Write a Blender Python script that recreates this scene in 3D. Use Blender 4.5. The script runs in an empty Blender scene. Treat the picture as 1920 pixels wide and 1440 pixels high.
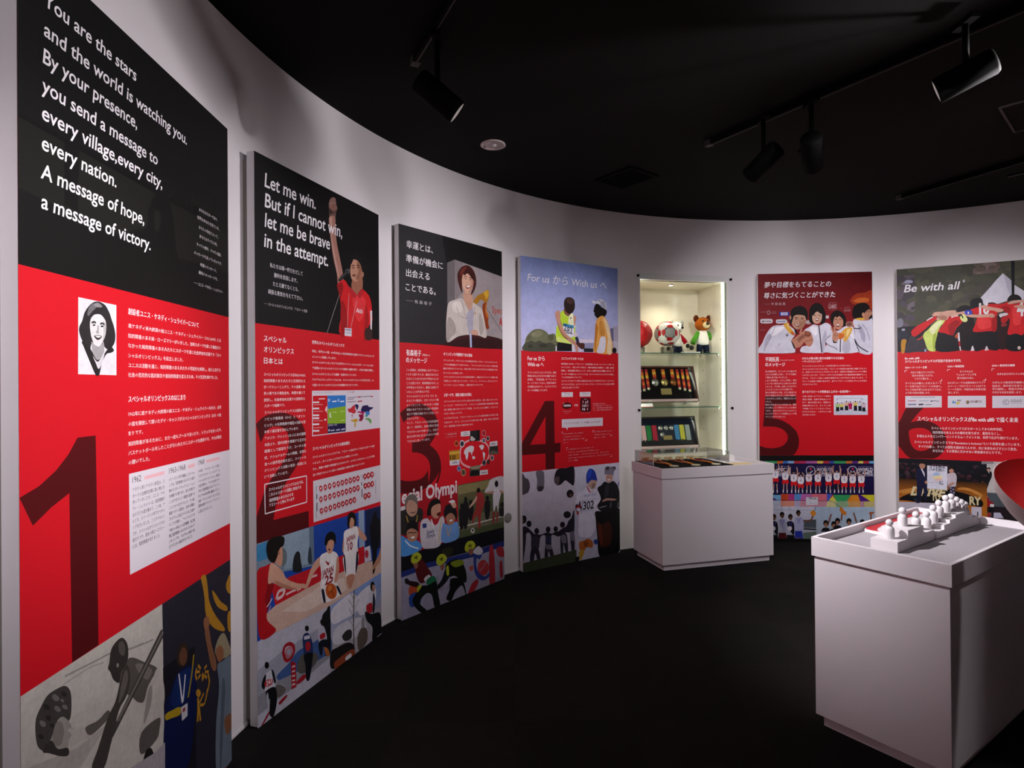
import bpy, bmesh, math, random
from mathutils import Vector, Matrix

# ------------------------------------------------------------------ scene, camera, light
sc = bpy.context.scene
C = sc.collection
sc.view_settings.view_transform = 'Standard'
sc.view_settings.look = 'None'
sc.view_settings.gamma = 1.0
sc.view_settings.use_curve_mapping = False
sc.view_settings.exposure = 0.0
sc.cycles.max_bounces = 8
sc.cycles.transparent_max_bounces = 16
sc.cycles.use_denoising = True

cam_d = bpy.data.cameras.new('camera')
cam = bpy.data.objects.new('camera', cam_d); C.objects.link(cam)
cam_d.sensor_width = 36.0
cam_d.lens = 1110.463 * 36.0 / 1920.0
cam_d.clip_start = 0.05
PITCH, ROLL, EYE = 0.0035967, -0.0081399, 1.4111
_f = Vector((0, math.cos(PITCH), math.sin(PITCH))); _u0 = Vector((0, -math.sin(PITCH), math.cos(PITCH))); _r0 = Vector((1, 0, 0))
_r = math.cos(ROLL) * _r0 + math.sin(ROLL) * _u0
_u = -math.sin(ROLL) * _r0 + math.cos(ROLL) * _u0
cam.matrix_world = Matrix(((_r.x, _u.x, -_f.x, 0), (_r.y, _u.y, -_f.y, 0), (_r.z, _u.z, -_f.z, EYE), (0, 0, 0, 1)))
sc.camera = cam

world = bpy.data.worlds.new('dark_room'); sc.world = world
world.use_nodes = True
world.node_tree.nodes['Background'].inputs[0].default_value = (0.75, 0.72, 0.78, 1)
world.node_tree.nodes['Background'].inputs[1].default_value = 0.012

CEN = Vector((2.337, 1.879)); RW = 3.512; CEIL = 2.9
# track spots: (head position, aim point, [(watts, cone degrees) of the beam and of its spill])
WARM = (1.0, 0.93, 0.97)
SPOTS = [
 ((1.83, 2.37, 2.64), (-0.33, 3.98, 1.70), [(98, 54), (22, 90)]),
 ((-0.30, 2.46, 2.62), (1.90, 3.00, 0.92), [(470, 54)]),
 ((1.38, 3.22, 2.62), (0.50, 4.72, 1.62), [(60, 54), (6, 90)]),
 ((1.55, 3.04, 2.60), (2.75, 5.28, 1.20), [(112, 90)]),
 ((2.15, 2.08, 2.64), (-1.05, 2.20, 0.75), [(26, 54)]),
 ((2.29, 1.86, 2.64), (3.75, 4.95, 1.65), [(51, 36), (155, 54)]),
 ((2.36, 1.75, 2.64), (3.10, 5.25, 1.20), [(81, 90)]),
 ((2.52, 2.33, 2.64), (-1.02, 2.25, 1.62), [(92, 36), (134, 90)]),
 ((2.72, 1.98, 2.64), (-0.75, 3.50, 2.10), [(84, 54)]),
 ((2.62, 2.15, 2.64), (1.92, 1.88, 1.00), [(110, 26)]),  # added to brighten the red bucket seat; its head is out of view
 ((0.98, 1.15, 2.64), (-1.10, 1.50, 1.50), [(191, 36), (62, 90)]),
 ((0.15, 1.52, 2.64), (1.55, 4.55, 0.55), [(31, 54), (54, 90)]),
]

# ------------------------------------------------------------------ materials
def lin(h):
    h = h.lstrip('#'); v = [int(h[i:i + 2], 16) / 255 for i in (0, 2, 4)]
    return tuple(c / 12.92 if c <= 0.04045 else ((c + 0.055) / 1.055) ** 2.4 for c in v)

def mat(name, col, rough=0.5, metal=0.0, spec=0.4, coat=0.0, bump=None, mottled=None):
    m = bpy.data.materials.new(name); m.use_nodes = True
    nt = m.node_tree; b = nt.nodes['Principled BSDF']
    c = lin(col) if isinstance(col, str) else col
    b.inputs['Base Color'].default_value = (*c, 1)
    b.inputs['Roughness'].default_value = rough
    b.inputs['Metallic'].default_value = metal
    b.inputs['Specular IOR Level'].default_value = spec
    b.inputs['Coat Weight'].default_value = coat
    if mottled:
        sc_, amt = mottled
        tc = nt.nodes.new('ShaderNodeTexCoord'); n = nt.nodes.new('ShaderNodeTexNoise'); n.inputs['Scale'].default_value = sc_; n.inputs['Detail'].default_value = 4
        r = nt.nodes.new('ShaderNodeMapRange'); r.inputs[3].default_value = 1 - amt; r.inputs[4].default_value = 1 + amt
        mx = nt.nodes.new('ShaderNodeVectorMath'); mx.operation = 'SCALE'; mx.inputs[0].default_value = c
        nt.links.new(tc.outputs['Object'], n.inputs['Vector']); nt.links.new(n.outputs['Fac'], r.inputs[0]); nt.links.new(r.outputs[0], mx.inputs['Scale'])
        nt.links.new(mx.outputs[0], b.inputs['Base Color'])
    if bump:
        sc_, st = bump
        tc = nt.nodes.new('ShaderNodeTexCoord'); n = nt.nodes.new('ShaderNodeTexNoise'); n.inputs['Scale'].default_value = sc_; n.inputs['Detail'].default_value = 6
        bp = nt.nodes.new('ShaderNodeBump'); bp.inputs['Strength'].default_value = st; bp.inputs['Distance'].default_value = 0.004
        nt.links.new(tc.outputs['Object'], n.inputs['Vector']); nt.links.new(n.outputs['Fac'], bp.inputs['Height']); nt.links.new(bp.outputs[0], b.inputs['Normal'])
    return m

def emit(name, col, strength):
    m = bpy.data.materials.new(name); m.use_nodes = True; nt = m.node_tree
    nt.nodes.remove(nt.nodes['Principled BSDF']); e = nt.nodes.new('ShaderNodeEmission')
    e.inputs[0].default_value = (*col, 1); e.inputs[1].default_value = strength
    nt.links.new(e.outputs[0], nt.nodes['Material Output'].inputs[0]); return m

def clear(name, tint, gloss=0.06, rough=0.02, top=0.7):
    m = bpy.data.materials.new(name); m.use_nodes = True; nt = m.node_tree
    nt.nodes.remove(nt.nodes['Principled BSDF'])
    t = nt.nodes.new('ShaderNodeBsdfTransparent'); t.inputs[0].default_value = (*tint, 1)
    g = nt.nodes.new('ShaderNodeBsdfGlossy'); g.inputs['Roughness'].default_value = rough
    lw = nt.nodes.new('ShaderNodeLayerWeight'); lw.inputs[0].default_value = 0.25
    mr = nt.nodes.new('ShaderNodeMapRange'); mr.inputs[3].default_value = gloss; mr.inputs[4].default_value = top
    mx = nt.nodes.new('ShaderNodeMixShader')
    nt.links.new(lw.outputs['Fresnel'], mr.inputs[0]); nt.links.new(mr.outputs[0], mx.inputs[0])
    nt.links.new(t.outputs[0], mx.inputs[1]); nt.links.new(g.outputs[0], mx.inputs[2])
    nt.links.new(mx.outputs[0], nt.nodes['Material Output'].inputs[0]); return m

def carpet_mat():
    m = mat('black_carpet_tile', '#161413', 0.95, spec=0.1)
    nt = m.node_tree; b = nt.nodes['Principled BSDF']
    tc = nt.nodes.new('ShaderNodeTexCoord')
    chk = nt.nodes.new('ShaderNodeTexChecker'); chk.inputs['Scale'].default_value = 2.0
    chk.inputs[1].default_value = (0.0105, 0.0092, 0.0088, 1); chk.inputs[2].default_value = (0.0085, 0.0078, 0.0076, 1)
    n = nt.nodes.new('ShaderNodeTexNoise'); n.inputs['Scale'].default_value = 9; n.inputs['Detail'].default_value = 8
    st = nt.nodes.new('ShaderNodeMapping'); st.inputs['Scale'].default_value = (1, 9, 1)
    r = nt.nodes.new('ShaderNodeMapRange'); r.inputs[3].default_value = 0.6; r.inputs[4].default_value = 1.5
    mx = nt.nodes.new('ShaderNodeVectorMath'); mx.operation = 'SCALE'
    L = nt.links.new
    L(tc.outputs['Object'], chk.inputs[0]); L(tc.outputs['Object'], st.inputs[0]); L(st.outputs[0], n.inputs['Vector'])
    L(n.outputs['Fac'], r.inputs[0]); L(chk.outputs[0], mx.inputs[0]); L(r.outputs[0], mx.inputs['Scale']); L(mx.outputs[0], b.inputs['Base Color'])
    n2 = nt.nodes.new('ShaderNodeTexNoise'); n2.inputs['Scale'].default_value = 260
    bp = nt.nodes.new('ShaderNodeBump'); bp.inputs['Strength'].default_value = 0.6; bp.inputs['Distance'].default_value = 0.004
    L(tc.outputs['Object'], n2.inputs['Vector']); L(n2.outputs['Fac'], bp.inputs['Height']); L(bp.outputs[0], b.inputs['Normal'])
    return m

def print_mat(name, grain):
    """ink colours printed on vinyl; photographs carry a fine tonal grain"""
    m = mat(name, '#ffffff', 0.5, spec=0.22)
    nt = m.node_tree; b = nt.nodes['Principled BSDF']; L = nt.links.new
    a = nt.nodes.new('ShaderNodeAttribute'); a.attribute_name = 'ink'
    if not grain: L(a.outputs['Color'], b.inputs['Base Color']); return m
    tc = nt.nodes.new('ShaderNodeTexCoord'); src = a.outputs['Color']
    for sc_, lo, hi, det in ((16, .90, 1.10, 3), (75, .90, 1.10, 4)):
        n = nt.nodes.new('ShaderNodeTexNoise'); n.inputs['Scale'].default_value = sc_; n.inputs['Detail'].default_value = det
        r = nt.nodes.new('ShaderNodeMapRange'); r.inputs[1].default_value = .25; r.inputs[2].default_value = .75; r.inputs[3].default_value = lo; r.inputs[4].default_value = hi
        v = nt.nodes.new('ShaderNodeVectorMath'); v.operation = 'SCALE'
        L(tc.outputs['Object'], n.inputs['Vector']); L(n.outputs['Fac'], r.inputs[0]); L(src, v.inputs[0]); L(r.outputs[0], v.inputs['Scale']); src = v.outputs[0]
    L(src, b.inputs['Base Color']); return m

M = {
 'wall': mat('white_painted_plaster', '#e6e2e4', 0.75, spec=0.2, bump=(60, 0.05)),
 'ceiling': mat('black_painted_ceiling', '#0e0d0d', 0.9, spec=0.15, mottled=(3, 0.15)),
 'carpet': carpet_mat(),
 'board': mat('white_laminate_board', '#e4e1e3', 0.5, spec=0.3),
 'rail': mat('grey_olive_batten', '#8b877f', 0.7),
 'print': print_mat('printed_vinyl', False), 'photo': print_mat('printed_photograph', True),
 'plinth': mat('white_matt_plinth', '#e2dde1', 0.6, spec=0.25),
 'felt': mat('grey_felt', '#a5a0a4', 0.95, spec=0.05, bump=(220, 0.5), mottled=(150, 0.14)),
 'black_metal': mat('black_metal', '#070707', 0.75, spec=0.08),
 'black_plastic': mat('black_plastic', '#080808', 0.8, spec=0.08),
 'vent': mat('black_vent', '#070707', 0.8, spec=0.1),
 'seam': mat('dark_grey_trim', '#3a3534', 0.6),
 'chrome': mat('chrome', '#d8d4d0', 0.12, metal=1.0),
 'brushed': mat('pale_metal_ring', '#c8bcba', 0.5, spec=0.5),
 'bulb': emit('lit_lamp', (1.0, 0.96, 0.95), 18.0), 'reflector': mat('satin_reflector', '#e6e2e0', 0.3, metal=0.7),
 'case_wall': mat('cream_case_lining', '#ebe4cf', 0.16, spec=0.35),
 'case_side': mat('cream_case_side', '#ece6d4', 0.14, spec=0.5, coat=0.3),
 'led': emit('led_strip', (0.94, 1.0, 0.88), 13.0),
 'lamp_case': emit('case_downlight', (1.0, 0.93, 0.78), 6.0),
 'alu': mat('grey_green_edge', '#7d857b', 0.45, metal=0.2),
 'glass': clear('clear_glass', (0.975, 0.985, 0.975), 0.012, top=0.3),
 'shelf_glass': clear('green_tinted_glass', (0.90, 0.955, 0.915), 0.05),
 'glass_edge': mat('green_glass_edge', '#3f6a55', 0.2, coat=0.4),
 'acrylic': clear('clear_acrylic', (0.97, 0.97, 0.97), 0.03),
 'acrylic_edge': mat('bright_acrylic_edge', '#cfd0cf', 0.2),
 'porcelain': mat('glossy_white_figure', '#dedadd', 0.28, spec=0.5),
 'step': mat('white_model_block', '#dcd8da', 0.55),
 'red_ball': mat('red_rubber', '#b8141a', 0.32, spec=0.5, bump=(300, 0.25)),
 'seam_ball': mat('dark_red_seam', '#7c0c12', 0.5),
 'white_leather': mat('white_ball_leather', '#eceae0', 0.3),
 'red_leather': mat('red_ball_panel', '#c01820', 0.3),
 'grey_patch': mat('grey_ball_patch', '#9c9e96', 0.35),
 'dark_line': mat('dark_ball_outline', '#2a1214', 0.4),
 'fur_brown': mat('brown_plush', '#a8571c', 0.95, spec=0.05, bump=(180, 0.8)),
 'fur_dark': mat('dark_brown_plush', '#54260e', 0.95, spec=0.05, bump=(180, 0.8)),
 'fur_cream': mat('cream_plush', '#e6cf9c', 0.95, spec=0.05, bump=(180, 0.6)),
 'fur_white': mat('white_plush', '#e9e7da', 0.95, spec=0.05, bump=(180, 0.6)),
 'shirt': mat('white_toy_shirt', '#ebe6dc', 0.9, spec=0.05),
 'green_cloth': mat('green_toy_sleeve', '#4d8f2c', 0.9, spec=0.05),
 'red_cloth': mat('red_toy_sleeve', '#b81b2c', 0.9, spec=0.05),
 'navy_cloth': mat('navy_toy_trousers', '#1a2233', 0.9, spec=0.05),
 'black_soft': mat('black_soft', '#0b0a0a', 0.6),
 'card': mat('white_card', '#efeee8', 0.6),
 'grey_block': clear('grey_clear_block', (0.90, 0.91, 0.90), 0.08),
 'frame_wood': mat('dark_brown_frame', '#4b2b22', 0.45),
 'frame_grey': mat('dark_grey_frame', '#3c3430', 0.4),
 'frame_lip': mat('pale_frame_lip', '#b59c98', 0.4),
 'black_mat': mat('black_velvet', '#0e0d0f', 0.85, spec=0.1),
 'navy_mat': mat('navy_satin', '#101a2c', 0.5),
 'gold': mat('gold_medal', '#d9c27a', 0.3, metal=0.9),
 'silver': mat('silver_medal', '#c9c9c4', 0.3, metal=0.9),
 'bronze': mat('bronze_medal', '#9a6235', 0.35, metal=0.9),
 'pale_gold': mat('pale_medal', '#dcd8b8', 0.35, metal=0.4),
 'plate_gold': mat('brass_name_plate', '#cbb777', 0.35, metal=0.7),
 'rib_orange': mat('orange_ribbon', '#d8641c', 0.6), 'rib_yellow': mat('yellow_ribbon', '#e7b53a', 0.6), 'rib_red': mat('red_ribbon', '#a81820', 0.6),
 'rib_green': mat('green_ribbon', '#1f7a3c', 0.5), 'rib_crimson': mat('crimson_ribbon', '#b42038', 0.5), 'rib_blue': mat('blue_ribbon', '#3f86b8', 0.5), 'rib_lemon': mat('lemon_ribbon', '#c8c43a', 0.5), 'rib_grey': mat('grey_ribbon', '#8f9a96', 0.5), 'rib_pink': mat('pink_ribbon', '#d9a8ac', 0.5), 'rib_teal': mat('teal_ribbon', '#2f8aa0', 0.5),
 'red_print': mat('red_print', '#b8232f', 0.4), 'red_shell': mat('glossy_red_shell', '#c21a1c', 0.35, spec=0.4), 'white_shell': mat('white_shell', '#d6cbc9', 0.5),
}

# ------------------------------------------------------------------ mesh helpers
class MB:
    """collects shapes; build() links them as ONE mesh object"""
    def __init__(s): s.bm = bmesh.new(); s.mats = []; s.mi = 0
    def use(s, m):
        if m not in s.mats: s.mats.append(m)
        s.mi = s.mats.index(m); return s
    def _f(s, vs, smooth=False):
        try: f = s.bm.faces.new(vs)
        except ValueError: return None
        f.material_index = s.mi; f.smooth = smooth; return f
    def box(s, x0, y0, z0, x1, y1, z1, bev=0.0, mx=None):
        b = bmesh.new(); bmesh.ops.create_cube(b, size=1)
        for v in b.verts: v.co = Vector((x0 + (v.co.x + .5) * (x1 - x0), y0 + (v.co.y + .5) * (y1 - y0), z0 + (v.co.z + .5) * (z1 - z0)))
        if bev: bmesh.ops.bevel(b, geom=b.edges[:], offset=bev, segments=2, affect='EDGES', profile=.6)
        return s.merge(b, mx)
    def merge(s, b, mx=None, smooth=None):
        if mx is not None: b.transform(mx)
        mp = {v: s.bm.verts.new(v.co) for v in b.verts}
        for f in b.faces: s._f([mp[v] for v in f.verts], f.smooth if smooth is None else smooth)
        b.free(); return s
    def prism(s, pts, axis, a, b, mx=None):
        """closed outline pts (2D) swept from a to b along axis 'x','y' or 'z'"""
        def P(p, t): return {'x': (t, p[0], p[1]), 'y': (p[0], t, p[1]), 'z': (p[0], p[1], t)}[axis]
        k = bmesh.new(); A = [k.verts.new(P(p, a)) for p in pts]; B = [k.verts.new(P(p, b)) for p in pts]
        k.faces.new(A); k.faces.new(B[::-1])
        for i in range(len(pts)): k.faces.new((A[i], B[i], B[(i + 1) % len(pts)], A[(i + 1) % len(pts)]))
        bmesh.ops.recalc_face_normals(k, faces=k.faces[:]); return s.merge(k, mx)
    def lathe(s, prof, n=32, mx=None, smooth=True):
        """prof: (radius, z) from bottom to top"""
        k = bmesh.new(); rings = []
        for r, z in prof:
            rings.append([k.verts.new((0, 0, z))] if r < 1e-6 else [k.verts.new((r * math.cos(2 * math.pi * i / n), r * math.sin(2 * math.pi * i / n), z)) for i in range(n)])
        for A, B in zip(rings, rings[1:]):
            for i in range(n):
                j = (i + 1) % n
                if len(A) == 1 and len(B) == 1: continue
                if len(A) == 1: k.faces.new((A[0], B[j], B[i]))
                elif len(B) == 1: k.faces.new((A[i], A[j], B[0]))
                else: k.faces.new((A[i], A[j], B[j], B[i]))
        bmesh.ops.recalc_face_normals(k, faces=k.faces[:])
        return s.merge(k, mx, smooth)
    def ball(s, c, r, sq=(1, 1, 1), seg=28, mx=None):
        k = bmesh.new(); bmesh.ops.create_uvsphere(k, u_segments=seg, v_segments=seg // 2, radius=r)
        for v in k.verts: v.co = Vector((v.co.x * sq[0] + c[0], v.co.y * sq[1] + c[1], v.co.z * sq[2] + c[2]))
        return s.merge(k, mx, True)
    def tube(s, pts, rad, n=12, cap=True):
        """round bar through pts; rad one number or one per point"""
        pts = [Vector(p) for p in pts]; R = rad if isinstance(rad, (list, tuple)) else [rad] * len(pts)
        rings = []; up = None
        for i, p in enumerate(pts):
            t = (pts[min(i + 1, len(pts) - 1)] - pts[max(i - 1, 0)]).normalized()
            if up is None: up = t.orthogonal().normalized()
            up = (up - t * up.dot(t)).normalized(); w = t.cross(up)
            rings.append([s.bm.verts.new(p + R[i] * (math.cos(2 * math.pi * k / n) * up + math.sin(2 * math.pi * k / n) * w)) for k in range(n)])
        for A, B in zip(rings, rings[1:]):
            for k in range(n): s._f((A[k], A[(k + 1) % n], B[(k + 1) % n], B[k]), True)
        if cap: s._f(rings[0][::-1]); s._f(rings[-1])
        return s
    def ribbon(s, pts, w, side, th=0.0015):
        """flat strap through pts, half-width w along the unit vector side"""
        pts = [Vector(p) for p in pts]; side = Vector(side).normalized(); q = []
        for i, p in enumerate(pts):
            t = (pts[min(i + 1, len(pts) - 1)] - pts[max(i - 1, 0)]).normalized(); n = t.cross(side).normalized()
            q.append([s.bm.verts.new(p + a * side * w + b * n * th * .5) for a, b in ((-1, -1), (1, -1), (1, 1), (-1, 1))])
        for A, B in zip(q, q[1:]):
            for k in range(4): s._f((A[k], A[(k + 1) % 4], B[(k + 1) % 4], B[k]))
        s._f(q[0][::-1]); s._f(q[-1]); return s
    def build(s, name, m=None, parent=None, sub=0):
        me = bpy.data.meshes.new(name); s.bm.normal_update(); s.bm.to_mesh(me); s.bm.free()
        for q in (s.mats or [m]): me.materials.append(M[q] if isinstance(q, str) else q)
        o = bpy.data.objects.new(name, me); C.objects.link(o); o.parent = parent
        if sub: md = o.modifiers.new('smooth', 'SUBSURF'); md.levels = sub; md.render_levels = sub
        return o

def thing(name, label, cat, loc=(0, 0, 0), rz=0.0, group=None):
    o = bpy.data.objects.new(name, None); C.objects.link(o); o.location = loc; o.rotation_euler = (0, 0, rz); o.empty_display_size = .1
    return tag(o, label, cat, group)
def tag(o, label, cat, group=None):
    o['label'] = label; o['category'] = cat
    if group: o['group'] = group
    return o
def struct(o): o['kind'] = 'structure'; return o
def lab(o, s): o['label'] = s; return o
def copy_tree(o, parent=None):
    c = o.copy(); C.objects.link(c); c.parent = parent
    for ch in list(o.children): copy_tree(ch, c)
    return c
def Rz(a): return Matrix.Rotation(a, 4, 'Z')
def T(*v): return Matrix.Translation(Vector(v))
def aim(p, q):
    """matrix at p whose -Z looks at q"""
    d = (Vector(q) - Vector(p)).normalized()
    return Matrix.Translation(Vector(p)) @ d.to_track_quat('-Z', 'Y').to_matrix().to_4x4()

# ------------------------------------------------------------------ room
b = MB(); b.box(CEN.x - 3.9, CEN.y - 3.9, -0.05, CEN.x + 3.9, CEN.y + 3.9, 0.0)
struct(b.build('floor', 'carpet'))
b = MB(); b.box(CEN.x - 3.9, CEN.y - 3.9, CEIL, CEN.x + 3.9, CEN.y + 3.9, CEIL + 0.05)
struct(b.build('ceiling', 'ceiling'))

CA = math.radians(103.35)                                  # direction of the wall case seen from the room's centre
CASE_L, CASE_R, CASE_TOP = -0.416, 0.438, 2.341            # opening in the wall, along the wall and up
A_L = CA - math.asin(CASE_L / RW); A_R = CA - math.asin(CASE_R / RW)
def wall_piece(name, a0, a1, z0, z1, step=0.5):
    """curved wall with thickness between two angles"""
    n = max(1, int(abs(a1 - a0) / math.radians(step))); k = bmesh.new(); cols = []
    for i in range(n + 1):
        a = a0 + (a1 - a0) * i / n; c, s = math.cos(a), math.sin(a)
        cols.append([k.verts.new((CEN.x + r * c, CEN.y + r * s, z)) for r, z in ((RW, z0), (RW, z1), (RW + .06, z1), (RW + .06, z0))])
    for A, B in zip(cols, cols[1:]):
        for j in range(4): k.faces.new((A[j], A[(j + 1) % 4], B[(j + 1) % 4], B[j])).smooth = (j == 0)
    k.faces.new(cols[0][::-1]); k.faces.new(cols[-1])
    bmesh.ops.recalc_face_normals(k, faces=k.faces[:])
    bmesh.ops.split_edges(k, edges=[e for e in k.edges if len({f.smooth for f in e.link_faces}) > 1])
    m = MB(); m.merge(k); return struct(m.build(name, 'wall'))
wall_piece('wall_left', A_L, math.radians(245), 0, CEIL)
wall_piece('wall_right', math.radians(-65), A_R, 0, CEIL)
wall_piece('wall_back', A_R, A_L, CASE_TOP, CEIL)
# thin pale trim where the wall meets the carpet
def base_trim(name, a0, a1):
    n = 120; k = bmesh.new(); cols = []
    for i in range(n + 1):
        a = a0 + (a1 - a0) * i / n; c, s = math.cos(a), math.sin(a)
        cols.append([k.verts.new((CEN.x + r * c, CEN.y + r * s, z)) for r, z in ((RW - .004, 0.0), (RW - .004, .012), (RW + .001, .012), (RW + .001, 0.0))])
    for A, B in zip(cols, cols[1:]):
        for j in range(4): k.faces.new((A[j], A[(j + 1) % 4], B[(j + 1) % 4], B[j]))
    bmesh.ops.recalc_face_normals(k, faces=k.faces[:])
    m = MB(); m.merge(k); return struct(m.build(name, 'board'))
base_trim('baseboard_left', A_L + .002, math.radians(245)); base_trim('baseboard_right', math.radians(-65), A_R - .002)

# ------------------------------------------------------------------ printed display panels
PW, PH, PT = 0.984, 2.4, 0.039
POSES = {1: (-1.0673, 1.7623, 1.59), 2: (-0.912, 2.9278, 1.2537), 3: (-0.3728, 3.9631, 0.901), 4: (0.4863, 4.7483, 0.5667), 5: (2.7064, 5.281, -0.0746), 6: (3.8047, 4.9499, -0.43)}
PANEL_LABELS = {
 1: 'tall white-edged display panel with the big numeral 1 and a founder portrait',
 2: 'tall display panel with the numeral 2 and a speaker raising one arm',
 3: 'tall display panel with the numeral 3 and a woman in a pale jacket',
 4: 'tall display panel with the numeral 4 under a blue sky and two runners',
 5: 'tall display panel with the numeral 5 and smiling athletes showing medals',
 6: 'tall display panel with the numeral 6 and a huddle of players in red',
}
def smooth_closed(P, n=4):
    out = []; N = len(P)
    for i in range(N):
        a, b, c, d = (Vector(P[(i + j - 1) % N]) for j in range(4))
        for k in range(n):
            t = k / n
            out.append(0.5 * ((2 * b) + (c - a) * t + (2 * a - 5 * b + 4 * c - d) * t * t + (3 * b - a - 3 * c + d) * t ** 3))
    return out
def smooth_open(P, n=5):
    if len(P) < 3: return [Vector(p) for p in P]
    Q = [P[0]] + list(P) + [P[-1]]; out = []
    for i in range(1, len(Q) - 2):
        a, b, c, d = (Vector(Q[i + j - 1]) for j in range(4))
        for k in range(n):
            t = k / n
            out.append(0.5 * ((2 * b) + (c - a) * t + (2 * a - 5 * b + 4 * c - d) * t * t + (3 * b - a - 3 * c + d) * t ** 3))
    out.append(Vector(P[-1])); return out

class Ink:
    """one layer of printing: flat coloured shapes in panel millimetres (x right, y down), each shape a hair above the last"""
    def __init__(s, z): s.step = 0.000016; s.bm = bmesh.new(); s.lay = s.bm.loops.layers.float_color.new('ink'); s.z = z
    def pt(s, x, y): return s.bm.verts.new((max(0.0, min(984.0, x)) / 1000 - PW / 2, -s.z, PH - max(0.0, min(2400.0, y)) / 1000))
    def face(s, P, cols):
        Q = []
        for p in P:
            if not Q or (Vector(p) - Vector(Q[-1])).length > .6: Q.append(p)
        if len(Q) > 2 and (Vector(Q[0]) - Vector(Q[-1])).length < .6: Q.pop()
        if len(Q) < 3: return
        ar = sum(Q[i][0] * Q[(i + 1) % len(Q)][1] - Q[(i + 1) % len(Q)][0] * Q[i][1] for i in range(len(Q)))
        idx = list(range(len(Q)))
        if ar > 0: idx.reverse()                                # counter-clockwise seen from the room
        try: f = s.bm.faces.new([s.pt(*Q[i][:2]) for i in idx])
        except ValueError: return
        for lp, i in zip(f.loops, idx): lp[s.lay] = (*lin(cols[i % len(cols)]), 1)
        if len(Q) > 4: s.tri.append(f) if hasattr(s, 'tri') else setattr(s, 'tri', [f])
        s.z += s.step
def polys(o): return [(o[i], o[i + 1]) for i in range(0, len(o), 2)]
_texts = []
def draw(ink, op):
    k = op[0]
    if k == 'p':
        P = polys(op[3]); ink.face(smooth_closed(P) if op[2] else P, [op[1]])
    elif k == 'g': ink.face(polys(op[3]), op[1])
    elif k == 'e': ink.face([(op[2] + op[4] * math.cos(a * math.pi / 12), op[3] + op[5] * math.sin(a * math.pi / 12)) for a in range(24)], [op[1]])
    elif k == 'l':
        P = smooth_open(polys(op[4])) if op[3] else [Vector(p) for p in polys(op[4])]
        Lf, Rt = [], []
        for i, p in enumerate(P):
            t = (P[min(i + 1, len(P) - 1)] - P[max(i - 1, 0)])
            if t.length < 1e-6: continue
            n = Vector((-t.y, t.x)).normalized() * op[2] / 2; Lf.append(p + n); Rt.append(p - n)
        ink.face(Lf + Rt[::-1], [op[1]])
    elif k == 'b':
        ink.step = 0.000005; rnd = random.Random(op[1]); x0, y0, x1, y1 = op[4]
        for _ in range(op[2]):
            r = rnd.uniform(op[5], op[6]); x, y = rnd.uniform(x0, x1), rnd.uniform(y0, y1); ph = rnd.uniform(0, 6)
            P = [(max(x0, min(x1, x + r * (1 + .35 * math.sin(3 * a + ph)) * math.cos(a))), max(y0, min(y1, y + r * .8 * (1 + .35 * math.cos(2 * a + ph)) * math.sin(a)))) for a in [i * math.pi / 5 for i in range(10)]]
            ink.face(P, [rnd.choice(op[3])])
        ink.step = 0.000016
    elif k == 't': _texts.append((ink, op, ink.z)); ink.z += ink.step

_layers = []
def panel(num):
    x, y, yaw = POSES[num]
    root = thing('exhibition_poster', PANEL_LABELS[num], 'display panel', (x, y, 0), yaw, 'numbered display panels along the curved wall')
    # local frame: x to the reader's right, -y towards the room, printed face at y = 0
    b = MB(); b.box(-PW / 2, .0006, .004, PW / 2, PT, PH, bev=.0012); b.build('board', 'board', root)
    d = RW - (CEN - Vector((x, y))).length                      # gap from the face's middle back to the wall
    e = math.sqrt(RW ** 2 - .49 ** 2) - (CEN - Vector((x, y))).length
    for s in (-1, 1):
        b = MB(); b.box(*sorted((s * .489, s * .449))[:1], PT, .03, *sorted((s * .489, s * .449))[1:], e - .002, PH - .03); b.build('batten', 'rail', root)
    b = MB(); b.box(-.449, PT, PH - .09, .449, e - .002, PH - .03); b.build('top_rail', 'rail', root)
    ink = Ink(0.0); ink.face([(0, 0), (984, 0), (984, 2400), (0, 2400)], ['#c9101f'])
    z = ink.z; sheet = MB()
    me = bpy.data.meshes.new('printed_sheet'); ink.bm.to_mesh(me); me.materials.append(M['print'])
    sheet = bpy.data.objects.new('printed_sheet', me); C.objects.link(sheet); sheet.parent = root
    for name, label, ops in PRINTS.get(num, []):
        # prints that overlap nothing but the ground start close to it; headlines lie over their photograph, text over the numeral
        ink = Ink(z if 'headline' in name else (0.00025 if name in ('text_print', 'infographic_print', 'timeline_print', 'sports_chart_print', 'partner_logo_print', 'portrait_photograph', 'group_photograph') and num else 0.0001))
        for op in ops: draw(ink, op)
        z = ink.z + 0.00004; _layers.append((name, label, ink, sheet))
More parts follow.
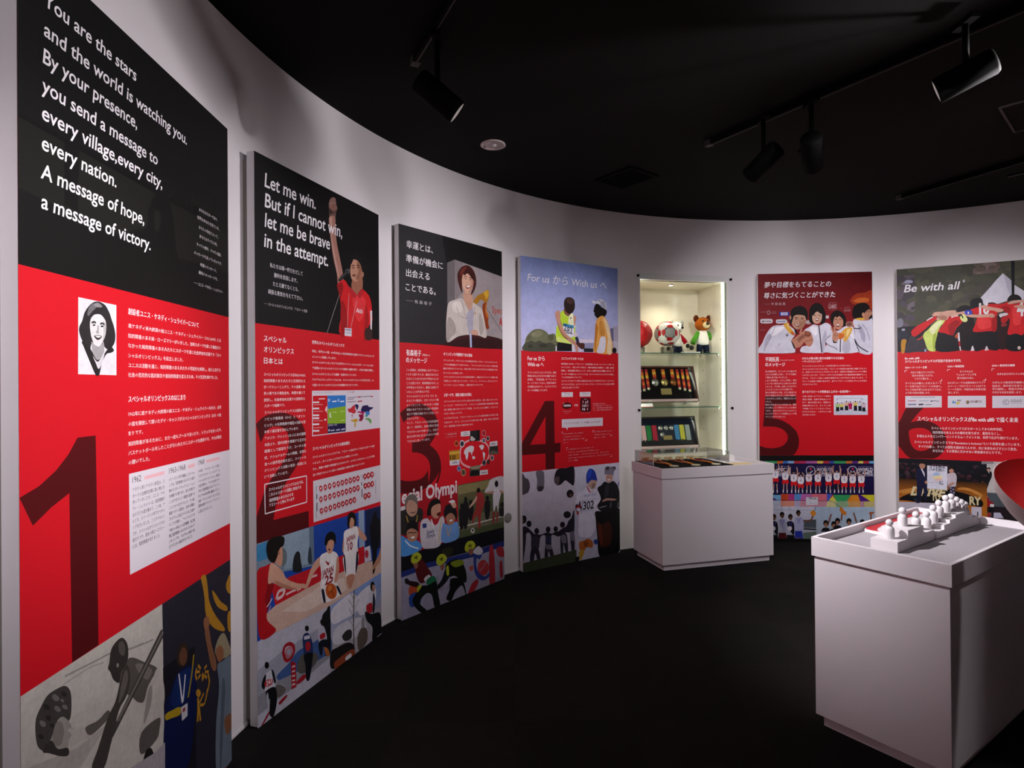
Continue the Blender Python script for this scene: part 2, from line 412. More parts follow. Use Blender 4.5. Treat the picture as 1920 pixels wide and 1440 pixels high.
PRINTS = {
 1: [
  ('quotation_print', 'white English quotation on a black ground', [
   ('p','#0b0b0a',0,[0,0,984,0,984,718,0,718]),
   ('p','#161612',0,[0,398,984,400,984,552,462,575,0,554]),
   ('p','#050505',0,[0,389,984,382,984,400,0,400]),
   ('p','#090908',1,[502,412,542,390,584,404,606,458,621,546,638,617,406,672,314,689,322,610,390,545,462,515,472,461]),
   ('p','#171713',1,[501,464,521,447,536,466,526,504,506,509]),
   ('p','#080807',0,[137,391,186,390,181,553,136,548]),
   ('t','NATIONAL',356,272,315,62,'#131310',0.01,0),
   ('t','SPECIAL',704,284,274,46,'#131310',0.01,0),
   ('t','OLYMPICS',533,392,434,80,'#131310',0.01,0),
   ('t','You are the stars',78,111,340,50,'#f1eef2',0.012,0.12),
   ('t','and the world is watching you.',75,181,614,50,'#f1eef2',0.012,0.12),
   ('t','By your presence,',71,245,349,50,'#f1eef2',0.012,0.12),
   ('t','you send a message to',67,312,454,50,'#f1eef2',0.012,0.12),
   ('t','every village,every city,',68,375,476,50,'#f1eef2',0.012,0.12),
   ('t','every nation.',67,444,260,50,'#f1eef2',0.012,0.12),
   ('t','A message of hope,',63,510,388,50,'#f1eef2',0.012,0.12),
   ('t','a message of victory.',64,578,418,50,'#f1eef2',0.012,0.12),
   ('t','あなたはスターであり、',766,376,135,13,'#d8d4d8',0.006,0),
   ('t','世界はあなたを見ている。',754,406,160,13,'#d8d4d8',0.006,0),
   ('t','あなたの存在によって、',764,438,139,13,'#d8d4d8',0.006,0),
   ('t','あなたはすべての村、',768,468,128,13,'#d8d4d8',0.006,0),
   ('t','すべての都市、すべての国に',748,500,177,13,'#d8d4d8',0.006,0),
   ('t','メッセージを送っているのです。',731,532,200,13,'#d8d4d8',0.006,0),
   ('t','希望のメッセージ、',772,565,117,13,'#d8d4d8',0.006,0),
   ('t','勝利のメッセージを。',762,594,136,13,'#d8d4d8',0.006,0),
   ('t','── ユニス・ケネディ・シュライバー',729,635,208,13,'#d8d4d8',0.006,0),
  ]),
  ('numeral_print', 'huge dark red numeral one', [
   ('p','#4e060b',0,[175,1106,240,1106,243,1274,246,1642,153,1644,147,1256,147,1236,89,1259,36,1288,0,1220,54,1204,105,1176,144,1144]),
  ]),
  ('text_print', 'white Japanese text about the founding', [
   ('t','創設者ユニス・ケネディ・シュライバーについて',375,779,384,20,'#f4f2f4',0.022,0),
   ('t','故ケネディ米大統領の妹ユニス・ケネディ・シュライバー（1921-2009）には',375,817,545,14,'#f4f2f4',0.008,0),
   ('t','知的障害のある姉・ローズマリーがいました。当時スポーツを楽しむ機会が少',374,845,544,14,'#f4f2f4',0.008,0),
   ('t','なかった知的障害のある人たちにスポーツを通じ社会参加を応援する「スペ',374,872,544,14,'#f4f2f4',0.008,0),
   ('t','シャルオリンピックス」を設立しました。',374,900,284,14,'#f4f2f4',0.008,0),
   ('t','ユニスは活動を通じ、知的障害のある人たちの可能性を実現し、彼らに対する',374,927,541,14,'#f4f2f4',0.008,0),
   ('t','社会の否定的な固定観念や差別的態度を変えるため、その生涯を捧げました。',373,954,521,14,'#f4f2f4',0.008,0),
   ('t','スペシャルオリンピックスのはじまり',373,1024,297,20,'#f4f2f4',0.022,0),
   ('t','1962年に故ケネディ大統領の妹ユニス・ケネディ・シュライバー夫人が、自宅',373,1063,545,14,'#f4f2f4',0.008,0),
   ('t','の庭を開放して開いたデイ・キャンプがスペシャルオリンピックス（SO）の始',373,1091,544,14,'#f4f2f4',0.008,0),
   ('t','まりです。',372,1117,67,14,'#f4f2f4',0.008,0),
   ('t','知的障害があるために、まだ一度もプールで泳いだり、トラックを走ったり、',372,1146,549,14,'#f4f2f4',0.008,0),
   ('t','バスケットボールをしたことがない人たちにスポーツを提供する、それが彼女',372,1172,547,14,'#f4f2f4',0.008,0),
   ('t','の願いでした。',372,1198,100,14,'#f4f2f4',0.008,0),
  ]),
  ('timeline_print', 'white box listing the years 1962 to 1968', [
   ('p','#dcd6de',0,[374,1224,984,1222,984,1501,376,1504]),
   ('t','1962',389,1252,40,25,'#3a3638',0,0),
   ('t','1963-1968',572,1253,96,25,'#3a3638',0,0),
   ('t','1968',750,1250,41,25,'#3a3638',0,0),
   ('p','#e8b6bc',0,[445,1241,546,1240,546,1251,445,1251]),
   ('p','#e8b6bc',0,[684,1241,727,1239,727,1252,684,1252]),
   ('p','#e8b6bc',0,[805,1239,902,1239,902,1249,805,1249]),
   ('t','ケネディ家とケネディ財団は、ス',389,1276,158,13,'#4a4648',0,0),
   ('t','ポーツの治療的効果に高い関心を',389,1294,158,13,'#4a4648',0,0),
   ('t','持っていましたが、ユニス・ケネ',389,1311,158,13,'#4a4648',0,0),
   ('t','ディ・シュライバーは、知的障害が',389,1329,158,13,'#4a4648',0,0),
   ('t','ある子ども達を集めて、この年、ア',389,1347,158,13,'#4a4648',0,0),
   ('t','メリカ、メリーランド州でデイキャ',388,1364,158,13,'#4a4648',0,0),
   ('t','ンプを行いました。このデイキャン',388,1382,158,13,'#4a4648',0,0),
   ('t','プが、スペシャルオリンピックスの',388,1400,158,13,'#4a4648',0,0),
   ('t','始まりです。彼女の姉ローズマリー',388,1417,158,13,'#4a4648',0,0),
   ('t','には、知的障害がありました。',388,1435,134,13,'#4a4648',0,0),
   ('t','メリーランド州で開催したデイキャ',571,1276,155,12,'#4a4648',0,0),
   ('t','ンプは、知的障害のある子ども達が',571,1293,155,12,'#4a4648',0,0),
   ('t','様々なスポーツやレクリエーション',571,1311,155,12,'#4a4648',0,0),
   ('t','を体験する場であり、能力を伸ばす',571,1328,155,12,'#4a4648',0,0),
   ('t','ことができるという確信を証明する',571,1346,155,12,'#4a4648',0,0),
   ('t','ことにもつながりました。その後、',571,1364,155,12,'#4a4648',0,0),
   ('t','基金ケネディ財団は、全米の同様の',570,1381,155,12,'#4a4648',0,0),
   ('t','プログラムを設立するために支援す',570,1399,155,12,'#4a4648',0,0),
   ('t','ることを決断し、アメリカとカナダ',570,1416,155,12,'#4a4648',0,0),
   ('t','で約11ヶ所以上の公的機関、私立機',570,1434,155,12,'#4a4648',0,0),
   ('t','関に知的障害のある人々のためのデ',570,1451,155,12,'#4a4648',0,0),
   ('t','イキャンプを、それぞれの地域で設',569,1468,155,12,'#4a4648',0,0),
   ('t','立するための助成を行いました。',569,1484,141,12,'#4a4648',0,0),
   ('t','1968年、アメリカ・イリノイ州シ',750,1275,152,12,'#5a5658',0,0),
   ('t','カゴのソルジャーフィールドで「ス',750,1292,152,12,'#5a5658',0,0),
   ('t','ペシャルオリンピックス」の第1回',750,1309,152,12,'#5a5658',0,0),
   ('t','大会が開かれ、アメリカ26州とカナ',749,1326,152,12,'#5a5658',0,0),
   ('t','ダから知的障害のあるアスリート',749,1343,152,12,'#5a5658',0,0),
   ('t','およそ1000人が集い競技しました。',749,1360,152,12,'#5a5658',0,0),
   ('t','以後「スペシャルオリンピックス」',749,1377,152,12,'#5a5658',0,0),
   ('t','国際本部がアメリカ・ワシントン',749,1394,152,12,'#5a5658',0,0),
   ('t','に設立されました。',748,1413,96,12,'#5a5658',0,0),
  ]),
  ('portrait_photograph', 'black and white portrait of a woman with dark wavy hair', [
   ('p','#d9d7dc',0,[180,762,324,762,323,951,178,951]),
   ('p','#2a2829',1,[204,794,223,774,248,763,276,767,294,784,304,803,313,820,319,842,316,863,302,878,281,882,260,865,228,872,220,887,199,875,186,856,182,838,193,819,198,806]),
   ('p','#6a686a',1,[223,776,242,769,248,776,232,789,216,804,212,796]),
   ('p','#8a888a',1,[235,772,251,766,268,773,258,777,242,777]),
   ('p','#d6d4d4',1,[221,819,234,800,258,795,275,804,282,817,280,841,268,865,252,877,236,872,224,851]),
   ('p','#9c9a9b',1,[226,868,238,875,254,878,271,864,274,891,266,909,247,919,231,902]),
   ('p','#b5b3b3',1,[270,811,282,819,280,844,269,863,271,838]),
   ('p','#242223',1,[191,870,211,875,228,893,244,912,260,909,280,890,288,881,293,870,313,884,300,892,283,896,266,918,258,942,253,952,241,952,216,913,198,883]),
   ('p','#cfcdd2',1,[231,904,250,918,274,891,270,911,253,936,240,919]),
   ('p','#1d1b1c',1,[241,824,240,826,236,827,232,827,230,826,232,824,236,823,240,823]),
   ('p','#1d1b1c',1,[272,824,270,826,266,827,262,827,260,826,262,824,266,823,270,823]),
   ('l','#3a3839',5,1,[227,820,236,817,243,819]),
   ('l','#3a3839',5,1,[259,820,267,817,275,820]),
   ('l','#a4a2a2',6,1,[251,824,250,837,245,842,254,843]),
   ('p','#3c2c2e',1,[236,852,251,849,265,851,259,858,249,862,240,858]),
   ('p','#ecebee',1,[240,852,251,851,262,852,250,856]),
  ]),
  ('action_photograph', 'black and white photograph of a woman and a boy with a pole', [
   ('p','#bcb8b0',0,[0,1645,531,1642,542,2146,0,1803]),
   ('p','#a8a49d',0,[0,1803,176,1911,293,1860,170,1858]),
   ('l','#8f8b85',5,1,[129,1665,238,1678,295,1685,389,1712,486,1730]),
   ('l','#a19d96',4,1,[123,1682,211,1684,266,1696]),
   ('l','#98948d',4,1,[373,1710,423,1716,459,1729]),
   ('p','#3f3c39',1,[75,1682,100,1681,129,1687,146,1708,150,1737,148,1765,140,1776,122,1757,106,1755,96,1775,83,1788,68,1802,47,1781,40,1746,42,1715,57,1696]),
   ('p','#2a2826',1,[80,1716,74,1714,67,1708,62,1700,64,1696,69,1698,77,1704,81,1712]),
   ('p','#6e6a65',1,[109,1711,102,1709,94,1702,89,1693,90,1689,97,1690,105,1698,111,1706]),
   ('p','#2a2826',1,[134,1714,128,1712,121,1706,117,1699,118,1696,123,1697,131,1703,135,1710]),
   ('p','#6e6a65',1,[69,1747,63,1746,56,1739,52,1731,53,1727,58,1729,66,1736,70,1743]),
   ('p','#2a2826',1,[85,1743,79,1742,73,1736,69,1729,70,1725,75,1727,82,1732,86,1739]),
   ('p','#6e6a65',1,[114,1739,108,1737,100,1730,95,1722,97,1718,103,1720,110,1727,115,1734]),
   ('p','#2a2826',1,[62,1771,57,1770,51,1764,48,1758,49,1755,53,1756,59,1762,63,1768]),
   ('p','#6e6a65',1,[136,1745,131,1744,124,1738,120,1732,121,1728,126,1730,133,1735,137,1742]),
   ('p','#2a2826',1,[94,1764,90,1763,84,1758,81,1753,82,1750,86,1751,92,1756,95,1761]),
   ('p','#6e6a65',1,[125,1723,121,1722,117,1718,114,1713,114,1711,118,1712,123,1716,126,1720]),
   ('p','#99948d',1,[106,1755,122,1756,140,1776,149,1794,145,1803,150,1816,140,1822,137,1838,122,1835,99,1814,86,1787,96,1772]),
   ('p','#7e7973',1,[99,1759,117,1765,125,1791,116,1816,99,1810,89,1789]),
   ('p','#35322f',1,[60,1799,85,1789,105,1821,137,1838,139,1856,116,1845,82,1817]),
   ('p','#b3aea7',1,[138,1795,171,1808,206,1831,226,1858,183,1849,149,1841,138,1836,141,1822,150,1815]),
   ('p','#5b5651',1,[196,1829,204,1824,243,1832,280,1827,286,1848,233,1856,209,1850]),
   ('p','#4a4744',0,[527,1715,534,1745,422,1822,293,1913,249,1958,222,1940,271,1919,372,1832]),
   ('p','#56514c',1,[364,1732,391,1741,436,1773,503,1824,474,1842,453,1858,435,1887,405,1871,386,1850,364,1831,336,1799,326,1771,342,1746]),
   ('p','#77716b',1,[397,1762,432,1778,476,1816,458,1834,431,1815,410,1789]),
   ('p','#34302d',1,[287,1706,295,1675,319,1662,343,1665,362,1690,366,1723,356,1744,336,1753,326,1778,303,1758,292,1734,282,1719]),
   ('p','#55504b',1,[325,1674,341,1673,353,1696,347,1714,329,1700]),
   ('p','#8a847e',1,[325,1731,323,1734,320,1735,317,1731,316,1727,317,1723,320,1723,324,1726]),
   ('p','#3e3a36',1,[344,1750,364,1749,374,1792,357,1830,324,1853,293,1918,263,1967,219,1938,243,1902,279,1847,309,1822,326,1789]),
   ('p','#5f5a55',1,[347,1764,359,1760,364,1787,346,1819,324,1832,332,1797]),
   ('p','#b8b3ac',1,[500,1824,525,1852,539,1902,537,1946,514,1979,423,1969,427,1935,441,1892,459,1856,481,1842]),
   ('p','#8d8882',1,[457,1866,476,1864,471,1911,443,1949,434,1939]),
   ('p','#55504d',1,[423,1969,511,1975,512,2011,495,2033,422,2030]),
   ('p','#1d1b1a',1,[429,2058,445,2033,469,2041,485,2076,475,2103,429,2073]),
   ('p','#a09aa0',0,[370,2036,483,2065,541,2067,540,2145]),
   ('p','#3e3b38',0,[520,1719,535,1720,535,1742,301,1908,286,1895]),
   ('p','#6a6661',0,[531,1724,537,1731,324,1882,314,1875]),
  ]),
  ('parade_photograph', 'colour photograph of two women before a navy banner', [
   ('p','#23222e',0,[531,1642,984,1639,984,2400,881,2365,542,2146]),
   ('p','#14131b',0,[533,1837,719,1851,726,2264,542,2146]),
   ('p','#a8781f',1,[764,1636,796,1639,811,1690,821,1739,861,1800,931,1875,925,1888,847,1841,797,1779,787,1714,773,1664]),
   ('p','#a8781f',1,[842,1708,870,1732,904,1769,956,1808,950,1822,889,1787,855,1745]),
   ('p','#a8781f',1,[956,1712,984,1696,984,1766,957,1750,948,1726]),
   ('p','#a8781f',1,[959,1838,984,1838,984,1909,961,1894]),
   ('p','#07143f',1,[573,1931,616,1891,694,1902,720,1926,731,2025,718,2099,667,2227,542,2146,544,1961]),
   ('p','#0b2458',1,[583,1936,621,1900,694,1914,705,1956,659,1999,614,1999,578,1974]),
   ('p','#2f2219',1,[611,1845,619,1816,647,1807,674,1831,676,1869,660,1888,621,1873]),
   ('p','#5d3b2a',1,[625,1839,644,1824,666,1840,671,1870,651,1884,629,1866]),
   ('l','#c9c7cf',7,1,[621,1897,631,1949,642,1999,653,1954,659,1918]),
   ('p','#b9b7bf',0,[632,2010,672,2017,672,2059,638,2057]),
   ('p','#8d3038',0,[642,2020,658,2023,658,2035,642,2032]),
   ('l','#8f7a1a',9,1,[713,1878,700,1935,676,2002]),
   ('p','#a48a1c',1,[545,1984,583,1992,627,2006,627,2030,577,2014,547,2003]),
   ('l','#a8781f',9,0,[787,1971,813,1983]),
   ('l','#a8781f',9,0,[782,1958,800,1954]),
   ('l','#a8781f',9,0,[757,1946,740,1926]),
   ('l','#a8781f',9,0,[752,1954,727,1942]),
   ('l','#a8781f',9,0,[757,1966,739,1970]),
   ('l','#a8781f',9,0,[769,1976,769,1994]),
   ('l','#a8781f',9,0,[781,1978,799,1999]),
   ('l','#a8781f',11,1,[769,1968,776,1991]),
   ('l','#a8781f',9,1,[807,1987,817,2021,801,2049]),
   ('l','#a8781f',8,1,[730,1931,723,1949,732,1972]),
   ('p','#a8781f',1,[757,2029,752,2036,741,2034,730,2024,725,2012,730,2005,741,2007,752,2017]),
   ('l','#a8781f',12,1,[738,2035,740,2073,735,2114]),
   ('l','#a8781f',9,1,[747,2058,778,2040]),
   ('l','#a8781f',9,1,[750,2066,783,2077,804,2037]),
   ('l','#a8781f',9,1,[745,2070,754,2122]),
   ('p','#8c8268',1,[859,1926,888,1895,928,1895,960,1939,984,1995,915,1985,873,1958]),
   ('p','#8a5a3e',1,[867,1929,896,1927,924,1955,918,1986,886,1982,870,1957]),
   ('p','#7a5138',1,[791,1812,815,1828,832,1891,867,1970,861,2003,831,1976,806,1902,788,1843]),
   ('p','#8a5a3e',1,[779,1788,805,1785,820,1811,812,1827,786,1823]),
   ('p','#64717f',1,[875,1993,915,1993,984,2010,984,2108,984,2400,902,2378,861,2351,864,2194,888,2073]),
   ('p','#4b5663',1,[914,2059,937,2098,919,2225,903,2365,888,2356,898,2179]),
   ('p','#7a5138',1,[934,2210,984,2225,984,2275,948,2283,929,2241]),
   ('p','#a8781f',0,[984,2206,984,2209,984,2400,984,2400]),
  ]),
 ],
 2: [
  ('background_print', 'black printed ground', [
   ('p','#060607',0,[0,0,984,0,984,718,0,718]),
  ]),
  ('speaker_photograph', 'young man in a red polo shirt raising his right arm at a microphone', [
   ('p','#b98e82',1,[514,99,513,77,522,51,538,35,557,28,572,34,576,58,584,75,575,97,563,129,527,139,512,120]),
   ('p','#8e6257',1,[537,71,564,60,568,83,549,103,535,96]),
   ('l','#8e6257',2.5,1,[538,38,540,60]),
   ('l','#8e6257',2.5,1,[552,30,554,55]),
   ('l','#8e6257',2.5,1,[565,33,564,55]),
   ('p','#a8786a',1,[517,137,564,125,567,184,578,253,602,321,627,394,632,431,588,466,576,410,548,337,527,250,515,186]),
   ('p','#c39a8e',1,[520,146,537,142,538,233,561,321,587,394,599,435,581,410,553,336,531,249]),
   ('p','#d01a20',1,[578,467,637,431,683,460,732,497,803,453,888,490,909,581,908,620,868,655,859,722,609,721,610,614,602,514]),
   ('p','#8e1016',1,[578,471,617,447,632,473,617,512,604,543,590,502]),
   ('p','#9c1218',1,[611,549,653,573,665,667,639,720,609,720]),
   ('p','#a8141a',1,[841,534,869,593,859,722,818,721,833,628]),
   ('p','#e0343a',1,[719,512,773,490,842,511,819,598,771,634,731,586]),
   ('p','#9c6650',1,[717,415,804,368,811,455,762,493,711,477]),
   ('p','#b8222a',1,[680,458,717,471,754,492,732,514,686,483]),
   ('p','#b8222a',1,[807,450,762,490,786,507,821,471]),
   ('p','#c08c74',1,[702,343,711,313,748,291,792,290,812,322,804,371,773,413,730,422,704,409,696,374]),
   ('p','#94624c',1,[758,318,802,309,804,362,774,412,749,402,774,360]),
   ('p','#120f10',1,[700,323,719,283,759,260,803,272,826,308,830,350,813,365,799,329,772,309,729,307,708,336]),
   ('p','#a87660',1,[827,371,822,382,812,388,803,386,799,376,803,364,813,358,823,360]),
   ('l','#2a1a16',5,1,[710,346,724,339,737,341]),
   ('l','#2a1a16',5,1,[756,335,769,330,785,332]),
   ('p','#2a1a16',1,[734,351,731,354,725,356,718,356,715,354,718,352,725,350,731,349]),
   ('p','#2a1a16',1,[779,342,776,344,769,347,762,347,759,345,762,343,769,341,776,340]),
   ('p','#7a4a3c',1,[715,392,736,384,750,387,733,398,717,399]),
   ('p','#47484c',1,[689,386,672,396,655,398,647,390,653,378,670,368,687,366,695,373]),
   ('p','#1a1a1d',1,[590,437,656,382,676,390,608,442]),
   ('l','#6a6b70',3,1,[600,437,662,386]),
   ('l','#9a989c',3,0,[598,512,543,615,489,721]),
   ('l','#c9b2b4',3,0,[682,495,665,674]),
   ('l','#c9b2b4',3,0,[756,522,696,675]),
   ('p','#d6d3dc',0,[642,679,706,678,703,720,639,720]),
   ('p','#8a8aa8',0,[647,685,701,683,701,690,647,691]),
   ('l','#7a7a90',2.5,0,[647,704,698,702]),
   ('p','#dcd2d6',0,[887,559,909,561,903,680,888,679]),
   ('p','#3a2422',1,[840,666,903,668,899,722,836,722]),
   ('t','Aichi',747,586,65,34,'#eadfe2',0.02,0.2),
  ]),
  ('headline_print', 'large white quotation in four lines', [
   ('t','Let me win.',60,130,347,86,'#f1eef2',0.012,0.1),
   ('t','But if I cannot win,',60,216,564,86,'#f1eef2',0.012,0.1),
   ('t','let me be brave',59,301,460,86,'#f1eef2',0.012,0.1),
   ('t','in the attempt.',55,387,448,86,'#f1eef2',0.012,0.1),
   ('t','私たちは精一杯力をだして',90,467,217,22,'#e4e0e4',0.008,0),
   ('t','勝利を目指します。',115,506,154,22,'#e4e0e4',0.008,0),
   ('t','たとえ勝てなくとも、',108,545,170,22,'#e4e0e4',0.008,0),
   ('t','頑張る勇気を与えて下さい。',77,583,228,22,'#e4e0e4',0.008,0),
   ('t','──スペシャルオリンピックス\u3000アスリート宣誓',52,635,286,15,'#cfcbd0',0.006,0),
  ]),
  ('numeral_print', 'huge dark red numeral two', [
   ('p','#4e060b',0,[0,1139,24,1121,45,1110,75,1102,110,1098,145,1097,177,1099,238,1115,275,1135,301,1160,317,1191,320,1217,314,1253,304,1281,285,1312,255,1347,221,1377,186,1407,156,1439,128,1471,115,1505,101,1558,339,1567,340,1644,0,1635,0,1525,21,1481,42,1437,64,1405,91,1377,125,1351,154,1327,180,1299,195,1273,204,1239,203,1211,194,1188,177,1171,154,1161,131,1157,109,1155,83,1160,59,1173,28,1218]),
  ]),
  ('text_print', 'white Japanese text about the organisation in Japan', [
   ('t','スペシャル',50,788,143,30,'#f4f2f4',0.02,0),
   ('t','オリンピックス',50,835,192,30,'#f4f2f4',0.02,0),
   ('t','日本とは',50,883,117,30,'#f4f2f4',0.02,0),
   ('t','スペシャルオリンピックス日本(SON)は、',49,936,276,15,'#f4f2f4',0.008,0),
   ('t','知的障害のある人たちに日常的なス',49,963,271,15,'#f4f2f4',0.008,0),
   ('t','ポーツトレーニングと、その成果の発',48,990,271,15,'#f4f2f4',0.008,0),
   ('t','表の場である競技会を、年間を通じて',48,1017,270,15,'#f4f2f4',0.008,0),
   ('t','提供し、社会参加を応援する国際的な',48,1045,270,15,'#f4f2f4',0.008,0),
   ('t','スポーツ組織です。',51,1070,129,15,'#f4f2f4',0.008,0),
   ('t','スペシャルオリンピックスは国際オリ',51,1098,269,15,'#f4f2f4',0.008,0),
   ('t','ンピック委員会（IOC）と「オリン',51,1126,266,15,'#f4f2f4',0.008,0),
   ('t','ピック」の名称使用や相互の活動を認',51,1153,269,15,'#f4f2f4',0.008,0),
   ('t','め合う議定書を交わしています。',50,1180,222,15,'#f4f2f4',0.008,0),
   ('t','アメリカ・ワシントンD.C.にある国際',50,1208,271,15,'#f4f2f4',0.008,0),
   ('t','本部より、国内活動を推進する正式な',50,1235,273,15,'#f4f2f4',0.008,0),
   ('t','組織として認証をうけ、コーチの育',50,1262,273,15,'#f4f2f4',0.008,0),
   ('t','成、ナショナルゲームの開催、世界大',49,1290,274,15,'#f4f2f4',0.008,0),
   ('t','会への選手団派遣を主に、スペシャル',49,1317,274,15,'#f4f2f4',0.008,0),
   ('t','オリンピックス活動の普及・促進にむ',49,1344,276,15,'#f4f2f4',0.008,0),
   ('t','けて活動しています。',48,1371,150,15,'#f4f2f4',0.008,0),
   ('l','#e6e2e6',5,0,[49,1396,325,1400]),
   ('l','#e6e2e6',5,0,[325,1400,325,1523]),
   ('l','#e6e2e6',5,0,[325,1523,51,1521]),
   ('l','#e6e2e6',5,0,[51,1521,49,1396]),
   ('t','スペシャルオリンピックス(SO)では、',74,1430,229,17,'#f4f2f4',0.02,0),
   ('t','これらのスポーツ活動に参加する',74,1452,211,17,'#f4f2f4',0.02,0),
   ('t','知的障害のある人たちを',76,1476,155,17,'#f4f2f4',0.02,0),
   ('t','アスリートと呼んでいます',75,1497,163,17,'#f4f2f4',0.02,0),
   ('t','世界のスペシャルオリンピックス',372,779,264,19,'#f4f2f4',0.022,0),
   ('t','現在、世界200の国、400万人以上の知的障害者を支援するグローバルなムーブ',372,819,552,13,'#f4f2f4',0.006,0),
   ('t','メントへと発展しています。',373,846,191,13,'#f4f2f4',0.006,0),
   ('t','スペシャルオリンピックスでは世界を7つのリージョンに分け、リージョン内に',373,872,545,13,'#f4f2f4',0.006,0),
   ('t','て各国のスペシャルオリンピックス組織と連携を取り、大会や会議を開催し、',373,899,550,13,'#f4f2f4',0.006,0),
   ('t','スペシャルオリンピックス運動・支援を行っています。',372,928,378,13,'#f4f2f4',0.006,0),
   ('t','アジアパシフィックリージョンは、スペシャルオリンピックス日本を含む、35',372,955,545,13,'#f4f2f4',0.006,0),
   ('t','カ国のスペシャルオリンピックス組織をまとめています。',372,981,392,13,'#f4f2f4',0.006,0),
   ('t','スペシャルオリンピックスの競技種目',371,1286,305,19,'#f4f2f4',0.022,0),
   ('t','スペシャルオリンピックスでは、アスリート自身がやってみたいスポーツを選',371,1324,549,13,'#f4f2f4',0.006,0),
   ('t','べるよう、多くのスポーツプログラムを提供しています。',370,1353,388,13,'#f4f2f4',0.006,0),
   ('t','また、障害の程度や競技能力にかかわらず、より多くの人がトレーニングや競',372,1381,547,13,'#f4f2f4',0.006,0),
   ('t','技に参加できるように個々の競技種目の開発が進められています。',372,1409,450,13,'#f4f2f4',0.006,0),
  ]),
  ('infographic_print', 'white infographic with red, blue and green blocks and a coloured world map', [
   ('p','#d6d0da',0,[370,1003,984,1004,984,1222,369,1220]),
   ('p','#c4141e',0,[376,1027,490,1028,490,1216,375,1215]),
   ('p','#2a78c8',0,[490,1028,647,1029,646,1085,492,1094]),
   ('p','#86b02a',0,[492,1094,646,1085,645,1175,491,1167]),
   ('p','#1a1746',0,[491,1167,645,1175,644,1216,490,1215]),
   ('t','スペシャルオリンピックスのプログラム',381,1017,151,11,'#8a3a4a',0,0),
   ('p','#e2dce2',0,[377,1055,424,1055,424,1063,376,1062]),
   ('p','#e2dce2',0,[376,1084,424,1085,424,1093,376,1092]),
   ('p','#e2dce2',0,[376,1116,423,1118,423,1126,376,1124]),
   ('p','#e2dce2',0,[376,1130,423,1132,423,1140,376,1138]),
   ('p','#e2dce2',0,[375,1159,423,1161,423,1169,375,1167]),
   ('p','#e2dce2',0,[375,1190,423,1193,423,1201,375,1198]),
   ('l','#d88a8e',4,0,[379,1070,452,1071]),
   ('l','#d88a8e',4,0,[378,1102,452,1104]),
   ('l','#d88a8e',4,0,[378,1147,451,1150]),
   ('l','#d88a8e',4,0,[377,1180,451,1183]),
   ('l','#f0d0d2',5,0,[420,1043,470,1043]),
   ('p','#ead9da',1,[477,1085,485,1081,487,1096,482,1103,486,1114,479,1107,472,1103,471,1097]),
   ('p','#ead9da',0,[463,1142,480,1142,479,1150,463,1150]),
   ('l','#dbe6f2',4,0,[499,1058,499,1045]),
   ('l','#dbe6f2',4,0,[507,1058,507,1045]),
   ('l','#dbe6f2',4,0,[577,1060,578,1047]),
   ('l','#dbe6f2',4,0,[586,1060,586,1047]),
   ('l','#dbe6f2',6,0,[530,1059,565,1058]),
   ('l','#dbe6f2',6,0,[597,1061,632,1060]),
   ('l','#b8d070',5,0,[530,1113,566,1112]),
   ('l','#b8d070',5,0,[596,1112,634,1111]),
   ('l','#b8d070',5,0,[599,1157,637,1157]),
   ('p','#e6ead8',1,[508,1115,517,1114,515,1128,521,1138,509,1137,505,1126]),
   ('t','世界大会への参加',495,1180,72,11,'#e6e2ec',0,0),
   ('p','#e6e2ec',1,[495,1203,502,1194,508,1204]),
   ('l','#c9c4dc',6,0,[515,1203,546,1203]),
   ('l','#c9c4dc',6,0,[560,1204,592,1203]),
   ('l','#c9c4dc',6,0,[603,1204,636,1203]),
   ('t','リージョンの位置',656,1017,69,10,'#a03a48',0,0),
   ('l','#7a6a7a',3.5,0,[661,1042,749,1041]),
   ('l','#7a6a7a',3.5,0,[660,1051,721,1050]),
   ('l','#7a6a7a',3.5,0,[784,1040,889,1038]),
   ('l','#7a6a7a',3.5,0,[660,1064,741,1064]),
   ('l','#b03040',6,0,[756,1041,784,1040]),
   ('l','#b03040',6,0,[887,1041,909,1040]),
   ('l','#b03040',6,0,[755,1065,800,1063]),
   ('p','#c02a38',1,[662,1101,682,1100,703,1091,720,1082,734,1094,728,1104,737,1110,735,1124,713,1127,692,1120,675,1119]),
   ('p','#1c1650',1,[728,1082,748,1079,764,1087,759,1101,748,1110,740,1096]),
   ('p','#1c1650',1,[787,1116,798,1096,809,1089,858,1088,865,1097,911,1102,895,1112,876,1116,868,1128,842,1126,816,1123]),
   ('p','#3a78c0',1,[829,1123,868,1124,871,1141,842,1140]),
   ('p','#a81a5c',1,[748,1122,769,1118,816,1123,818,1131,809,1137,783,1128]),
   ('p','#8a1440',1,[765,1137,790,1135,812,1139,808,1161,790,1172,765,1167,776,1155]),
   ('p','#c89a2a',1,[686,1162,719,1159,742,1156,756,1166,736,1176,719,1172]),
   ('p','#c89a2a',1,[727,1176,738,1185,731,1202,724,1192]),
   ('p','#58a04a',1,[823,1161,864,1160,888,1170,891,1186,875,1188,864,1173]),
   ('p','#2f9a94',1,[831,1140,857,1140,849,1151,834,1150]),
   ('p','#b8788a',1,[695,1137,713,1132,705,1146,719,1154]),
  ]),
  ('sports_chart_print', 'white chart of small red sport symbols', [
   ('p','#d3cdd6',0,[374,1432,984,1435,984,1643,376,1629]),
   ('p','#b21a24',1,[446,1479,442,1489,432,1491,423,1486,419,1475,423,1465,433,1463,442,1469]),
   ('l','#f0dcdc',4.5,1,[428,1483,430,1477,437,1472]),
   ('l','#f0dcdc',4,1,[427,1475,438,1479]),
   ('l','#9a94a0',2,0,[425,1495,439,1496]),
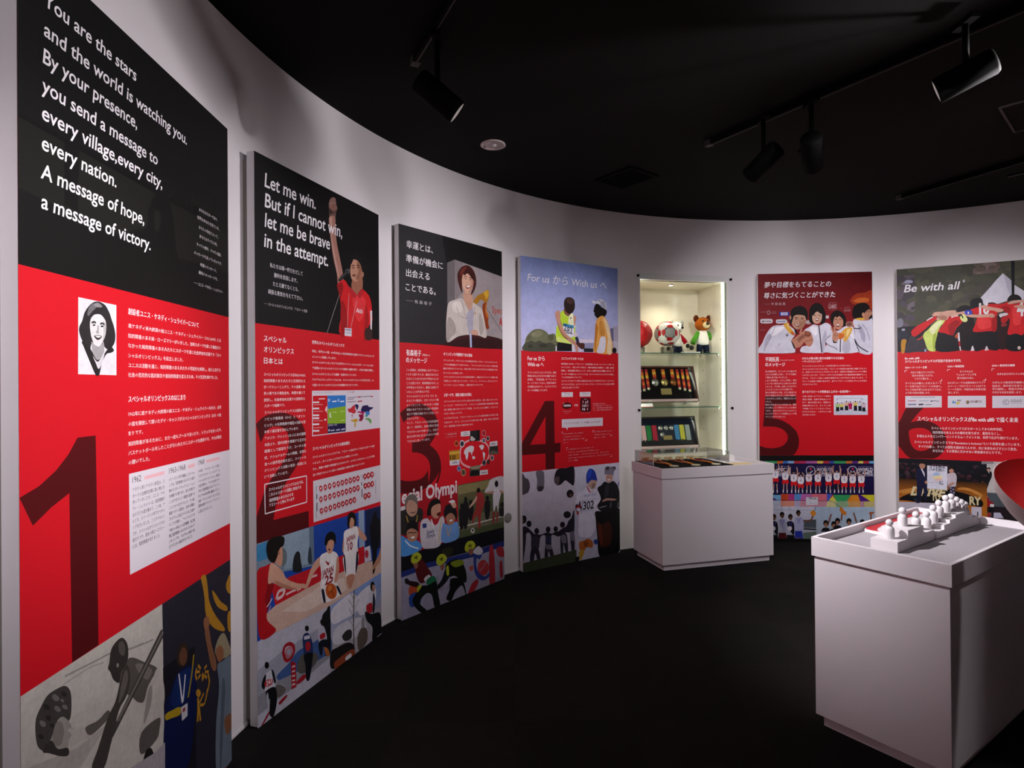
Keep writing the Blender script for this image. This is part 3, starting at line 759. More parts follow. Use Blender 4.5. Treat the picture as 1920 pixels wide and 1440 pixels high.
   ('p','#b21a24',1,[446,1532,442,1541,433,1544,423,1538,420,1527,424,1518,433,1515,442,1521]),
   ('l','#f0dcdc',4.5,1,[428,1535,430,1529,437,1524]),
   ('l','#f0dcdc',4,1,[428,1527,438,1532]),
   ('l','#9a94a0',2,0,[426,1547,440,1548]),
   ('p','#b21a24',1,[481,1479,477,1489,467,1492,458,1486,454,1475,458,1465,468,1463,477,1468]),
   ('l','#f0dcdc',4.5,1,[463,1483,469,1477,472,1472]),
   ('l','#f0dcdc',4,1,[462,1476,473,1479]),
   ('l','#9a94a0',2,0,[460,1495,474,1496]),
   ('p','#b21a24',1,[482,1532,477,1541,468,1544,458,1538,454,1527,458,1517,468,1515,478,1521]),
   ('l','#f0dcdc',4.5,1,[463,1535,468,1529,472,1524]),
   ('l','#f0dcdc',4,1,[462,1526,473,1531]),
   ('l','#9a94a0',2,0,[461,1547,475,1548]),
   ('p','#b21a24',1,[517,1479,513,1489,503,1492,493,1486,489,1475,493,1465,503,1462,513,1468]),
   ('l','#f0dcdc',4.5,1,[498,1483,501,1477,508,1471]),
   ('l','#f0dcdc',4,1,[498,1473,509,1479]),
   ('l','#9a94a0',2,0,[496,1495,510,1496]),
   ('p','#b21a24',1,[518,1531,513,1541,503,1544,494,1538,490,1526,494,1517,504,1514,514,1520]),
   ('l','#f0dcdc',4.5,1,[499,1535,506,1529,508,1524]),
   ('l','#f0dcdc',4,1,[498,1528,509,1531]),
   ('l','#9a94a0',2,0,[496,1547,511,1548]),
   ('p','#b21a24',1,[554,1479,550,1489,540,1492,530,1486,526,1475,530,1465,540,1462,550,1468]),
   ('l','#f0dcdc',4.5,1,[535,1483,538,1477,545,1471]),
   ('l','#f0dcdc',4,1,[534,1474,546,1479]),
   ('l','#9a94a0',2,0,[532,1495,547,1496]),
   ('p','#b21a24',1,[554,1531,550,1541,540,1544,530,1537,526,1526,530,1517,540,1514,550,1520]),
   ('l','#f0dcdc',4.5,1,[535,1535,542,1529,545,1523]),
   ('l','#f0dcdc',4,1,[534,1528,546,1531]),
   ('l','#9a94a0',2,0,[533,1547,547,1548]),
   ('p','#b21a24',1,[590,1479,585,1489,575,1492,565,1486,561,1475,565,1465,575,1462,585,1468]),
   ('l','#f0dcdc',4.5,1,[570,1483,572,1476,580,1471]),
   ('l','#f0dcdc',4,1,[569,1475,581,1479]),
   ('l','#9a94a0',2,0,[567,1495,582,1496]),
   ('p','#b21a24',1,[590,1531,586,1541,575,1544,565,1537,561,1526,565,1516,576,1514,586,1520]),
   ('l','#f0dcdc',4.5,1,[571,1535,576,1529,580,1523]),
   ('l','#f0dcdc',4,1,[570,1525,581,1531]),
   ('l','#9a94a0',2,0,[568,1547,583,1548]),
   ('p','#b21a24',1,[625,1479,620,1489,610,1492,599,1486,595,1474,600,1464,610,1462,621,1468]),
   ('l','#f0dcdc',4.5,1,[605,1483,607,1476,615,1471]),
   ('l','#f0dcdc',4,1,[604,1477,616,1479]),
   ('l','#9a94a0',2,0,[602,1495,618,1496]),
   ('p','#b21a24',1,[625,1531,621,1541,610,1544,600,1537,596,1526,600,1516,611,1513,621,1520]),
   ('l','#f0dcdc',4.5,1,[605,1535,611,1529,616,1523]),
   ('l','#f0dcdc',4,1,[604,1525,617,1531]),
   ('l','#9a94a0',2,0,[603,1547,618,1548]),
   ('p','#b21a24',1,[660,1479,656,1489,645,1492,634,1486,630,1474,635,1464,645,1461,656,1467]),
   ('l','#f0dcdc',4.5,1,[640,1483,646,1477,650,1471]),
   ('l','#f0dcdc',4,1,[639,1476,651,1479]),
   ('l','#9a94a0',2,0,[637,1496,653,1496]),
   ('p','#b21a24',1,[661,1531,656,1541,645,1544,635,1537,631,1526,635,1516,646,1513,657,1519]),
   ('l','#f0dcdc',4.5,1,[641,1535,646,1528,651,1523]),
   ('l','#f0dcdc',4,1,[640,1526,652,1531]),
   ('l','#9a94a0',2,0,[638,1547,653,1548]),
   ('p','#b21a24',1,[697,1479,692,1489,681,1492,670,1486,666,1474,670,1464,681,1461,692,1467]),
   ('l','#f0dcdc',4.5,1,[676,1483,681,1477,686,1471]),
   ('l','#f0dcdc',4,1,[675,1473,688,1479]),
   ('l','#9a94a0',2,0,[673,1496,689,1497]),
   ('p','#b21a24',1,[697,1531,693,1541,681,1544,671,1537,666,1526,671,1515,682,1513,693,1519]),
   ('l','#f0dcdc',4.5,1,[676,1535,684,1529,687,1522]),
   ('l','#f0dcdc',4,1,[675,1523,688,1531]),
   ('l','#9a94a0',2,0,[673,1547,690,1548]),
   ('p','#b21a24',1,[732,1479,727,1489,716,1492,705,1486,700,1474,705,1464,716,1461,728,1467]),
   ('l','#f0dcdc',4.5,1,[711,1483,717,1477,722,1471]),
   ('l','#f0dcdc',4,1,[710,1473,723,1479]),
   ('l','#9a94a0',2,0,[708,1496,724,1497]),
   ('p','#b21a24',1,[733,1531,728,1541,717,1544,705,1537,701,1525,706,1515,717,1512,728,1519]),
   ('l','#f0dcdc',4.5,1,[711,1534,717,1528,722,1522]),
   ('l','#f0dcdc',4,1,[710,1525,723,1530]),
   ('l','#9a94a0',2,0,[708,1547,725,1548]),
   ('p','#b21a24',1,[768,1479,763,1489,752,1492,740,1486,736,1474,741,1464,752,1461,764,1467]),
   ('l','#f0dcdc',4.5,1,[746,1483,750,1476,757,1471]),
   ('l','#f0dcdc',4,1,[745,1474,759,1479]),
   ('l','#9a94a0',2,0,[743,1496,760,1497]),
   ('p','#b21a24',1,[769,1531,764,1541,752,1544,741,1537,736,1525,741,1515,753,1512,764,1519]),
   ('l','#f0dcdc',4.5,1,[747,1534,753,1528,758,1522]),
   ('l','#f0dcdc',4,1,[746,1524,759,1530]),
   ('l','#9a94a0',2,0,[744,1547,761,1548]),
   ('p','#b21a24',1,[449,1589,445,1598,435,1600,426,1594,422,1583,426,1574,435,1572,445,1578]),
   ('l','#f0dcdc',4.5,1,[431,1592,437,1586,440,1581]),
   ('l','#f0dcdc',4,1,[430,1583,441,1588]),
   ('l','#9a94a0',2,0,[428,1603,442,1605]),
   ('p','#b21a24',1,[484,1588,480,1598,470,1600,460,1594,456,1583,461,1574,470,1571,480,1577]),
   ('l','#f0dcdc',4.5,1,[465,1592,472,1586,475,1581]),
   ('l','#f0dcdc',4,1,[464,1581,476,1588]),
   ('l','#9a94a0',2,0,[463,1603,477,1605]),
   ('p','#b21a24',1,[520,1588,515,1598,505,1600,496,1594,492,1583,496,1573,506,1571,516,1577]),
   ('l','#f0dcdc',4.5,1,[501,1592,504,1585,510,1580]),
   ('l','#f0dcdc',4,1,[500,1585,511,1588]),
   ('l','#9a94a0',2,0,[498,1603,513,1605]),
   ('p','#b21a24',1,[556,1588,552,1598,542,1600,532,1594,528,1583,532,1573,542,1571,552,1577]),
   ('l','#f0dcdc',4.5,1,[537,1592,540,1585,547,1580]),
   ('l','#f0dcdc',4,1,[536,1582,548,1588]),
   ('l','#9a94a0',2,0,[534,1604,549,1605]),
   ('p','#b21a24',1,[592,1588,587,1598,577,1600,567,1594,562,1583,567,1573,577,1570,587,1577]),
   ('l','#f0dcdc',4.5,1,[572,1592,577,1585,582,1580]),
   ('l','#f0dcdc',4,1,[571,1581,583,1588]),
   ('l','#9a94a0',2,0,[569,1604,584,1605]),
   ('p','#b21a24',1,[627,1588,622,1598,612,1600,601,1594,597,1583,601,1573,612,1570,622,1577]),
   ('l','#f0dcdc',4.5,1,[607,1591,614,1586,617,1580]),
   ('l','#f0dcdc',4,1,[606,1585,618,1588]),
   ('l','#9a94a0',2,0,[604,1604,619,1605]),
   ('p','#b21a24',1,[662,1588,657,1598,646,1601,636,1594,632,1582,636,1572,647,1570,658,1576]),
   ('l','#f0dcdc',4.5,1,[642,1591,650,1586,652,1580]),
   ('l','#f0dcdc',4,1,[641,1580,653,1588]),
   ('l','#9a94a0',2,0,[639,1604,654,1605]),
   ('p','#b21a24',1,[698,1588,693,1598,682,1601,671,1594,667,1582,672,1572,683,1570,694,1576]),
   ('l','#f0dcdc',4.5,1,[677,1591,686,1586,688,1580]),
   ('l','#f0dcdc',4,1,[676,1584,689,1588]),
   ('l','#9a94a0',2,0,[674,1604,690,1605]),
   ('p','#b21a24',1,[733,1588,728,1598,717,1601,706,1594,701,1582,706,1572,717,1569,729,1576]),
   ('l','#f0dcdc',4.5,1,[712,1591,720,1586,723,1579]),
   ('l','#f0dcdc',4,1,[711,1583,724,1588]),
   ('l','#9a94a0',2,0,[709,1604,725,1606]),
   ('p','#b21a24',1,[838,1478,833,1489,821,1492,809,1485,804,1473,809,1463,821,1460,833,1466]),
   ('l','#f0dcdc',4.5,1,[815,1482,819,1476,827,1470]),
   ('l','#f0dcdc',4,1,[814,1472,828,1478]),
   ('l','#9a94a0',2,0,[812,1496,829,1497]),
   ('p','#b21a24',1,[873,1478,868,1489,856,1492,843,1485,839,1473,844,1462,856,1459,868,1466]),
   ('l','#f0dcdc',4.5,1,[850,1482,853,1475,862,1470]),
   ('l','#f0dcdc',4,1,[849,1473,863,1478]),
   ('l','#9a94a0',2,0,[847,1496,864,1497]),
   ('p','#b21a24',1,[910,1478,905,1489,892,1492,880,1486,875,1473,880,1462,893,1459,905,1466]),
   ('l','#f0dcdc',4.5,1,[887,1483,891,1476,899,1470]),
   ('l','#f0dcdc',4,1,[886,1471,900,1478]),
   ('l','#9a94a0',2,0,[883,1496,902,1497]),
   ('p','#b21a24',1,[840,1531,835,1541,823,1544,811,1537,806,1525,812,1514,824,1512,836,1518]),
   ('l','#f0dcdc',4.5,1,[818,1534,821,1527,829,1522]),
   ('l','#f0dcdc',4,1,[816,1527,830,1530]),
   ('l','#9a94a0',2,0,[814,1548,832,1549]),
   ('p','#b21a24',1,[874,1531,869,1542,857,1544,845,1538,840,1525,845,1515,857,1512,869,1518]),
   ('l','#f0dcdc',4.5,1,[851,1535,855,1528,863,1522]),
   ('l','#f0dcdc',4,1,[850,1523,864,1531]),
   ('l','#9a94a0',2,0,[848,1548,866,1549]),
   ('p','#b21a24',1,[912,1532,906,1542,894,1545,881,1538,876,1526,882,1515,894,1512,907,1519]),
   ('l','#f0dcdc',4.5,1,[888,1535,893,1529,900,1523]),
   ('l','#f0dcdc',4,1,[887,1525,901,1531]),
   ('l','#9a94a0',2,0,[885,1549,903,1550]),
   ('p','#b21a24',1,[840,1587,834,1598,822,1601,811,1594,806,1581,811,1571,823,1568,835,1575]),
   ('l','#f0dcdc',4.5,1,[817,1591,819,1584,828,1579]),
   ('l','#f0dcdc',4,1,[816,1580,829,1587]),
   ('l','#9a94a0',2,0,[814,1604,831,1606]),
   ('p','#b21a24',1,[876,1587,871,1598,859,1600,846,1593,842,1581,847,1570,859,1568,871,1575]),
   ('l','#f0dcdc',4.5,1,[853,1591,856,1583,865,1578]),
   ('l','#f0dcdc',4,1,[852,1579,866,1587]),
   ('l','#9a94a0',2,0,[850,1604,868,1605]),
   ('l','#a8a2ae',2.5,0,[395,1462,405,1462]),
   ('l','#a8a2ae',2.5,0,[395,1462,396,1487]),
   ('l','#a8a2ae',2.5,0,[405,1609,395,1611]),
   ('l','#a8a2ae',2.5,0,[395,1611,394,1583]),
   ('l','#a8a2ae',2.5,0,[779,1465,795,1464]),
   ('l','#a8a2ae',2.5,0,[795,1464,797,1491]),
   ('l','#a8a2ae',2.5,0,[779,1614,795,1614]),
   ('l','#a8a2ae',2.5,0,[928,1472,930,1486]),
   ('l','#a8a2ae',2.5,0,[929,1511,930,1589]),
   ('l','#7a7482',6,0,[399,1498,399,1521]),
   ('l','#7a7482',6,0,[400,1539,400,1581]),
   ('l','#7a7482',6,0,[788,1500,788,1519]),
   ('l','#7a7482',6,0,[790,1538,790,1582]),
  ]),
  ('basketball_photograph', 'basketball match with players in white 25 and 10 and a rival in red', [
   ('p','#1b44a0',0,[0,1635,373,1645,984,1667,984,2049,502,2067,0,2041]),
   ('p','#74889a',0,[0,1635,375,1646,379,1835,0,1773]),
   ('p','#8ba0b2',0,[151,1639,341,1645,342,1814,169,1792]),
   ('p','#5f7488',0,[341,1645,375,1646,379,1835,344,1818]),
   ('p','#3a7fae',0,[0,1642,59,1640,63,1714,0,1710]),
   ('p','#626f72',1,[186,1741,178,1768,159,1775,141,1758,134,1727,142,1700,160,1693,179,1710]),
   ('p','#1d2124',1,[226,1815,230,1760,251,1735,273,1745,280,1782,288,1820,280,1835]),
   ('p','#2f3a44',1,[331,1803,340,1740,356,1752,359,1819]),
   ('p','#8ea4c0',0,[756,1653,812,1656,816,1865,761,1854]),
   ('p','#16254a',0,[825,1663,984,1669,984,1911,825,1875]),
   ('p','#bf1a26',0,[82,1829,426,1844,810,1853,812,1948,441,1929,110,1932]),
   ('l','#e3c4c6',14,1,[116,1904,133,1876,168,1881,153,1903,118,1905]),
   ('l','#e3c4c6',9,1,[178,1905,230,1905,279,1913]),
   ('l','#e3c4c6',10,1,[330,1883,364,1883,400,1886]),
   ('l','#a9121c',5,0,[237,1833,252,1936]),
   ('p','#cfaf9f',0,[59,1943,110,1929,435,1923,812,1944,984,1974,984,2050,502,2068,19,2041]),
   ('p','#dcc6bb',0,[147,1969,435,1946,616,1964,643,2037,317,2031]),
   ('p','#c9c6d2',0,[813,1864,869,1866,884,1952,815,1945]),
   ('p','#b03040',1,[853,1909,847,1923,834,1926,821,1915,815,1898,821,1884,834,1881,848,1891]),
   ('p','#0e1116',1,[867,1775,887,1736,910,1696,934,1693,950,1732,984,1756,984,1836,942,1915,924,2007,896,2029,893,1919]),
   ('p','#b58468',1,[984,1907,958,1942,916,1974,893,1991,900,2010,941,1998,984,1974]),
   ('p','#b3131d',1,[0,1754,53,1741,105,1740,91,1762,68,1788,66,1817,100,1837,85,1873,59,1937,62,1978,113,2039,18,2037,0,1894]),
   ('p','#8a0e16',1,[66,1817,100,1837,85,1873,59,1937,47,1880,57,1844]),
   ('l','#e8d2d2',5,1,[56,1917,75,1906,89,1891]),
   ('l','#d99a9c',5,1,[65,1946,81,1919]),
   ('p','#cf9f88',1,[83,1739,125,1765,159,1799,184,1837,252,1878,305,1898,313,1914,309,1921,274,1910,256,1921,246,1906,179,1878,124,1846,95,1826,69,1823,66,1794]),
   ('p','#b07a64',1,[109,1821,179,1863,241,1898,246,1906,179,1880,124,1847]),
   ('p','#120f0e',1,[56,1673,65,1642,106,1632,156,1641,171,1656,166,1681,152,1688,138,1695,125,1726,102,1742,74,1725,61,1700]),
   ('p','#c48f76',1,[122,1725,138,1694,154,1689,158,1730,151,1767,137,1769,112,1742]),
   ('p','#a8705a',1,[141,1710,139,1716,134,1717,129,1713,127,1706,129,1700,134,1698,139,1703]),
   ('p','#cf9f88',1,[427,1806,436,1837,382,1864,350,1896,329,1920,307,1920,327,1882,355,1841,388,1814]),
   ('p','#e9e5e6',1,[422,1807,474,1797,527,1806,566,1835,574,1888,552,1960,564,1997,435,1970,431,1892]),
   ('p','#c98f78',1,[561,1839,579,1893,562,1960,536,1964,547,1911]),
   ('p','#c99276',1,[472,1752,493,1740,531,1755,533,1784,514,1810,486,1806,472,1779]),
   ('p','#0f0d0e',1,[459,1752,470,1715,507,1703,541,1719,552,1749,545,1778,528,1750,492,1745,474,1765]),
   ('p','#8e1622',1,[463,1835,488,1867,501,1840,492,1853]),
   ('p','#3a1a18',1,[487,1785,502,1787,499,1797]),
   ('l','#d8d2d6',3,1,[437,1818,431,1907]),
   ('t','JAPAN',438,1908,91,44,'#8e1622',0.03,0),
   ('t','25',458,1955,67,62,'#8e1622',0.03,0),
   ('p','#e6e2e4',1,[435,1967,565,1994,594,2038,535,2048,471,2041,437,2020]),
   ('p','#14182c',1,[432,1971,450,1973,464,2037,446,2029]),
   ('p','#14182c',1,[551,1991,570,1995,596,2039,583,2041]),
   ('p','#c0561f',1,[556,2010,549,2038,518,2042,484,2021,465,1988,472,1961,501,1957,536,1977]),
   ('l','#3a160c',3,1,[472,2007,516,1995,549,1982]),
   ('l','#3a160c',3,1,[479,1968,512,2001,535,2036]),
   ('p','#d87838',1,[515,1987,510,1995,499,1996,489,1988,484,1977,489,1969,500,1968,511,1976]),
   ('p','#c89078',1,[742,1731,785,1768,823,1800,835,1824,807,1822,756,1784]),
   ('p','#c89078',1,[627,1735,616,1768,607,1806,610,1833,648,1858,671,1854,637,1826,635,1781]),
   ('p','#e9e5e6',1,[622,1734,672,1726,730,1726,756,1764,744,1821,740,1873,626,1857,621,1790]),
   ('p','#c99276',1,[670,1690,684,1669,716,1682,716,1715,689,1730,672,1715]),
   ('p','#150f0f',1,[653,1686,662,1649,702,1646,731,1675,733,1719,715,1725,713,1690,687,1673,673,1697,669,1721,655,1713]),
   ('t','JAPAN',640,1792,83,38,'#8e1622',0.03,0),
   ('t','10',654,1839,44,56,'#8e1622',0.03,0),
   ('p','#e6e2e4',1,[618,1857,743,1872,748,1930,718,1986,675,1982,638,1968,617,1908]),
   ('p','#14182c',1,[618,1857,629,1859,638,1955,622,1910]),
   ('p','#14182c',1,[734,1871,749,1874,748,1930,724,1977]),
   ('p','#b98068',1,[641,1968,715,1980,688,2034,663,2035]),
  ]),
  ('winter_sport_photograph', 'skiers in bibs beside a red winter sports column', [
   ('p','#9c9eae',0,[0,2041,502,2068,499,2400,0,2400]),
   ('p','#b8b9c8',0,[0,2041,502,2068,502,2144,146,2145,0,2161]),
   ('p','#3c588f',1,[113,2239,185,2218,249,2190,304,2190,384,2196,469,2193,502,2214,501,2305,314,2293,175,2285]),
   ('p','#8c8c96',0,[0,2270,135,2263,314,2290,501,2302,500,2400,0,2400]),
   ('p','#b6b6c4',0,[0,2348,302,2335,501,2321,500,2400,0,2400]),
   ('p','#14161a',1,[433,2103,471,2079,500,2069,501,2298,468,2269,432,2216]),
   ('p','#55524e',1,[248,2260,281,2218,360,2237,407,2280,360,2310,280,2303]),
   ('p','#5f5a58',1,[95,2277,134,2283,174,2323,134,2337,100,2313]),
   ('p','#16130f',1,[335,2116,331,2124,320,2124,310,2116,306,2105,310,2097,321,2097,331,2105]),
   ('p','#20305c',1,[291,2136,322,2131,347,2159,363,2209,360,2274,338,2355,316,2338,305,2257,293,2194]),
   ('p','#a8202c',1,[310,2176,340,2181,344,2216,317,2215]),
   ('p','#c9c8d4',0,[299,2139,340,2149,343,2166,301,2156]),
   ('p','#0f1118',1,[298,2225,360,2241,358,2280,334,2357,311,2339,308,2280]),
   ('p','#1c1512',1,[449,2129,445,2137,434,2137,424,2129,420,2118,424,2110,434,2110,445,2118]),
   ('p','#b6b6c8',1,[404,2148,439,2143,460,2174,472,2220,450,2234,410,2213]),
   ('p','#a8202c',1,[418,2180,455,2184,457,2207,422,2203]),
   ('p','#141826',1,[408,2212,469,2223,493,2294,462,2300,444,2243,431,2287,413,2260]),
   ('p','#a8602c',1,[450,2253,481,2274,493,2310,466,2298]),
   ('l','#9c1826',16,1,[167,2179,158,2151,171,2130,199,2132,224,2152,228,2181,206,2199,181,2198,163,2177]),
   ('l','#b86a76',9,1,[181,2178,176,2155,191,2146,212,2160,209,2179,191,2186,181,2174]),
   ('p','#a01826',0,[206,2212,240,2234,245,2345,211,2342]),
   ('p','#d3b4ba',0,[214,2238,236,2243,235,2251,214,2246]),
   ('p','#d3b4ba',0,[214,2259,235,2264,235,2272,214,2267]),
   ('p','#d3b4ba',0,[214,2279,235,2285,235,2293,214,2288]),
   ('p','#d3b4ba',0,[214,2300,235,2306,235,2314,214,2308]),
   ('p','#d3b4ba',0,[214,2317,235,2323,235,2332,213,2326]),
   ('p','#9c1a28',1,[248,2323,291,2312,311,2325,297,2339,253,2338]),
   ('p','#0e0c0c',1,[68,2168,64,2177,55,2177,45,2168,42,2157,46,2148,55,2148,64,2156]),
   ('p','#c6c6d2',1,[28,2216,53,2195,86,2199,103,2245,103,2281,48,2269,39,2244]),
   ('p','#12131a',1,[23,2236,32,2208,49,2199,47,2234,39,2257]),
   ('p','#12131a',1,[83,2195,98,2212,109,2257,97,2255]),
   ('p','#a8222e',1,[44,2226,84,2231,86,2256,46,2250]),
   ('t','243',50,2249,34,30,'#e3d2d6',0.03,0),
   ('p','#0e0f14',1,[48,2269,103,2278,116,2338,94,2400,68,2375,74,2320,59,2303]),
   ('p','#b6b6c4',1,[53,2286,62,2288,66,2349,59,2344]),
   ('p','#8e1a26',1,[129,2355,174,2347,179,2359,135,2370]),
   ('p','#8e1a26',1,[19,2400,61,2366,66,2377,30,2400]),
  ]),
  ('snowboard_photograph', 'bare tree on a snow slope with a seated rider', [
   ('g',['#8fa6d4','#6f92d0','#9a98a4','#b2b0bc'],0,[502,2068,984,2050,984,2275,500,2267]),
   ('p','#a6a3ac',0,[500,2244,984,2240,984,2400,499,2400]),
   ('p','#d8d6e0',1,[508,2100,601,2071,699,2072,757,2141,713,2183,614,2179,521,2167]),
   ('p','#d8d6e0',1,[728,2114,835,2083,915,2100,922,2181,849,2224,757,2207]),
   ('p','#c9c8d4',1,[533,2203,641,2197,786,2235,816,2314,640,2301,532,2272]),
   ('l','#4a4038',9,1,[711,2059,703,2221,707,2400]),
   ('l','#6a6058',3,1,[707,2156,656,2090]),
   ('l','#6a6058',3,1,[707,2173,758,2124]),
   ('l','#6a6058',3,1,[705,2205,663,2140]),
   ('l','#6a6058',3,1,[706,2222,757,2191]),
   ('l','#6a6058',3,1,[706,2107,678,2064]),
   ('l','#6a6058',3,1,[709,2108,736,2084]),
   ('l','#6a6058',3,1,[703,2253,662,2197]),
   ('l','#6a6058',3,1,[706,2271,763,2252]),
   ('p','#1c1a1a',1,[500,2374,504,2299,558,2299,640,2309,696,2340,710,2379,639,2400,557,2400]),
   ('p','#2f2c2c',1,[599,2260,640,2245,683,2262,682,2302,626,2295]),
   ('p','#8c3f26',1,[531,2365,598,2359,696,2365,707,2400,597,2400,544,2400]),
   ('p','#d6d3da',1,[628,2380,674,2378,681,2400,636,2400]),
   ('p','#5a5048',1,[740,2317,786,2285,832,2320,831,2379,754,2400]),
   ('p','#8f8a8c',1,[779,2241,802,2241,809,2294,778,2282]),
   ('p','#c9c8d6',1,[833,2193,853,2144,882,2133,901,2174,894,2215]),
   ('p','#a8202c',1,[830,2183,884,2190,884,2237,836,2226]),
   ('p','#15110f',1,[915,2107,908,2124,892,2127,876,2114,869,2092,876,2075,892,2072,908,2085]),
   ('p','#b58a74',1,[889,2092,915,2102,918,2127,895,2130]),
   ('p','#11131a',1,[814,2212,880,2249,962,2270,984,2329,984,2400,935,2400,886,2400,887,2325,832,2269]),
   ('p','#1c1f28',1,[898,2138,917,2179,909,2246,890,2239]),
   ('l','#d3d2dc',6,1,[935,2400,984,2400]),
  ]),
 ],
 3: [
  ('portrait_photograph', 'smiling woman in a pale jacket speaking at a lectern', [
   ('p','#242225',0,[0,0,984,0,984,718,0,718]),
   ('p','#0b0b0c',0,[369,0,984,0,984,188,494,141,406,176]),
   ('p','#6b6567',0,[415,171,486,139,493,419,488,687,412,694]),
   ('p','#9a9092',0,[486,139,984,185,984,652,488,687]),
   ('p','#857b7d',0,[486,139,565,147,553,349,491,419]),
   ('p','#a8741c',1,[665,409,689,373,727,347,777,324,827,300,835,338,821,378,798,403,779,389,745,379,710,409,680,422]),
   ('p','#d0a030',1,[777,326,825,304,831,338,804,371,794,350]),
   ('p','#8a3814',1,[763,416,793,394,812,401,802,445,829,483,824,532,833,574,802,579,788,535,770,485]),
   ('p','#c06a20',1,[798,409,812,403,805,445,827,483,818,503,792,461]),
   ('t','Spec',868,459,112,66,'#a8544a',0.02,0),
   ('t','A',947,543,38,80,'#b02024',0.04,0),
   ('l','#8a8288',3,1,[870,580,984,588]),
   ('l','#2a1c1c',4,0,[804,430,984,595]),
   ('p','#2f0f12',1,[400,720,405,696,489,659,591,637,707,625,984,647,984,714]),
   ('p','#42181a',1,[439,696,559,651,707,632,934,653,707,650,559,665]),
   ('p','#c8beb8',1,[426,434,491,407,544,391,573,405,603,443,638,486,658,410,710,425,756,444,777,499,805,638,713,632,601,636,511,653,412,696,399,613,407,503]),
   ('p','#a59b96',1,[426,529,480,566,489,628,439,665,410,691,401,613]),
   ('p','#dcd4ce',1,[461,436,532,415,562,461,521,493,471,484]),
   ('p','#a9a09b',1,[731,474,758,508,774,587,740,629,725,561]),
   ('l','#8c827e',4,1,[547,399,572,467,602,542,617,626]),
   ('l','#8c827e',4,1,[688,434,666,508,654,610]),
   ('l','#8c827e',3,1,[501,453,535,513,592,522]),
   ('p','#b39a92',1,[575,403,603,443,638,486,656,416,646,381,593,387]),
   ('p','#a8a4b6',1,[597,504,641,460,662,437,668,508,654,610,620,626]),
   ('p','#c49780',1,[567,351,649,342,665,401,641,460,603,443,575,403]),
   ('p','#431611',1,[509,250,519,215,550,181,591,161,633,161,672,184,695,225,699,276,683,316,662,345,641,355,668,292,658,236,606,201,564,242,555,300,559,356,538,330,519,291]),
   ('p','#d2a48e',1,[558,245,593,203,650,223,673,250,665,293,638,336,606,354,573,334,555,294]),
   ('p','#b88470',1,[650,230,673,252,665,296,638,336,617,347,647,295]),
   ('p','#3a120e',1,[570,206,606,172,659,186,684,226,682,263,654,241,611,214,580,233]),
   ('p','#6a2a20',1,[539,211,575,179,606,169,575,206,549,244]),
   ('l','#3a1a14',4,1,[576,246,591,237,606,238]),
   ('l','#3a1a14',4,1,[624,242,639,238,654,243]),
   ('p','#2a1512',1,[601,251,599,254,593,255,587,255,585,254,587,251,593,250,599,250]),
   ('p','#2a1512',1,[647,252,645,255,639,256,633,256,631,254,633,252,639,250,645,250]),
   ('p','#8a2a28',1,[590,304,617,298,645,290,634,310,613,319,598,316]),
   ('p','#f0ebe8',1,[596,304,617,299,640,293,630,305,611,311]),
   ('p','#c99a86',1,[638,618,665,596,697,598,716,614,707,632,664,632,643,631]),
   ('p','#b9c0de',0,[626,629,646,628,648,719,631,720]),
   ('l','#3a4a8a',4,0,[647,630,651,717]),
   ('l','#c9bab8',2.5,0,[634,483,614,627]),
   ('p','#a86a3a',1,[694,481,692,485,687,487,683,486,681,482,683,478,688,475,692,477]),
  ]),
  ('headline_print', 'large white Japanese quotation in four lines', [
   ('t','幸運とは、',61,131,223,52,'#f1eef2',0.018,0),
   ('t','準備が機会に',57,219,316,52,'#f1eef2',0.018,0),
   ('t','出会える',56,307,197,52,'#f1eef2',0.018,0),
   ('t','ことである。',52,395,254,52,'#f1eef2',0.018,0),
   ('t','── 有 森 裕 子',53,468,218,25,'#c9c5c9',0.0,0),
  ]),
  ('numeral_print', 'huge dark red numeral three', [
   ('p','#4e060b',0,[0,1147,34,1124,68,1108,123,1093,158,1092,188,1097,246,1122,278,1150,302,1181,316,1208,320,1235,315,1265,304,1291,287,1315,267,1335,244,1359,275,1379,303,1403,324,1430,339,1465,345,1503,343,1536,333,1568,322,1594,303,1618,282,1635,330,1538,299,1574,260,1604,216,1626,173,1638,127,1642,90,1642,45,1638,0,1631,0,1550,46,1563,91,1568,132,1569,165,1564,191,1554,210,1538,228,1515,232,1602,241,1564,247,1525,245,1488,234,1457,211,1432,181,1411,141,1398,94,1392,95,1331,129,1332,160,1330,186,1321,206,1307,224,1285,233,1260,231,1230,220,1206,196,1184,165,1173,139,1169,109,1170,80,1177,50,1190,28,1206]),
  ]),
  ('text_print', 'white Japanese message text', [
   ('t','有森裕子',54,794,122,42,'#f4f2f4',0.025,0),
   ('t','前理事長からの',186,793,67,13,'#f4f2f4',0,0),
   ('t','のメッセージ',52,837,174,38,'#f4f2f4',0.02,0),
   ('t','この言葉は、知的障害のあるアスリー',53,891,274,17,'#e8d8da',0.006,0),
   ('t','トたちと接するとき、機会があたえら',53,918,273,17,'#e8d8da',0.006,0),
   ('t','れないことがどれだけ不幸かという',54,945,273,17,'#e8d8da',0.006,0),
   ('t','ことを感じます。知的障害があること',54,972,273,17,'#e8d8da',0.006,0),
   ('t','が不幸なのではなく、機会に出会えて',54,999,272,17,'#e8d8da',0.006,0),
   ('t','いないことが不幸なのです。',54,1026,192,17,'#e8d8da',0.006,0),
   ('t','スペシャルオリンピックス（SO）は、',54,1053,260,17,'#e8d8da',0.006,0),
   ('t','まさにその機会を、スポーツという場',54,1080,271,17,'#e8d8da',0.006,0),
   ('t','をつくることで、一人でも多くの知的',54,1108,271,17,'#e8d8da',0.006,0),
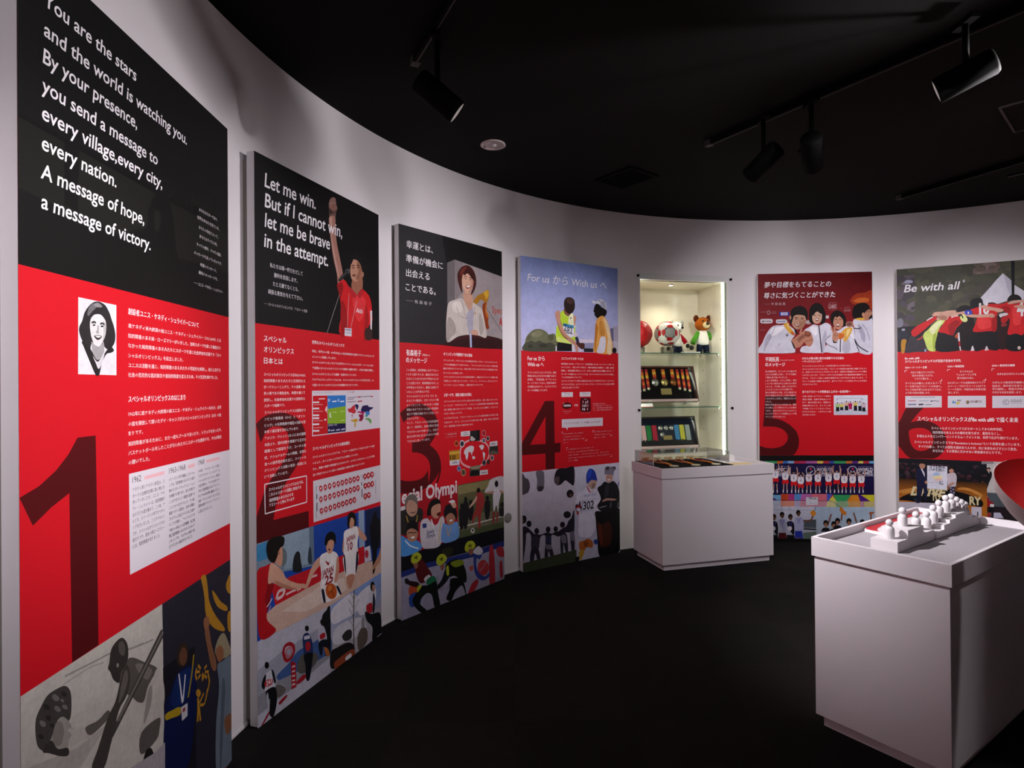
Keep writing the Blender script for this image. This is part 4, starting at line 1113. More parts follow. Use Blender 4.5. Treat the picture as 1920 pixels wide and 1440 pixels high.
   ('t','障害のあるアスリートに持つ可能性を',54,1135,270,17,'#e8d8da',0.006,0),
   ('t','信じて“頑張る機会”をつくり出してい',55,1162,270,17,'#e8d8da',0.006,0),
   ('t','きたいのです。',55,1190,99,17,'#e8d8da',0.006,0),
   ('t','そして、アスリートたちが日常活動を',55,1217,269,17,'#e8d8da',0.006,0),
   ('t','通して、継続的に、自信を深めた生活',55,1244,268,17,'#e8d8da',0.006,0),
   ('t','できるきっかけを見いだし、社会で',55,1272,268,17,'#e8d8da',0.006,0),
   ('t','自立を持ち共に生きる力をもち実現',55,1300,268,17,'#e8d8da',0.006,0),
   ('t','できればと思っています。',55,1329,191,17,'#e8d8da',0.006,0),
   ('t','オリンピックが複数形である理由',374,783,276,24,'#f4f2f4',0.025,0),
   ('t','オリンピック、パラリンピックは競技会を指しますが、スペシャルオリンピ',374,821,547,14,'#e8d6d8',0.004,0),
   ('t','ックスは競技会だけではありません。「スペシャルオリンピックス」の名称が複',374,849,551,14,'#e8d6d8',0.004,0),
   ('t','数形で表されているのは、大会に限らずあらゆるプログラムが継続的に行わ',371,875,555,14,'#e8d6d8',0.004,0),
   ('t','れていることを意味します。',372,904,185,14,'#e8d6d8',0.004,0),
   ('t','スペシャルオリンピックスは非営利活動で、運営はボランティアと善意の寄',375,930,548,14,'#e8d6d8',0.004,0),
   ('t','付等によって成り立っています。アスリート、ファミリー、ボランティア、',375,957,544,14,'#e8d6d8',0.004,0),
   ('t','チャリティーによって参加し、活動を支えているのです。',375,984,391,14,'#e8d6d8',0.004,0),
   ('t','スポーツで、頑張る機会を日常に',374,1053,271,24,'#f4f2f4',0.025,0),
   ('t','スペシャルオリンピックスの最も大切な活動は、週に1回のスポーツト',375,1091,546,14,'#e2cfd2',0.004,0),
   ('t','レーニング・プログラムです。アスリートは知的障害や競技経験に関係',375,1118,553,14,'#e2cfd2',0.004,0),
   ('t','近い会場に通うボランティアや家族、コーチとともに目標に、アスリート',375,1145,549,14,'#e2cfd2',0.004,0),
   ('t','がスポーツを楽しんでいます。',374,1171,173,14,'#e2cfd2',0.004,0),
   ('t','このプログラムは、アスリートがトレーニングの成果を確かめる場の大会',374,1201,552,14,'#e2cfd2',0.004,0),
   ('t','も含みます。さらに、オリンピックと同じ4年に1度、夏季・冬季の世界大会',374,1229,556,14,'#e2cfd2',0.004,0),
   ('t','がで、知的障害のある人の機会を祝います。',374,1255,283,14,'#e2cfd2',0.004,0),
  ]),
  ('infographic_print', 'round globe chart with small photographs and white tags', [
   ('l','#d99a9e',14,1,[523,1444,532,1403,572,1370,634,1357,703,1364,774,1383,821,1428,823,1479,791,1520,734,1542,669,1550,596,1536,544,1509,524,1474,523,1444]),
   ('p','#d3cdd2',0,[533,1293,623,1293,623,1328,533,1326]),
   ('p','#1f1f22',0,[626,1294,726,1293,725,1370,618,1366]),
   ('p','#b9b3b0',1,[630,1335,644,1332,662,1344,676,1351,666,1363,630,1360]),
   ('p','#0f1012',0,[695,1294,725,1293,724,1369,699,1368]),
   ('p','#d3cdd2',0,[829,1386,916,1385,915,1419,829,1418]),
   ('p','#28261f',0,[829,1418,923,1420,923,1480,820,1476]),
   ('p','#585048',1,[836,1458,870,1449,920,1466,920,1479,826,1476]),
   ('p','#b07c1c',0,[419,1412,519,1414,519,1480,422,1478]),
   ('p','#d0a840',0,[423,1423,516,1424,516,1438,424,1436]),
   ('l','#2a1a0c',9,0,[431,1471,432,1442]),
   ('l','#2a1a0c',9,0,[454,1473,455,1444]),
   ('l','#2a1a0c',9,0,[471,1475,472,1445]),
   ('p','#d3cdd2',0,[422,1478,516,1479,516,1514,425,1510]),
   ('p','#4a463a',0,[623,1539,725,1537,720,1613,615,1606]),
   ('p','#8a8468',1,[632,1543,720,1541,715,1562,641,1560]),
   ('p','#c9b4a4',1,[658,1597,655,1603,647,1605,640,1601,637,1594,640,1588,648,1586,655,1590]),
   ('p','#c9b4a4',1,[707,1595,705,1601,698,1603,692,1599,689,1593,692,1587,698,1585,705,1589]),
   ('p','#141416',1,[627,1573,659,1568,715,1577,719,1606,623,1603]),
   ('p','#d3cdd2',0,[722,1577,807,1580,807,1613,721,1609]),
   ('p','#d0cace',1,[564,1426,587,1406,629,1396,662,1407,653,1440,631,1444,607,1437,603,1464,588,1490,579,1475,572,1450,562,1446]),
   ('p','#d0cace',1,[717,1403,754,1400,768,1417,745,1436,728,1422]),
   ('p','#d0cace',1,[755,1450,778,1463,775,1486,764,1509,757,1479]),
   ('p','#d0cace',1,[643,1475,661,1470,675,1484,661,1492,647,1487]),
   ('p','#d0cace',1,[636,1443,645,1453,640,1462,633,1452]),
   ('p','#c07a3a',1,[509,1371,503,1385,489,1390,475,1383,469,1368,475,1354,489,1350,503,1357]),
   ('p','#7a1c12',1,[503,1371,499,1381,489,1384,479,1379,475,1369,479,1359,489,1355,499,1360]),
   ('p','#cfcbd2',1,[568,1378,560,1395,543,1400,526,1392,519,1374,526,1357,543,1351,561,1360]),
   ('p','#2a2a30',1,[561,1377,555,1389,543,1393,530,1387,525,1374,531,1362,543,1358,556,1364]),
   ('p','#c0787c',1,[791,1320,784,1336,767,1342,750,1334,744,1317,751,1301,768,1296,784,1303]),
   ('p','#a0141e',1,[784,1320,779,1331,767,1335,755,1330,750,1318,755,1306,767,1302,780,1308]),
   ('p','#c9c4ca',1,[786,1372,780,1386,766,1390,753,1384,748,1370,753,1356,767,1352,780,1358]),
   ('p','#5a4a60',1,[780,1372,776,1382,766,1385,757,1380,753,1370,757,1360,767,1357,776,1362]),
   ('p','#b8b2b6',1,[829,1361,824,1373,810,1378,796,1371,791,1358,797,1346,810,1341,824,1348]),
   ('p','#2e2a2c',1,[824,1361,820,1370,810,1373,800,1368,796,1358,800,1349,810,1346,820,1351]),
   ('p','#b9b2b8',1,[875,1504,869,1517,854,1522,840,1514,834,1500,840,1487,855,1482,869,1489]),
   ('p','#4a3c44',1,[870,1503,865,1513,854,1516,844,1511,840,1500,844,1491,855,1488,865,1493]),
   ('p','#8a8088',1,[789,1530,782,1544,767,1549,752,1541,745,1525,752,1511,767,1506,783,1514]),
   ('p','#22252a',1,[783,1529,778,1540,767,1543,756,1537,751,1526,756,1516,767,1512,778,1518]),
   ('p','#4a2a22',1,[830,1528,825,1540,813,1545,800,1538,795,1524,801,1512,813,1508,825,1515]),
   ('p','#3a2018',1,[825,1528,822,1536,813,1539,804,1535,800,1525,804,1516,813,1513,822,1518]),
   ('p','#8f9ac0',1,[530,1542,524,1556,511,1560,497,1552,492,1538,498,1525,511,1520,524,1528]),
   ('p','#4a5a80',1,[524,1542,520,1551,511,1554,501,1549,497,1539,501,1529,511,1526,521,1531]),
   ('p','#b08a60',1,[578,1573,571,1590,554,1596,537,1586,530,1568,537,1551,554,1545,571,1555]),
   ('p','#4a4434',1,[571,1573,566,1585,554,1589,542,1582,537,1569,542,1556,554,1552,566,1559]),
   ('t','── 取り組みの流れ',384,1308,108,11,'#d9b4b6',0.01,0),
   ('l','#b06a6e',3,0,[384,1322,492,1321]),
   ('l','#b85a60',2,0,[373,1297,507,1294]),
   ('l','#6a6266',4,0,[557,1305,599,1304]),
   ('l','#6a6266',4,0,[550,1318,608,1317]),
   ('l','#6a6266',4,0,[846,1399,888,1398]),
   ('l','#6a6266',4,0,[841,1406,900,1406]),
   ('l','#6a6266',4,0,[449,1489,492,1489]),
   ('l','#6a6266',4,0,[445,1497,498,1498]),
   ('l','#6a6266',4,0,[736,1592,793,1594]),
   ('l','#6a6266',4,0,[738,1599,795,1601]),
  ]),
  ('award_photograph', 'cheering medal winners before a red banner', [
   ('p','#a01420',0,[0,1633,497,1649,499,2006,0,2012]),
   ('t','ecial Olympi',9,1696,482,120,'#d9cfd2',0.03,0),
   ('p','#2a2624',1,[0,1742,62,1731,163,1747,183,1786,167,1831,133,1887,0,1877]),
   ('p','#d0c8cc',1,[0,1715,31,1712,35,1733,0,1735]),
   ('p','#6c655f',1,[32,1705,45,1664,81,1649,122,1661,137,1702,135,1736,117,1705,81,1683,49,1695,40,1727]),
   ('p','#b58c78',1,[49,1701,81,1683,121,1706,137,1740,125,1776,93,1787,62,1771,44,1738]),
   ('l','#4a2a22',5,1,[80,1758,102,1766,121,1761]),
   ('l','#c8a040',6,1,[44,1775,79,1849,125,1824,134,1784]),
   ('p','#a51b26',1,[141,1847,162,1827,228,1815,189,1898,165,2005,143,1986]),
   ('p','#c9c4cc',1,[162,1837,228,1822,296,1855,352,1829,372,1869,361,1932,330,2014,246,2017,168,1984]),
   ('p','#2a3a7a',0,[176,1847,211,1851,212,1878,178,1875]),
   ('p','#a51b26',1,[224,1821,267,1822,326,1839,296,1877,257,1855]),
   ('t','Special',213,1920,75,34,'#4a5580',0.02,0),
   ('t','Olympics',208,1946,87,34,'#4a5580',0.02,0),
   ('p','#17110f',1,[215,1798,224,1754,249,1716,303,1708,336,1733,332,1748,283,1746,260,1764,253,1798,230,1808]),
   ('p','#bd8a72',1,[256,1763,283,1748,332,1748,335,1801,319,1832,282,1833,253,1799]),
   ('p','#f0e6e2',1,[307,1804,329,1802,327,1816,312,1817]),
   ('p','#5a1a18',1,[301,1806,333,1799,329,1824,309,1822]),
   ('l','#e0dce4',9,1,[252,1833,286,1917,315,2002]),
   ('l','#c8b04a',5,1,[347,1836,326,1925,317,1995]),
   ('p','#6a98d4',1,[356,1882,413,1899,481,1889,500,1915,499,2004,347,2000]),
   ('p','#1b181c',1,[365,1803,388,1767,435,1765,472,1791,488,1839,481,1876,434,1823,387,1843,372,1840]),
   ('p','#ab7860',1,[385,1839,431,1823,471,1859,453,1895,418,1903,392,1877]),
   ('p','#f0e6e2',1,[418,1867,444,1868,441,1879,423,1879]),
   ('l','#d99a3a',6,1,[387,1908,407,1970,428,1916]),
   ('p','#c99a84',1,[430,1755,467,1754,482,1786,461,1797,440,1779]),
   ('p','#d6d2d6',1,[409,1745,451,1740,472,1755,440,1761]),
   ('p','#4f94dc',1,[0,1890,47,1914,142,1948,162,2005,0,2011]),
   ('p','#17151a',1,[43,1870,48,1830,75,1809,111,1814,136,1846,137,1892,90,1860,52,1871]),
   ('p','#b07c64',1,[47,1872,88,1859,135,1888,130,1929,98,1943,60,1927]),
   ('p','#f0e8e4',1,[83,1910,110,1912,104,1923,87,1921]),
   ('l','#dfe6f0',8,1,[33,1922,78,1965,142,1994]),
   ('l','#2a2024',5,1,[56,1880,79,1882,98,1889,124,1890]),
  ]),
  ('football_photograph', 'footballers running on a pitch', [
   ('p','#4c5638',0,[497,1649,984,1652,984,2025,499,2006]),
   ('p','#857c52',0,[497,1654,984,1658,984,1714,498,1714]),
   ('p','#5e5a3c',0,[498,1714,984,1714,984,1763,499,1759]),
   ('p','#6b6a52',0,[496,1855,984,1893,984,1983,498,1959]),
   ('p','#c9c9c2',0,[500,1930,984,1938,984,1946,500,1939]),
   ('p','#c6c2c6',1,[774,1738,807,1697,845,1653,984,1653,984,1763,899,1754]),
   ('p','#141215',1,[590,1758,586,1770,575,1774,564,1767,560,1753,564,1741,575,1738,586,1745]),
   ('p','#1c1a1e',1,[548,1782,597,1778,603,1855,586,1947,555,1941]),
   ('p','#141215',1,[551,1797,547,1809,536,1813,525,1806,521,1792,525,1780,536,1777,547,1784]),
   ('p','#1c1a1e',1,[510,1820,558,1817,564,1874,547,1947,517,1941]),
   ('p','#141215',1,[817,1785,812,1798,800,1802,788,1794,783,1780,788,1768,800,1764,812,1771]),
   ('p','#1c1a1e',1,[771,1810,824,1806,831,1859,813,1927,779,1921]),
   ('p','#141215',1,[984,1859,984,1872,960,1875,948,1868,943,1853,948,1840,961,1837,984,1844]),
   ('p','#1c1a1e',1,[930,1883,984,1880,984,1902,984,1940,939,1933]),
   ('p','#141215',1,[641,1789,636,1801,625,1805,614,1797,609,1784,614,1772,625,1768,636,1775]),
   ('p','#1c1a1e',1,[598,1812,647,1809,654,1848,637,1903,606,1897]),
   ('p','#120f10',1,[725,1718,719,1733,706,1737,693,1729,687,1713,693,1699,706,1694,719,1702]),
   ('p','#9a3030',1,[685,1738,747,1737,770,1798,751,1845,727,1896,724,1973,703,1973,698,1891,663,1900,644,1936,641,1888,676,1833]),
   ('p','#c99a8a',1,[648,1782,685,1750,689,1773,659,1799,613,1822,611,1811]),
   ('p','#120f10',1,[922,1697,916,1713,902,1718,888,1709,882,1691,888,1675,902,1670,916,1679]),
   ('p','#d6d0d8',1,[868,1739,934,1740,951,1769,925,1846,919,1906,897,1846,872,1901,863,1840]),
   ('p','#b58a78',1,[937,1743,984,1763,984,1775,943,1764]),
   ('p','#b58a78',1,[868,1741,813,1737,776,1744,819,1752,867,1757]),
   ('p','#8a3a34',1,[857,1895,882,1895,871,1977,853,1966]),
   ('p','#8a3a34',1,[903,1899,922,1906,911,1969,896,1966]),
   ('p','#d3d0cf',1,[664,1986,657,1997,643,1999,628,1991,623,1978,629,1967,643,1964,658,1972]),
   ('p','#2a2a2c',1,[634,1971,650,1974,652,1987,638,1987]),
  ]),
  ('skating_photograph', 'speed skaters in yellow helmets on the ice', [
   ('p','#9a98ae',0,[0,2012,499,2006,984,2023,984,2400,0,2400]),
   ('p','#0e0f16',0,[0,2012,499,2006,984,2023,984,2121,644,2122,225,2102,0,2108]),
   ('p','#202f74',0,[0,2105,225,2101,655,2127,984,2119,984,2162,643,2164,244,2135,0,2140]),
   ('p','#2a2a1c',1,[344,2051,427,2048,447,2089,384,2104]),
   ('l','#6a6878',5,1,[303,2206,322,2297,362,2294]),
   ('l','#6a6878',6,1,[414,2235,424,2281,382,2314]),
   ('p','#a62b34',1,[817,2149,863,2152,878,2400,817,2400]),
   ('p','#a62b34',1,[893,2166,950,2154,984,2202,984,2239,918,2219]),
   ('p','#a62b34',1,[930,2270,958,2269,967,2377,935,2372]),
   ('p','#2b3c86',1,[652,2151,701,2139,736,2170,712,2195,683,2181,677,2225,699,2277,763,2328,812,2313,817,2338,757,2354,693,2322,656,2259]),
   ('p','#cfccd6',1,[644,2130,701,2100,748,2145,712,2164]),
   ('p','#ad343a',1,[810,2277,792,2312,749,2317,708,2291,692,2248,709,2214,751,2208,792,2234]),
   ('l','#8a8aa0',6,1,[711,2280,746,2258,783,2227]),
   ('p','#a62b34',1,[590,2400,630,2344,685,2327,698,2354,652,2400,606,2400]),
   ('p','#b04a44',1,[609,2224,642,2221,642,2251,614,2252]),
   ('p','#b84a2a',1,[64,2213,114,2206,131,2256,66,2263]),
   ('p','#2a4a9a',1,[64,2268,130,2265,157,2335,74,2338]),
   ('p','#521418',1,[115,2083,169,2069,211,2120,256,2191,198,2216,151,2210,121,2150]),
   ('p','#8a5a48',1,[97,2078,131,2079,136,2109,113,2113]),
   ('p','#a9b42c',1,[79,2044,100,2016,141,2019,167,2054,131,2080,88,2073]),
   ('p','#5a6014',1,[104,2043,132,2035,130,2058]),
   ('p','#2a1214',1,[29,2153,71,2176,139,2205,132,2233,49,2192]),
   ('p','#1c1a20',1,[27,2163,44,2154,62,2172,53,2190,35,2185]),
   ('p','#cfcad0',1,[186,2194,227,2179,244,2202,207,2220]),
   ('p','#1e6c4a',1,[205,2211,268,2196,297,2244,234,2256]),
   ('p','#0c1312',1,[158,2233,224,2243,292,2239,309,2323,325,2400,276,2400,252,2314,200,2292,149,2335,208,2400,161,2400,88,2315,120,2263]),
   ('p','#a9b42c',1,[130,2231,153,2224,167,2234,130,2265]),
   ('p','#101410',1,[374,2161,426,2137,512,2150,569,2233,576,2316,530,2298,466,2248,409,2235]),
   ('p','#74841f',1,[425,2150,521,2152,553,2188,467,2190]),
   ('p','#8a5a48',1,[328,2148,364,2143,363,2171,343,2181]),
   ('p','#a9b42c',1,[294,2104,317,2076,362,2079,391,2116,351,2143,303,2135]),
   ('p','#5a6014',1,[322,2104,352,2096,350,2120]),
   ('p','#12161c',1,[379,2175,416,2230,367,2275,302,2295,284,2280,342,2238]),
   ('p','#aab52a',1,[384,2169,404,2167,409,2223,388,2221]),
   ('p','#0b0d10',1,[426,2256,536,2292,575,2400,568,2400,532,2329,465,2355,428,2400,382,2375,413,2322]),
   ('l','#b9b9c4',5,1,[381,2400,444,2400,519,2374]),
   ('p','#a9b42c',1,[562,2077,588,2048,639,2051,670,2089,627,2118,573,2110]),
   ('p','#5a6014',1,[593,2077,627,2069,625,2093]),
   ('p','#8a5a48',1,[599,2101,644,2107,643,2141,610,2141]),
  ]),
 ],
 4: [
  ('runner_photograph', 'runner with bib 682 and a person in a white cap under a blue sky', [
   ('g',['#8799d2','#7e92cc','#c3c3ea','#c3c3ea'],0,[0,0,984,0,984,718,0,718]),
   ('p','#d9cfe0',0,[555,613,708,614,708,644,563,642]),
   ('p','#9a9ac0',0,[613,644,726,637,725,682,613,685]),
   ('p','#aca6ba',0,[894,505,934,505,934,497,984,487,984,716,898,717]),
   ('p','#6c678a',0,[896,511,932,510,933,617,898,616]),
   ('p','#c2bdcc',0,[936,620,984,618,984,716,937,716]),
   ('p','#6a6c50',1,[30,719,33,672,47,619,82,580,127,554,189,550,239,570,266,592,298,578,326,592,343,653,339,717]),
   ('p','#47493a',1,[28,721,34,663,62,653,92,642,130,653,169,640,223,657,277,649,325,679,334,716]),
   ('p','#7e7e60',1,[93,598,131,566,185,563,200,588,138,615]),
   ('p','#54583e',1,[306,609,297,628,278,636,258,629,250,611,259,593,278,585,298,591]),
   ('p','#5c5e46',1,[47,619,81,593,92,623,62,643]),
   ('p','#8b8b70',1,[129,591,125,597,115,600,106,598,102,592,106,585,116,583,125,585]),
   ('p','#35372c',1,[246,675,234,686,207,691,179,688,168,677,180,666,207,661,234,665]),
   ('p','#35372c',1,[110,685,102,696,84,701,66,697,59,687,66,676,84,671,103,675]),
   ('p','#26262c',0,[609,685,709,685,709,716,611,716]),
   ('p','#7c4c3a',1,[407,387,441,375,486,406,467,428,442,432,415,414]),
   ('p','#2a1c19',1,[413,367,412,323,432,290,475,282,512,299,522,344,514,379,492,407,462,418,426,394]),
   ('p','#4a342c',1,[434,299,475,290,504,307,491,334,450,331]),
   ('p','#8a5846',1,[420,395,457,419,488,410,469,428,442,432]),
   ('p','#bcdc36',1,[367,426,402,391,421,423,458,435,492,407,513,438,519,503,523,549,506,659,343,641,336,525,359,504]),
   ('p','#ecf0cc',1,[463,435,492,407,516,444,524,503,520,523,456,496]),
   ('p','#d2e678',1,[350,601,422,618,504,635,506,659,343,641]),
   ('p','#93b020',1,[371,433,379,471,399,515,375,497]),
   ('p','#23302a',1,[483,450,479,455,475,456,472,453,473,447,477,442,482,441,484,444]),
   ('p','#c6917c',1,[506,425,531,437,528,476,512,516,509,477]),
   ('p','#e3e3f0',0,[399,493,509,507,513,595,473,604,406,557]),
   ('p','#3f8cb8',0,[401,492,509,507,507,530,400,516]),
   ('p','#2a5f90',0,[401,492,441,498,441,520,400,515]),
   ('t','682',411,574,82,78,'#2a2c3a',0.012,0),
   ('p','#c6917c',1,[323,416,360,393,373,426,375,478,400,528,440,583,490,615,531,640,547,661,529,672,473,645,398,594,358,530,335,473]),
   ('p','#a06a56',1,[335,460,358,517,398,577,455,617,430,618,390,590,354,530]),
   ('p','#17161a',0,[343,643,507,658,513,713,334,716]),
   ('p','#e3e0ea',0,[487,656,507,659,513,716,488,716]),
   ('p','#e3e0ea',0,[325,676,336,676,336,716,324,715]),
   ('p','#c6917c',1,[519,667,547,665,550,713,528,714]),
   ('p','#e0dde8',0,[567,672,583,672,583,715,568,716]),
   ('p','#2a2c48',1,[520,601,546,595,564,646,544,653]),
   ('p','#d9c9cc',1,[505,569,530,563,543,581,530,598,509,589]),
   ('p','#4e2c24',1,[529,642,575,644,615,647,615,685,583,693,544,666]),
   ('p','#171212',1,[720,360,733,326,764,314,804,340,854,361,857,388,834,416,790,417,756,434,724,406,728,392,716,383]),
   ('p','#d6d6e2',1,[698,299,712,291,747,297,772,280,800,274,831,287,850,305,858,354,828,347,791,322,747,313,714,314]),
   ('p','#a9a9bc',1,[791,294,831,291,853,344,828,347,795,324]),
   ('p','#23232a',1,[790,287,788,290,782,292,777,291,774,288,777,285,782,283,788,284]),
   ('p','#e2a250',1,[752,441,798,412,836,420,871,472,897,553,914,715,725,716,719,641,743,506,741,465]),
   ('p','#ecd2a8',1,[825,424,869,474,897,556,912,715,857,717,868,595,842,501]),
   ('p','#b9742a',1,[736,479,762,511,753,572,729,708,724,641]),
   ('p','#c98a3c',1,[789,449,820,488,832,576,797,584,771,518]),
   ('p','#dddae8',1,[788,593,832,583,846,623,826,713,749,716,769,653]),
   ('p','#1e181a',1,[965,695,957,712,939,719,921,712,914,696,921,679,940,672,958,678]),
   ('p','#3a3036',0,[921,710,962,710,962,719,921,720]),
   ('t','For us から With us へ',61,185,799,80,'#efedf3',0.006,0.15),
  ]),
  ('numeral_print', 'huge dark red numeral four', [
   ('p','#4e060b',0,[217,1107,307,1107,308,1439,367,1439,362,1514,308,1514,307,1640,220,1639,218,1515,0,1512,0,1421]),
   ('p','#c9101f',0,[221,1227,220,1440,76,1438]),
  ]),
  ('text_print', 'white Japanese text about unified sports', [
   ('t','For us から',58,792,160,42,'#f4f2f4',0.02,0),
   ('t','With us へ',58,838,151,42,'#f4f2f4',0.02,0),
   ('t','スペシャルオリンピックスでは、知的',58,892,270,18,'#f0e2e6',0.006,0),
   ('t','障害のある人たちだけの活動ではなく',57,919,270,18,'#f0e2e6',0.006,0),
   ('t','多様な、「共生社会」や「ソーシャ',57,946,270,18,'#f0e2e6',0.006,0),
   ('t','ル・インクルージョン」を掲げ社会で',57,973,270,18,'#f0e2e6',0.006,0),
   ('t','の位置を占めるべく、ユニファイドス',57,1001,270,18,'#f0e2e6',0.006,0),
   ('t','ポーツを推進しています。',56,1029,188,18,'#f0e2e6',0.006,0),
   ('t','ユニファイドスポーツとは',381,782,222,24,'#f4f2f4',0.025,0),
   ('t','知的障害のある人（アスリート）と知的障害のない人（パートナー）がチーム',379,821,556,15,'#f0e2e6',0.005,0),
   ('t','メイトとなり、一緒にスポーツを行い、年齢や競技能力に関係なく、練習、試合を',379,848,556,15,'#f0e2e6',0.005,0),
   ('t','経験し、相互理解を深めることで、お互いの個性や能力を理解し合える。サ',378,875,556,15,'#f0e2e6',0.005,0),
   ('t','ポーターや仲間になっていくことは、スペシャルオリンピックスの目指し',380,903,554,15,'#f0e2e6',0.005,0),
   ('t','ている共生社会そのものです。',383,928,206,15,'#f0e2e6',0.005,0),
   ('t','ユニファイドスポーツの様々な活動に取り組んでいる学校もあります。スペシャル',379,957,554,15,'#f0e2e6',0.005,0),
   ('t','オリンピックスは、ユニファイドスポーツこそ、インクルージョン社会の実現',379,984,556,15,'#f0e2e6',0.005,0),
   ('t','と考えると信じています。',382,1010,178,15,'#f0e2e6',0.005,0),
  ]),
  ('infographic_print', 'For us and With us diagram with white figures and quotations', [
   ('p','#e0d6de',0,[379,1041,494,1041,493,1079,379,1078]),
   ('p','#e0d6de',0,[563,1041,677,1041,677,1079,563,1079]),
   ('t','For us',410,1058,49,20,'#6a5a6e',0,0),
   ('t','With us',591,1059,59,20,'#6a5a6e',0,0),
   ('l','#b0a4b4',2,0,[397,1068,474,1069]),
   ('l','#b0a4b4',2,0,[579,1069,661,1069]),
   ('l','#5a0a12',3,0,[436,1080,435,1129]),
   ('p','#5a0a12',1,[425,1128,436,1118,446,1129]),
   ('p','#4a070e',1,[386,1150,398,1130,434,1124,473,1132,482,1150,470,1167,433,1174,397,1167]),
   ('p','#e6dee4',1,[401,1153,400,1143,404,1137,408,1143,407,1154]),
   ('p','#e6dee4',1,[413,1154,413,1144,416,1137,420,1144,420,1154]),
   ('p','#e6dee4',1,[425,1154,425,1144,429,1137,433,1144,432,1154]),
   ('p','#e6dee4',1,[437,1154,437,1144,441,1138,445,1144,444,1155]),
   ('p','#e6dee4',1,[450,1155,449,1144,453,1138,457,1145,456,1155]),
   ('p','#e6dee4',1,[462,1155,462,1145,466,1138,469,1145,469,1155]),
   ('p','#d9989c',1,[504,1139,532,1138,532,1134,547,1147,533,1159,532,1154,504,1153,511,1146]),
   ('p','#4a070e',1,[568,1100,579,1089,622,1088,666,1091,677,1107,678,1189,665,1203,621,1204,577,1200,567,1185]),
   ('p','#d9a0a4',1,[593,1129,593,1117,597,1110,601,1117,601,1130]),
   ('p','#ece4ea',1,[622,1135,622,1122,626,1115,630,1123,630,1135]),
   ('p','#ece4ea',1,[641,1130,641,1117,645,1110,649,1118,649,1130]),
   ('p','#d9a0a4',1,[587,1161,587,1149,591,1141,595,1149,595,1161]),
   ('p','#ece4ea',1,[604,1160,604,1148,608,1141,612,1148,612,1161]),
   ('p','#ece4ea',1,[621,1161,621,1149,626,1141,630,1149,629,1161]),
   ('p','#d9a0a4',1,[642,1160,642,1148,647,1141,651,1148,650,1161]),
   ('p','#ece4ea',1,[590,1188,590,1176,594,1168,598,1176,598,1188]),
   ('p','#ece4ea',1,[608,1190,608,1178,612,1170,616,1178,616,1190]),
   ('p','#d9a0a4',1,[638,1188,639,1176,643,1169,647,1176,647,1189]),
   ('l','#e6c8cc',3,0,[609,1100,634,1099]),
   ('l','#e6c8cc',3,0,[387,1127,403,1126]),
   ('t','知的障害のある人と',701,1145,133,12,'#e3b8be',0,0),
   ('t','ない人が混ざり合って一つのチームと',701,1161,198,12,'#e3b8be',0,0),
   ('t','なり、同じ目標に向かう練習や競技を',700,1179,218,12,'#e3b8be',0,0),
   ('t','行い、お互いに理解し高め合います。',703,1197,209,12,'#e3b8be',0,0),
   ('t','障害のある人だけの活動',396,1196,75,9,'#e3b8be',0,0),
   ('t','社会から孤立',411,1212,39,8,'#d99aa0',0,0),
   ('t','インクルージョン社会',569,1215,96,9,'#d99aa0',0,0),
   ('p','#d6ced8',0,[379,1255,806,1256,805,1324,379,1322]),
   ('p','#d6ced8',0,[418,1322,438,1322,435,1344]),
   ('t','「ユニファイドスポーツ」を体験した人たちの声',406,1296,371,20,'#8e2030',0.01,0),
   ('t','「競技の枠を超え、新しい仲間がで',392,1376,206,12,'#d9a0a8',0,0),
   ('t','き、助け合うことができました。',392,1400,183,12,'#d9a0a8',0,0),
   ('t','障がいも、年齢も関係ない一体感。',392,1423,219,12,'#d9a0a8',0,0),
   ('t','アスリート',393,1446,46,12,'#d9a0a8',0,0),
   ('t','「互いに尊重し合える場になりました',707,1374,200,12,'#d9a0a8',0,0),
   ('t','一緒に笑えることが嬉しかったです',707,1399,178,12,'#d9a0a8',0,0),
   ('t','参加パートナー（大学生）',706,1423,128,12,'#d9a0a8',0,0),
   ('t','この活動を通してたくさんの人と出会うことが',438,1501,267,12,'#d9a0a8',0,0),
   ('t','できました。違いを認め合いながら競技すること',438,1525,319,12,'#d9a0a8',0,0),
   ('t','の楽しさを知り、一人ではできないことも、みんなとなら',438,1548,428,12,'#d9a0a8',0,0),
   ('t','できると信じられるようになりました。これからも続けます',437,1571,441,12,'#d9a0a8',0,0),
   ('t','ファミリー（保護者）',437,1593,100,12,'#d9a0a8',0,0),
   ('l','#e6ccd0',3,0,[380,1369,379,1355,392,1355]),
   ('l','#e6ccd0',3,0,[615,1437,632,1436,631,1423]),
   ('l','#e6ccd0',3,0,[698,1375,696,1358,711,1357]),
   ('l','#e6ccd0',3,0,[885,1412,902,1410,901,1398]),
   ('l','#e6ccd0',3,0,[425,1500,424,1482,438,1482]),
   ('l','#e6ccd0',3,0,[883,1585,901,1584,900,1571]),
  ]),
  ('circle_photograph', 'people in a ring with linked arms seen from below', [
   ('g',['#c6c0d2','#c6c0d2','#a9a2b2','#a9a2b2'],0,[0,1642,516,1642,516,2400,0,2400]),
   ('p','#4a444c',1,[0,1654,29,1686,57,1702,71,1752,56,1796,24,1808,0,1803]),
   ('p','#6a6470',1,[128,1646,196,1650,206,1709,202,1774,183,1801,148,1800,133,1771,138,1719]),
   ('p','#383238',1,[139,1771,171,1761,200,1771,183,1801,148,1800]),
   ('p','#1b1922',1,[330,1648,421,1643,498,1643,497,1783,454,1768,411,1741,369,1767,328,1771,299,1728]),
   ('p','#54484a',1,[302,1724,327,1703,352,1712,345,1765,327,1770]),
   ('p','#19161b',1,[493,1855,482,1877,457,1884,431,1872,421,1848,432,1826,457,1819,483,1831]),
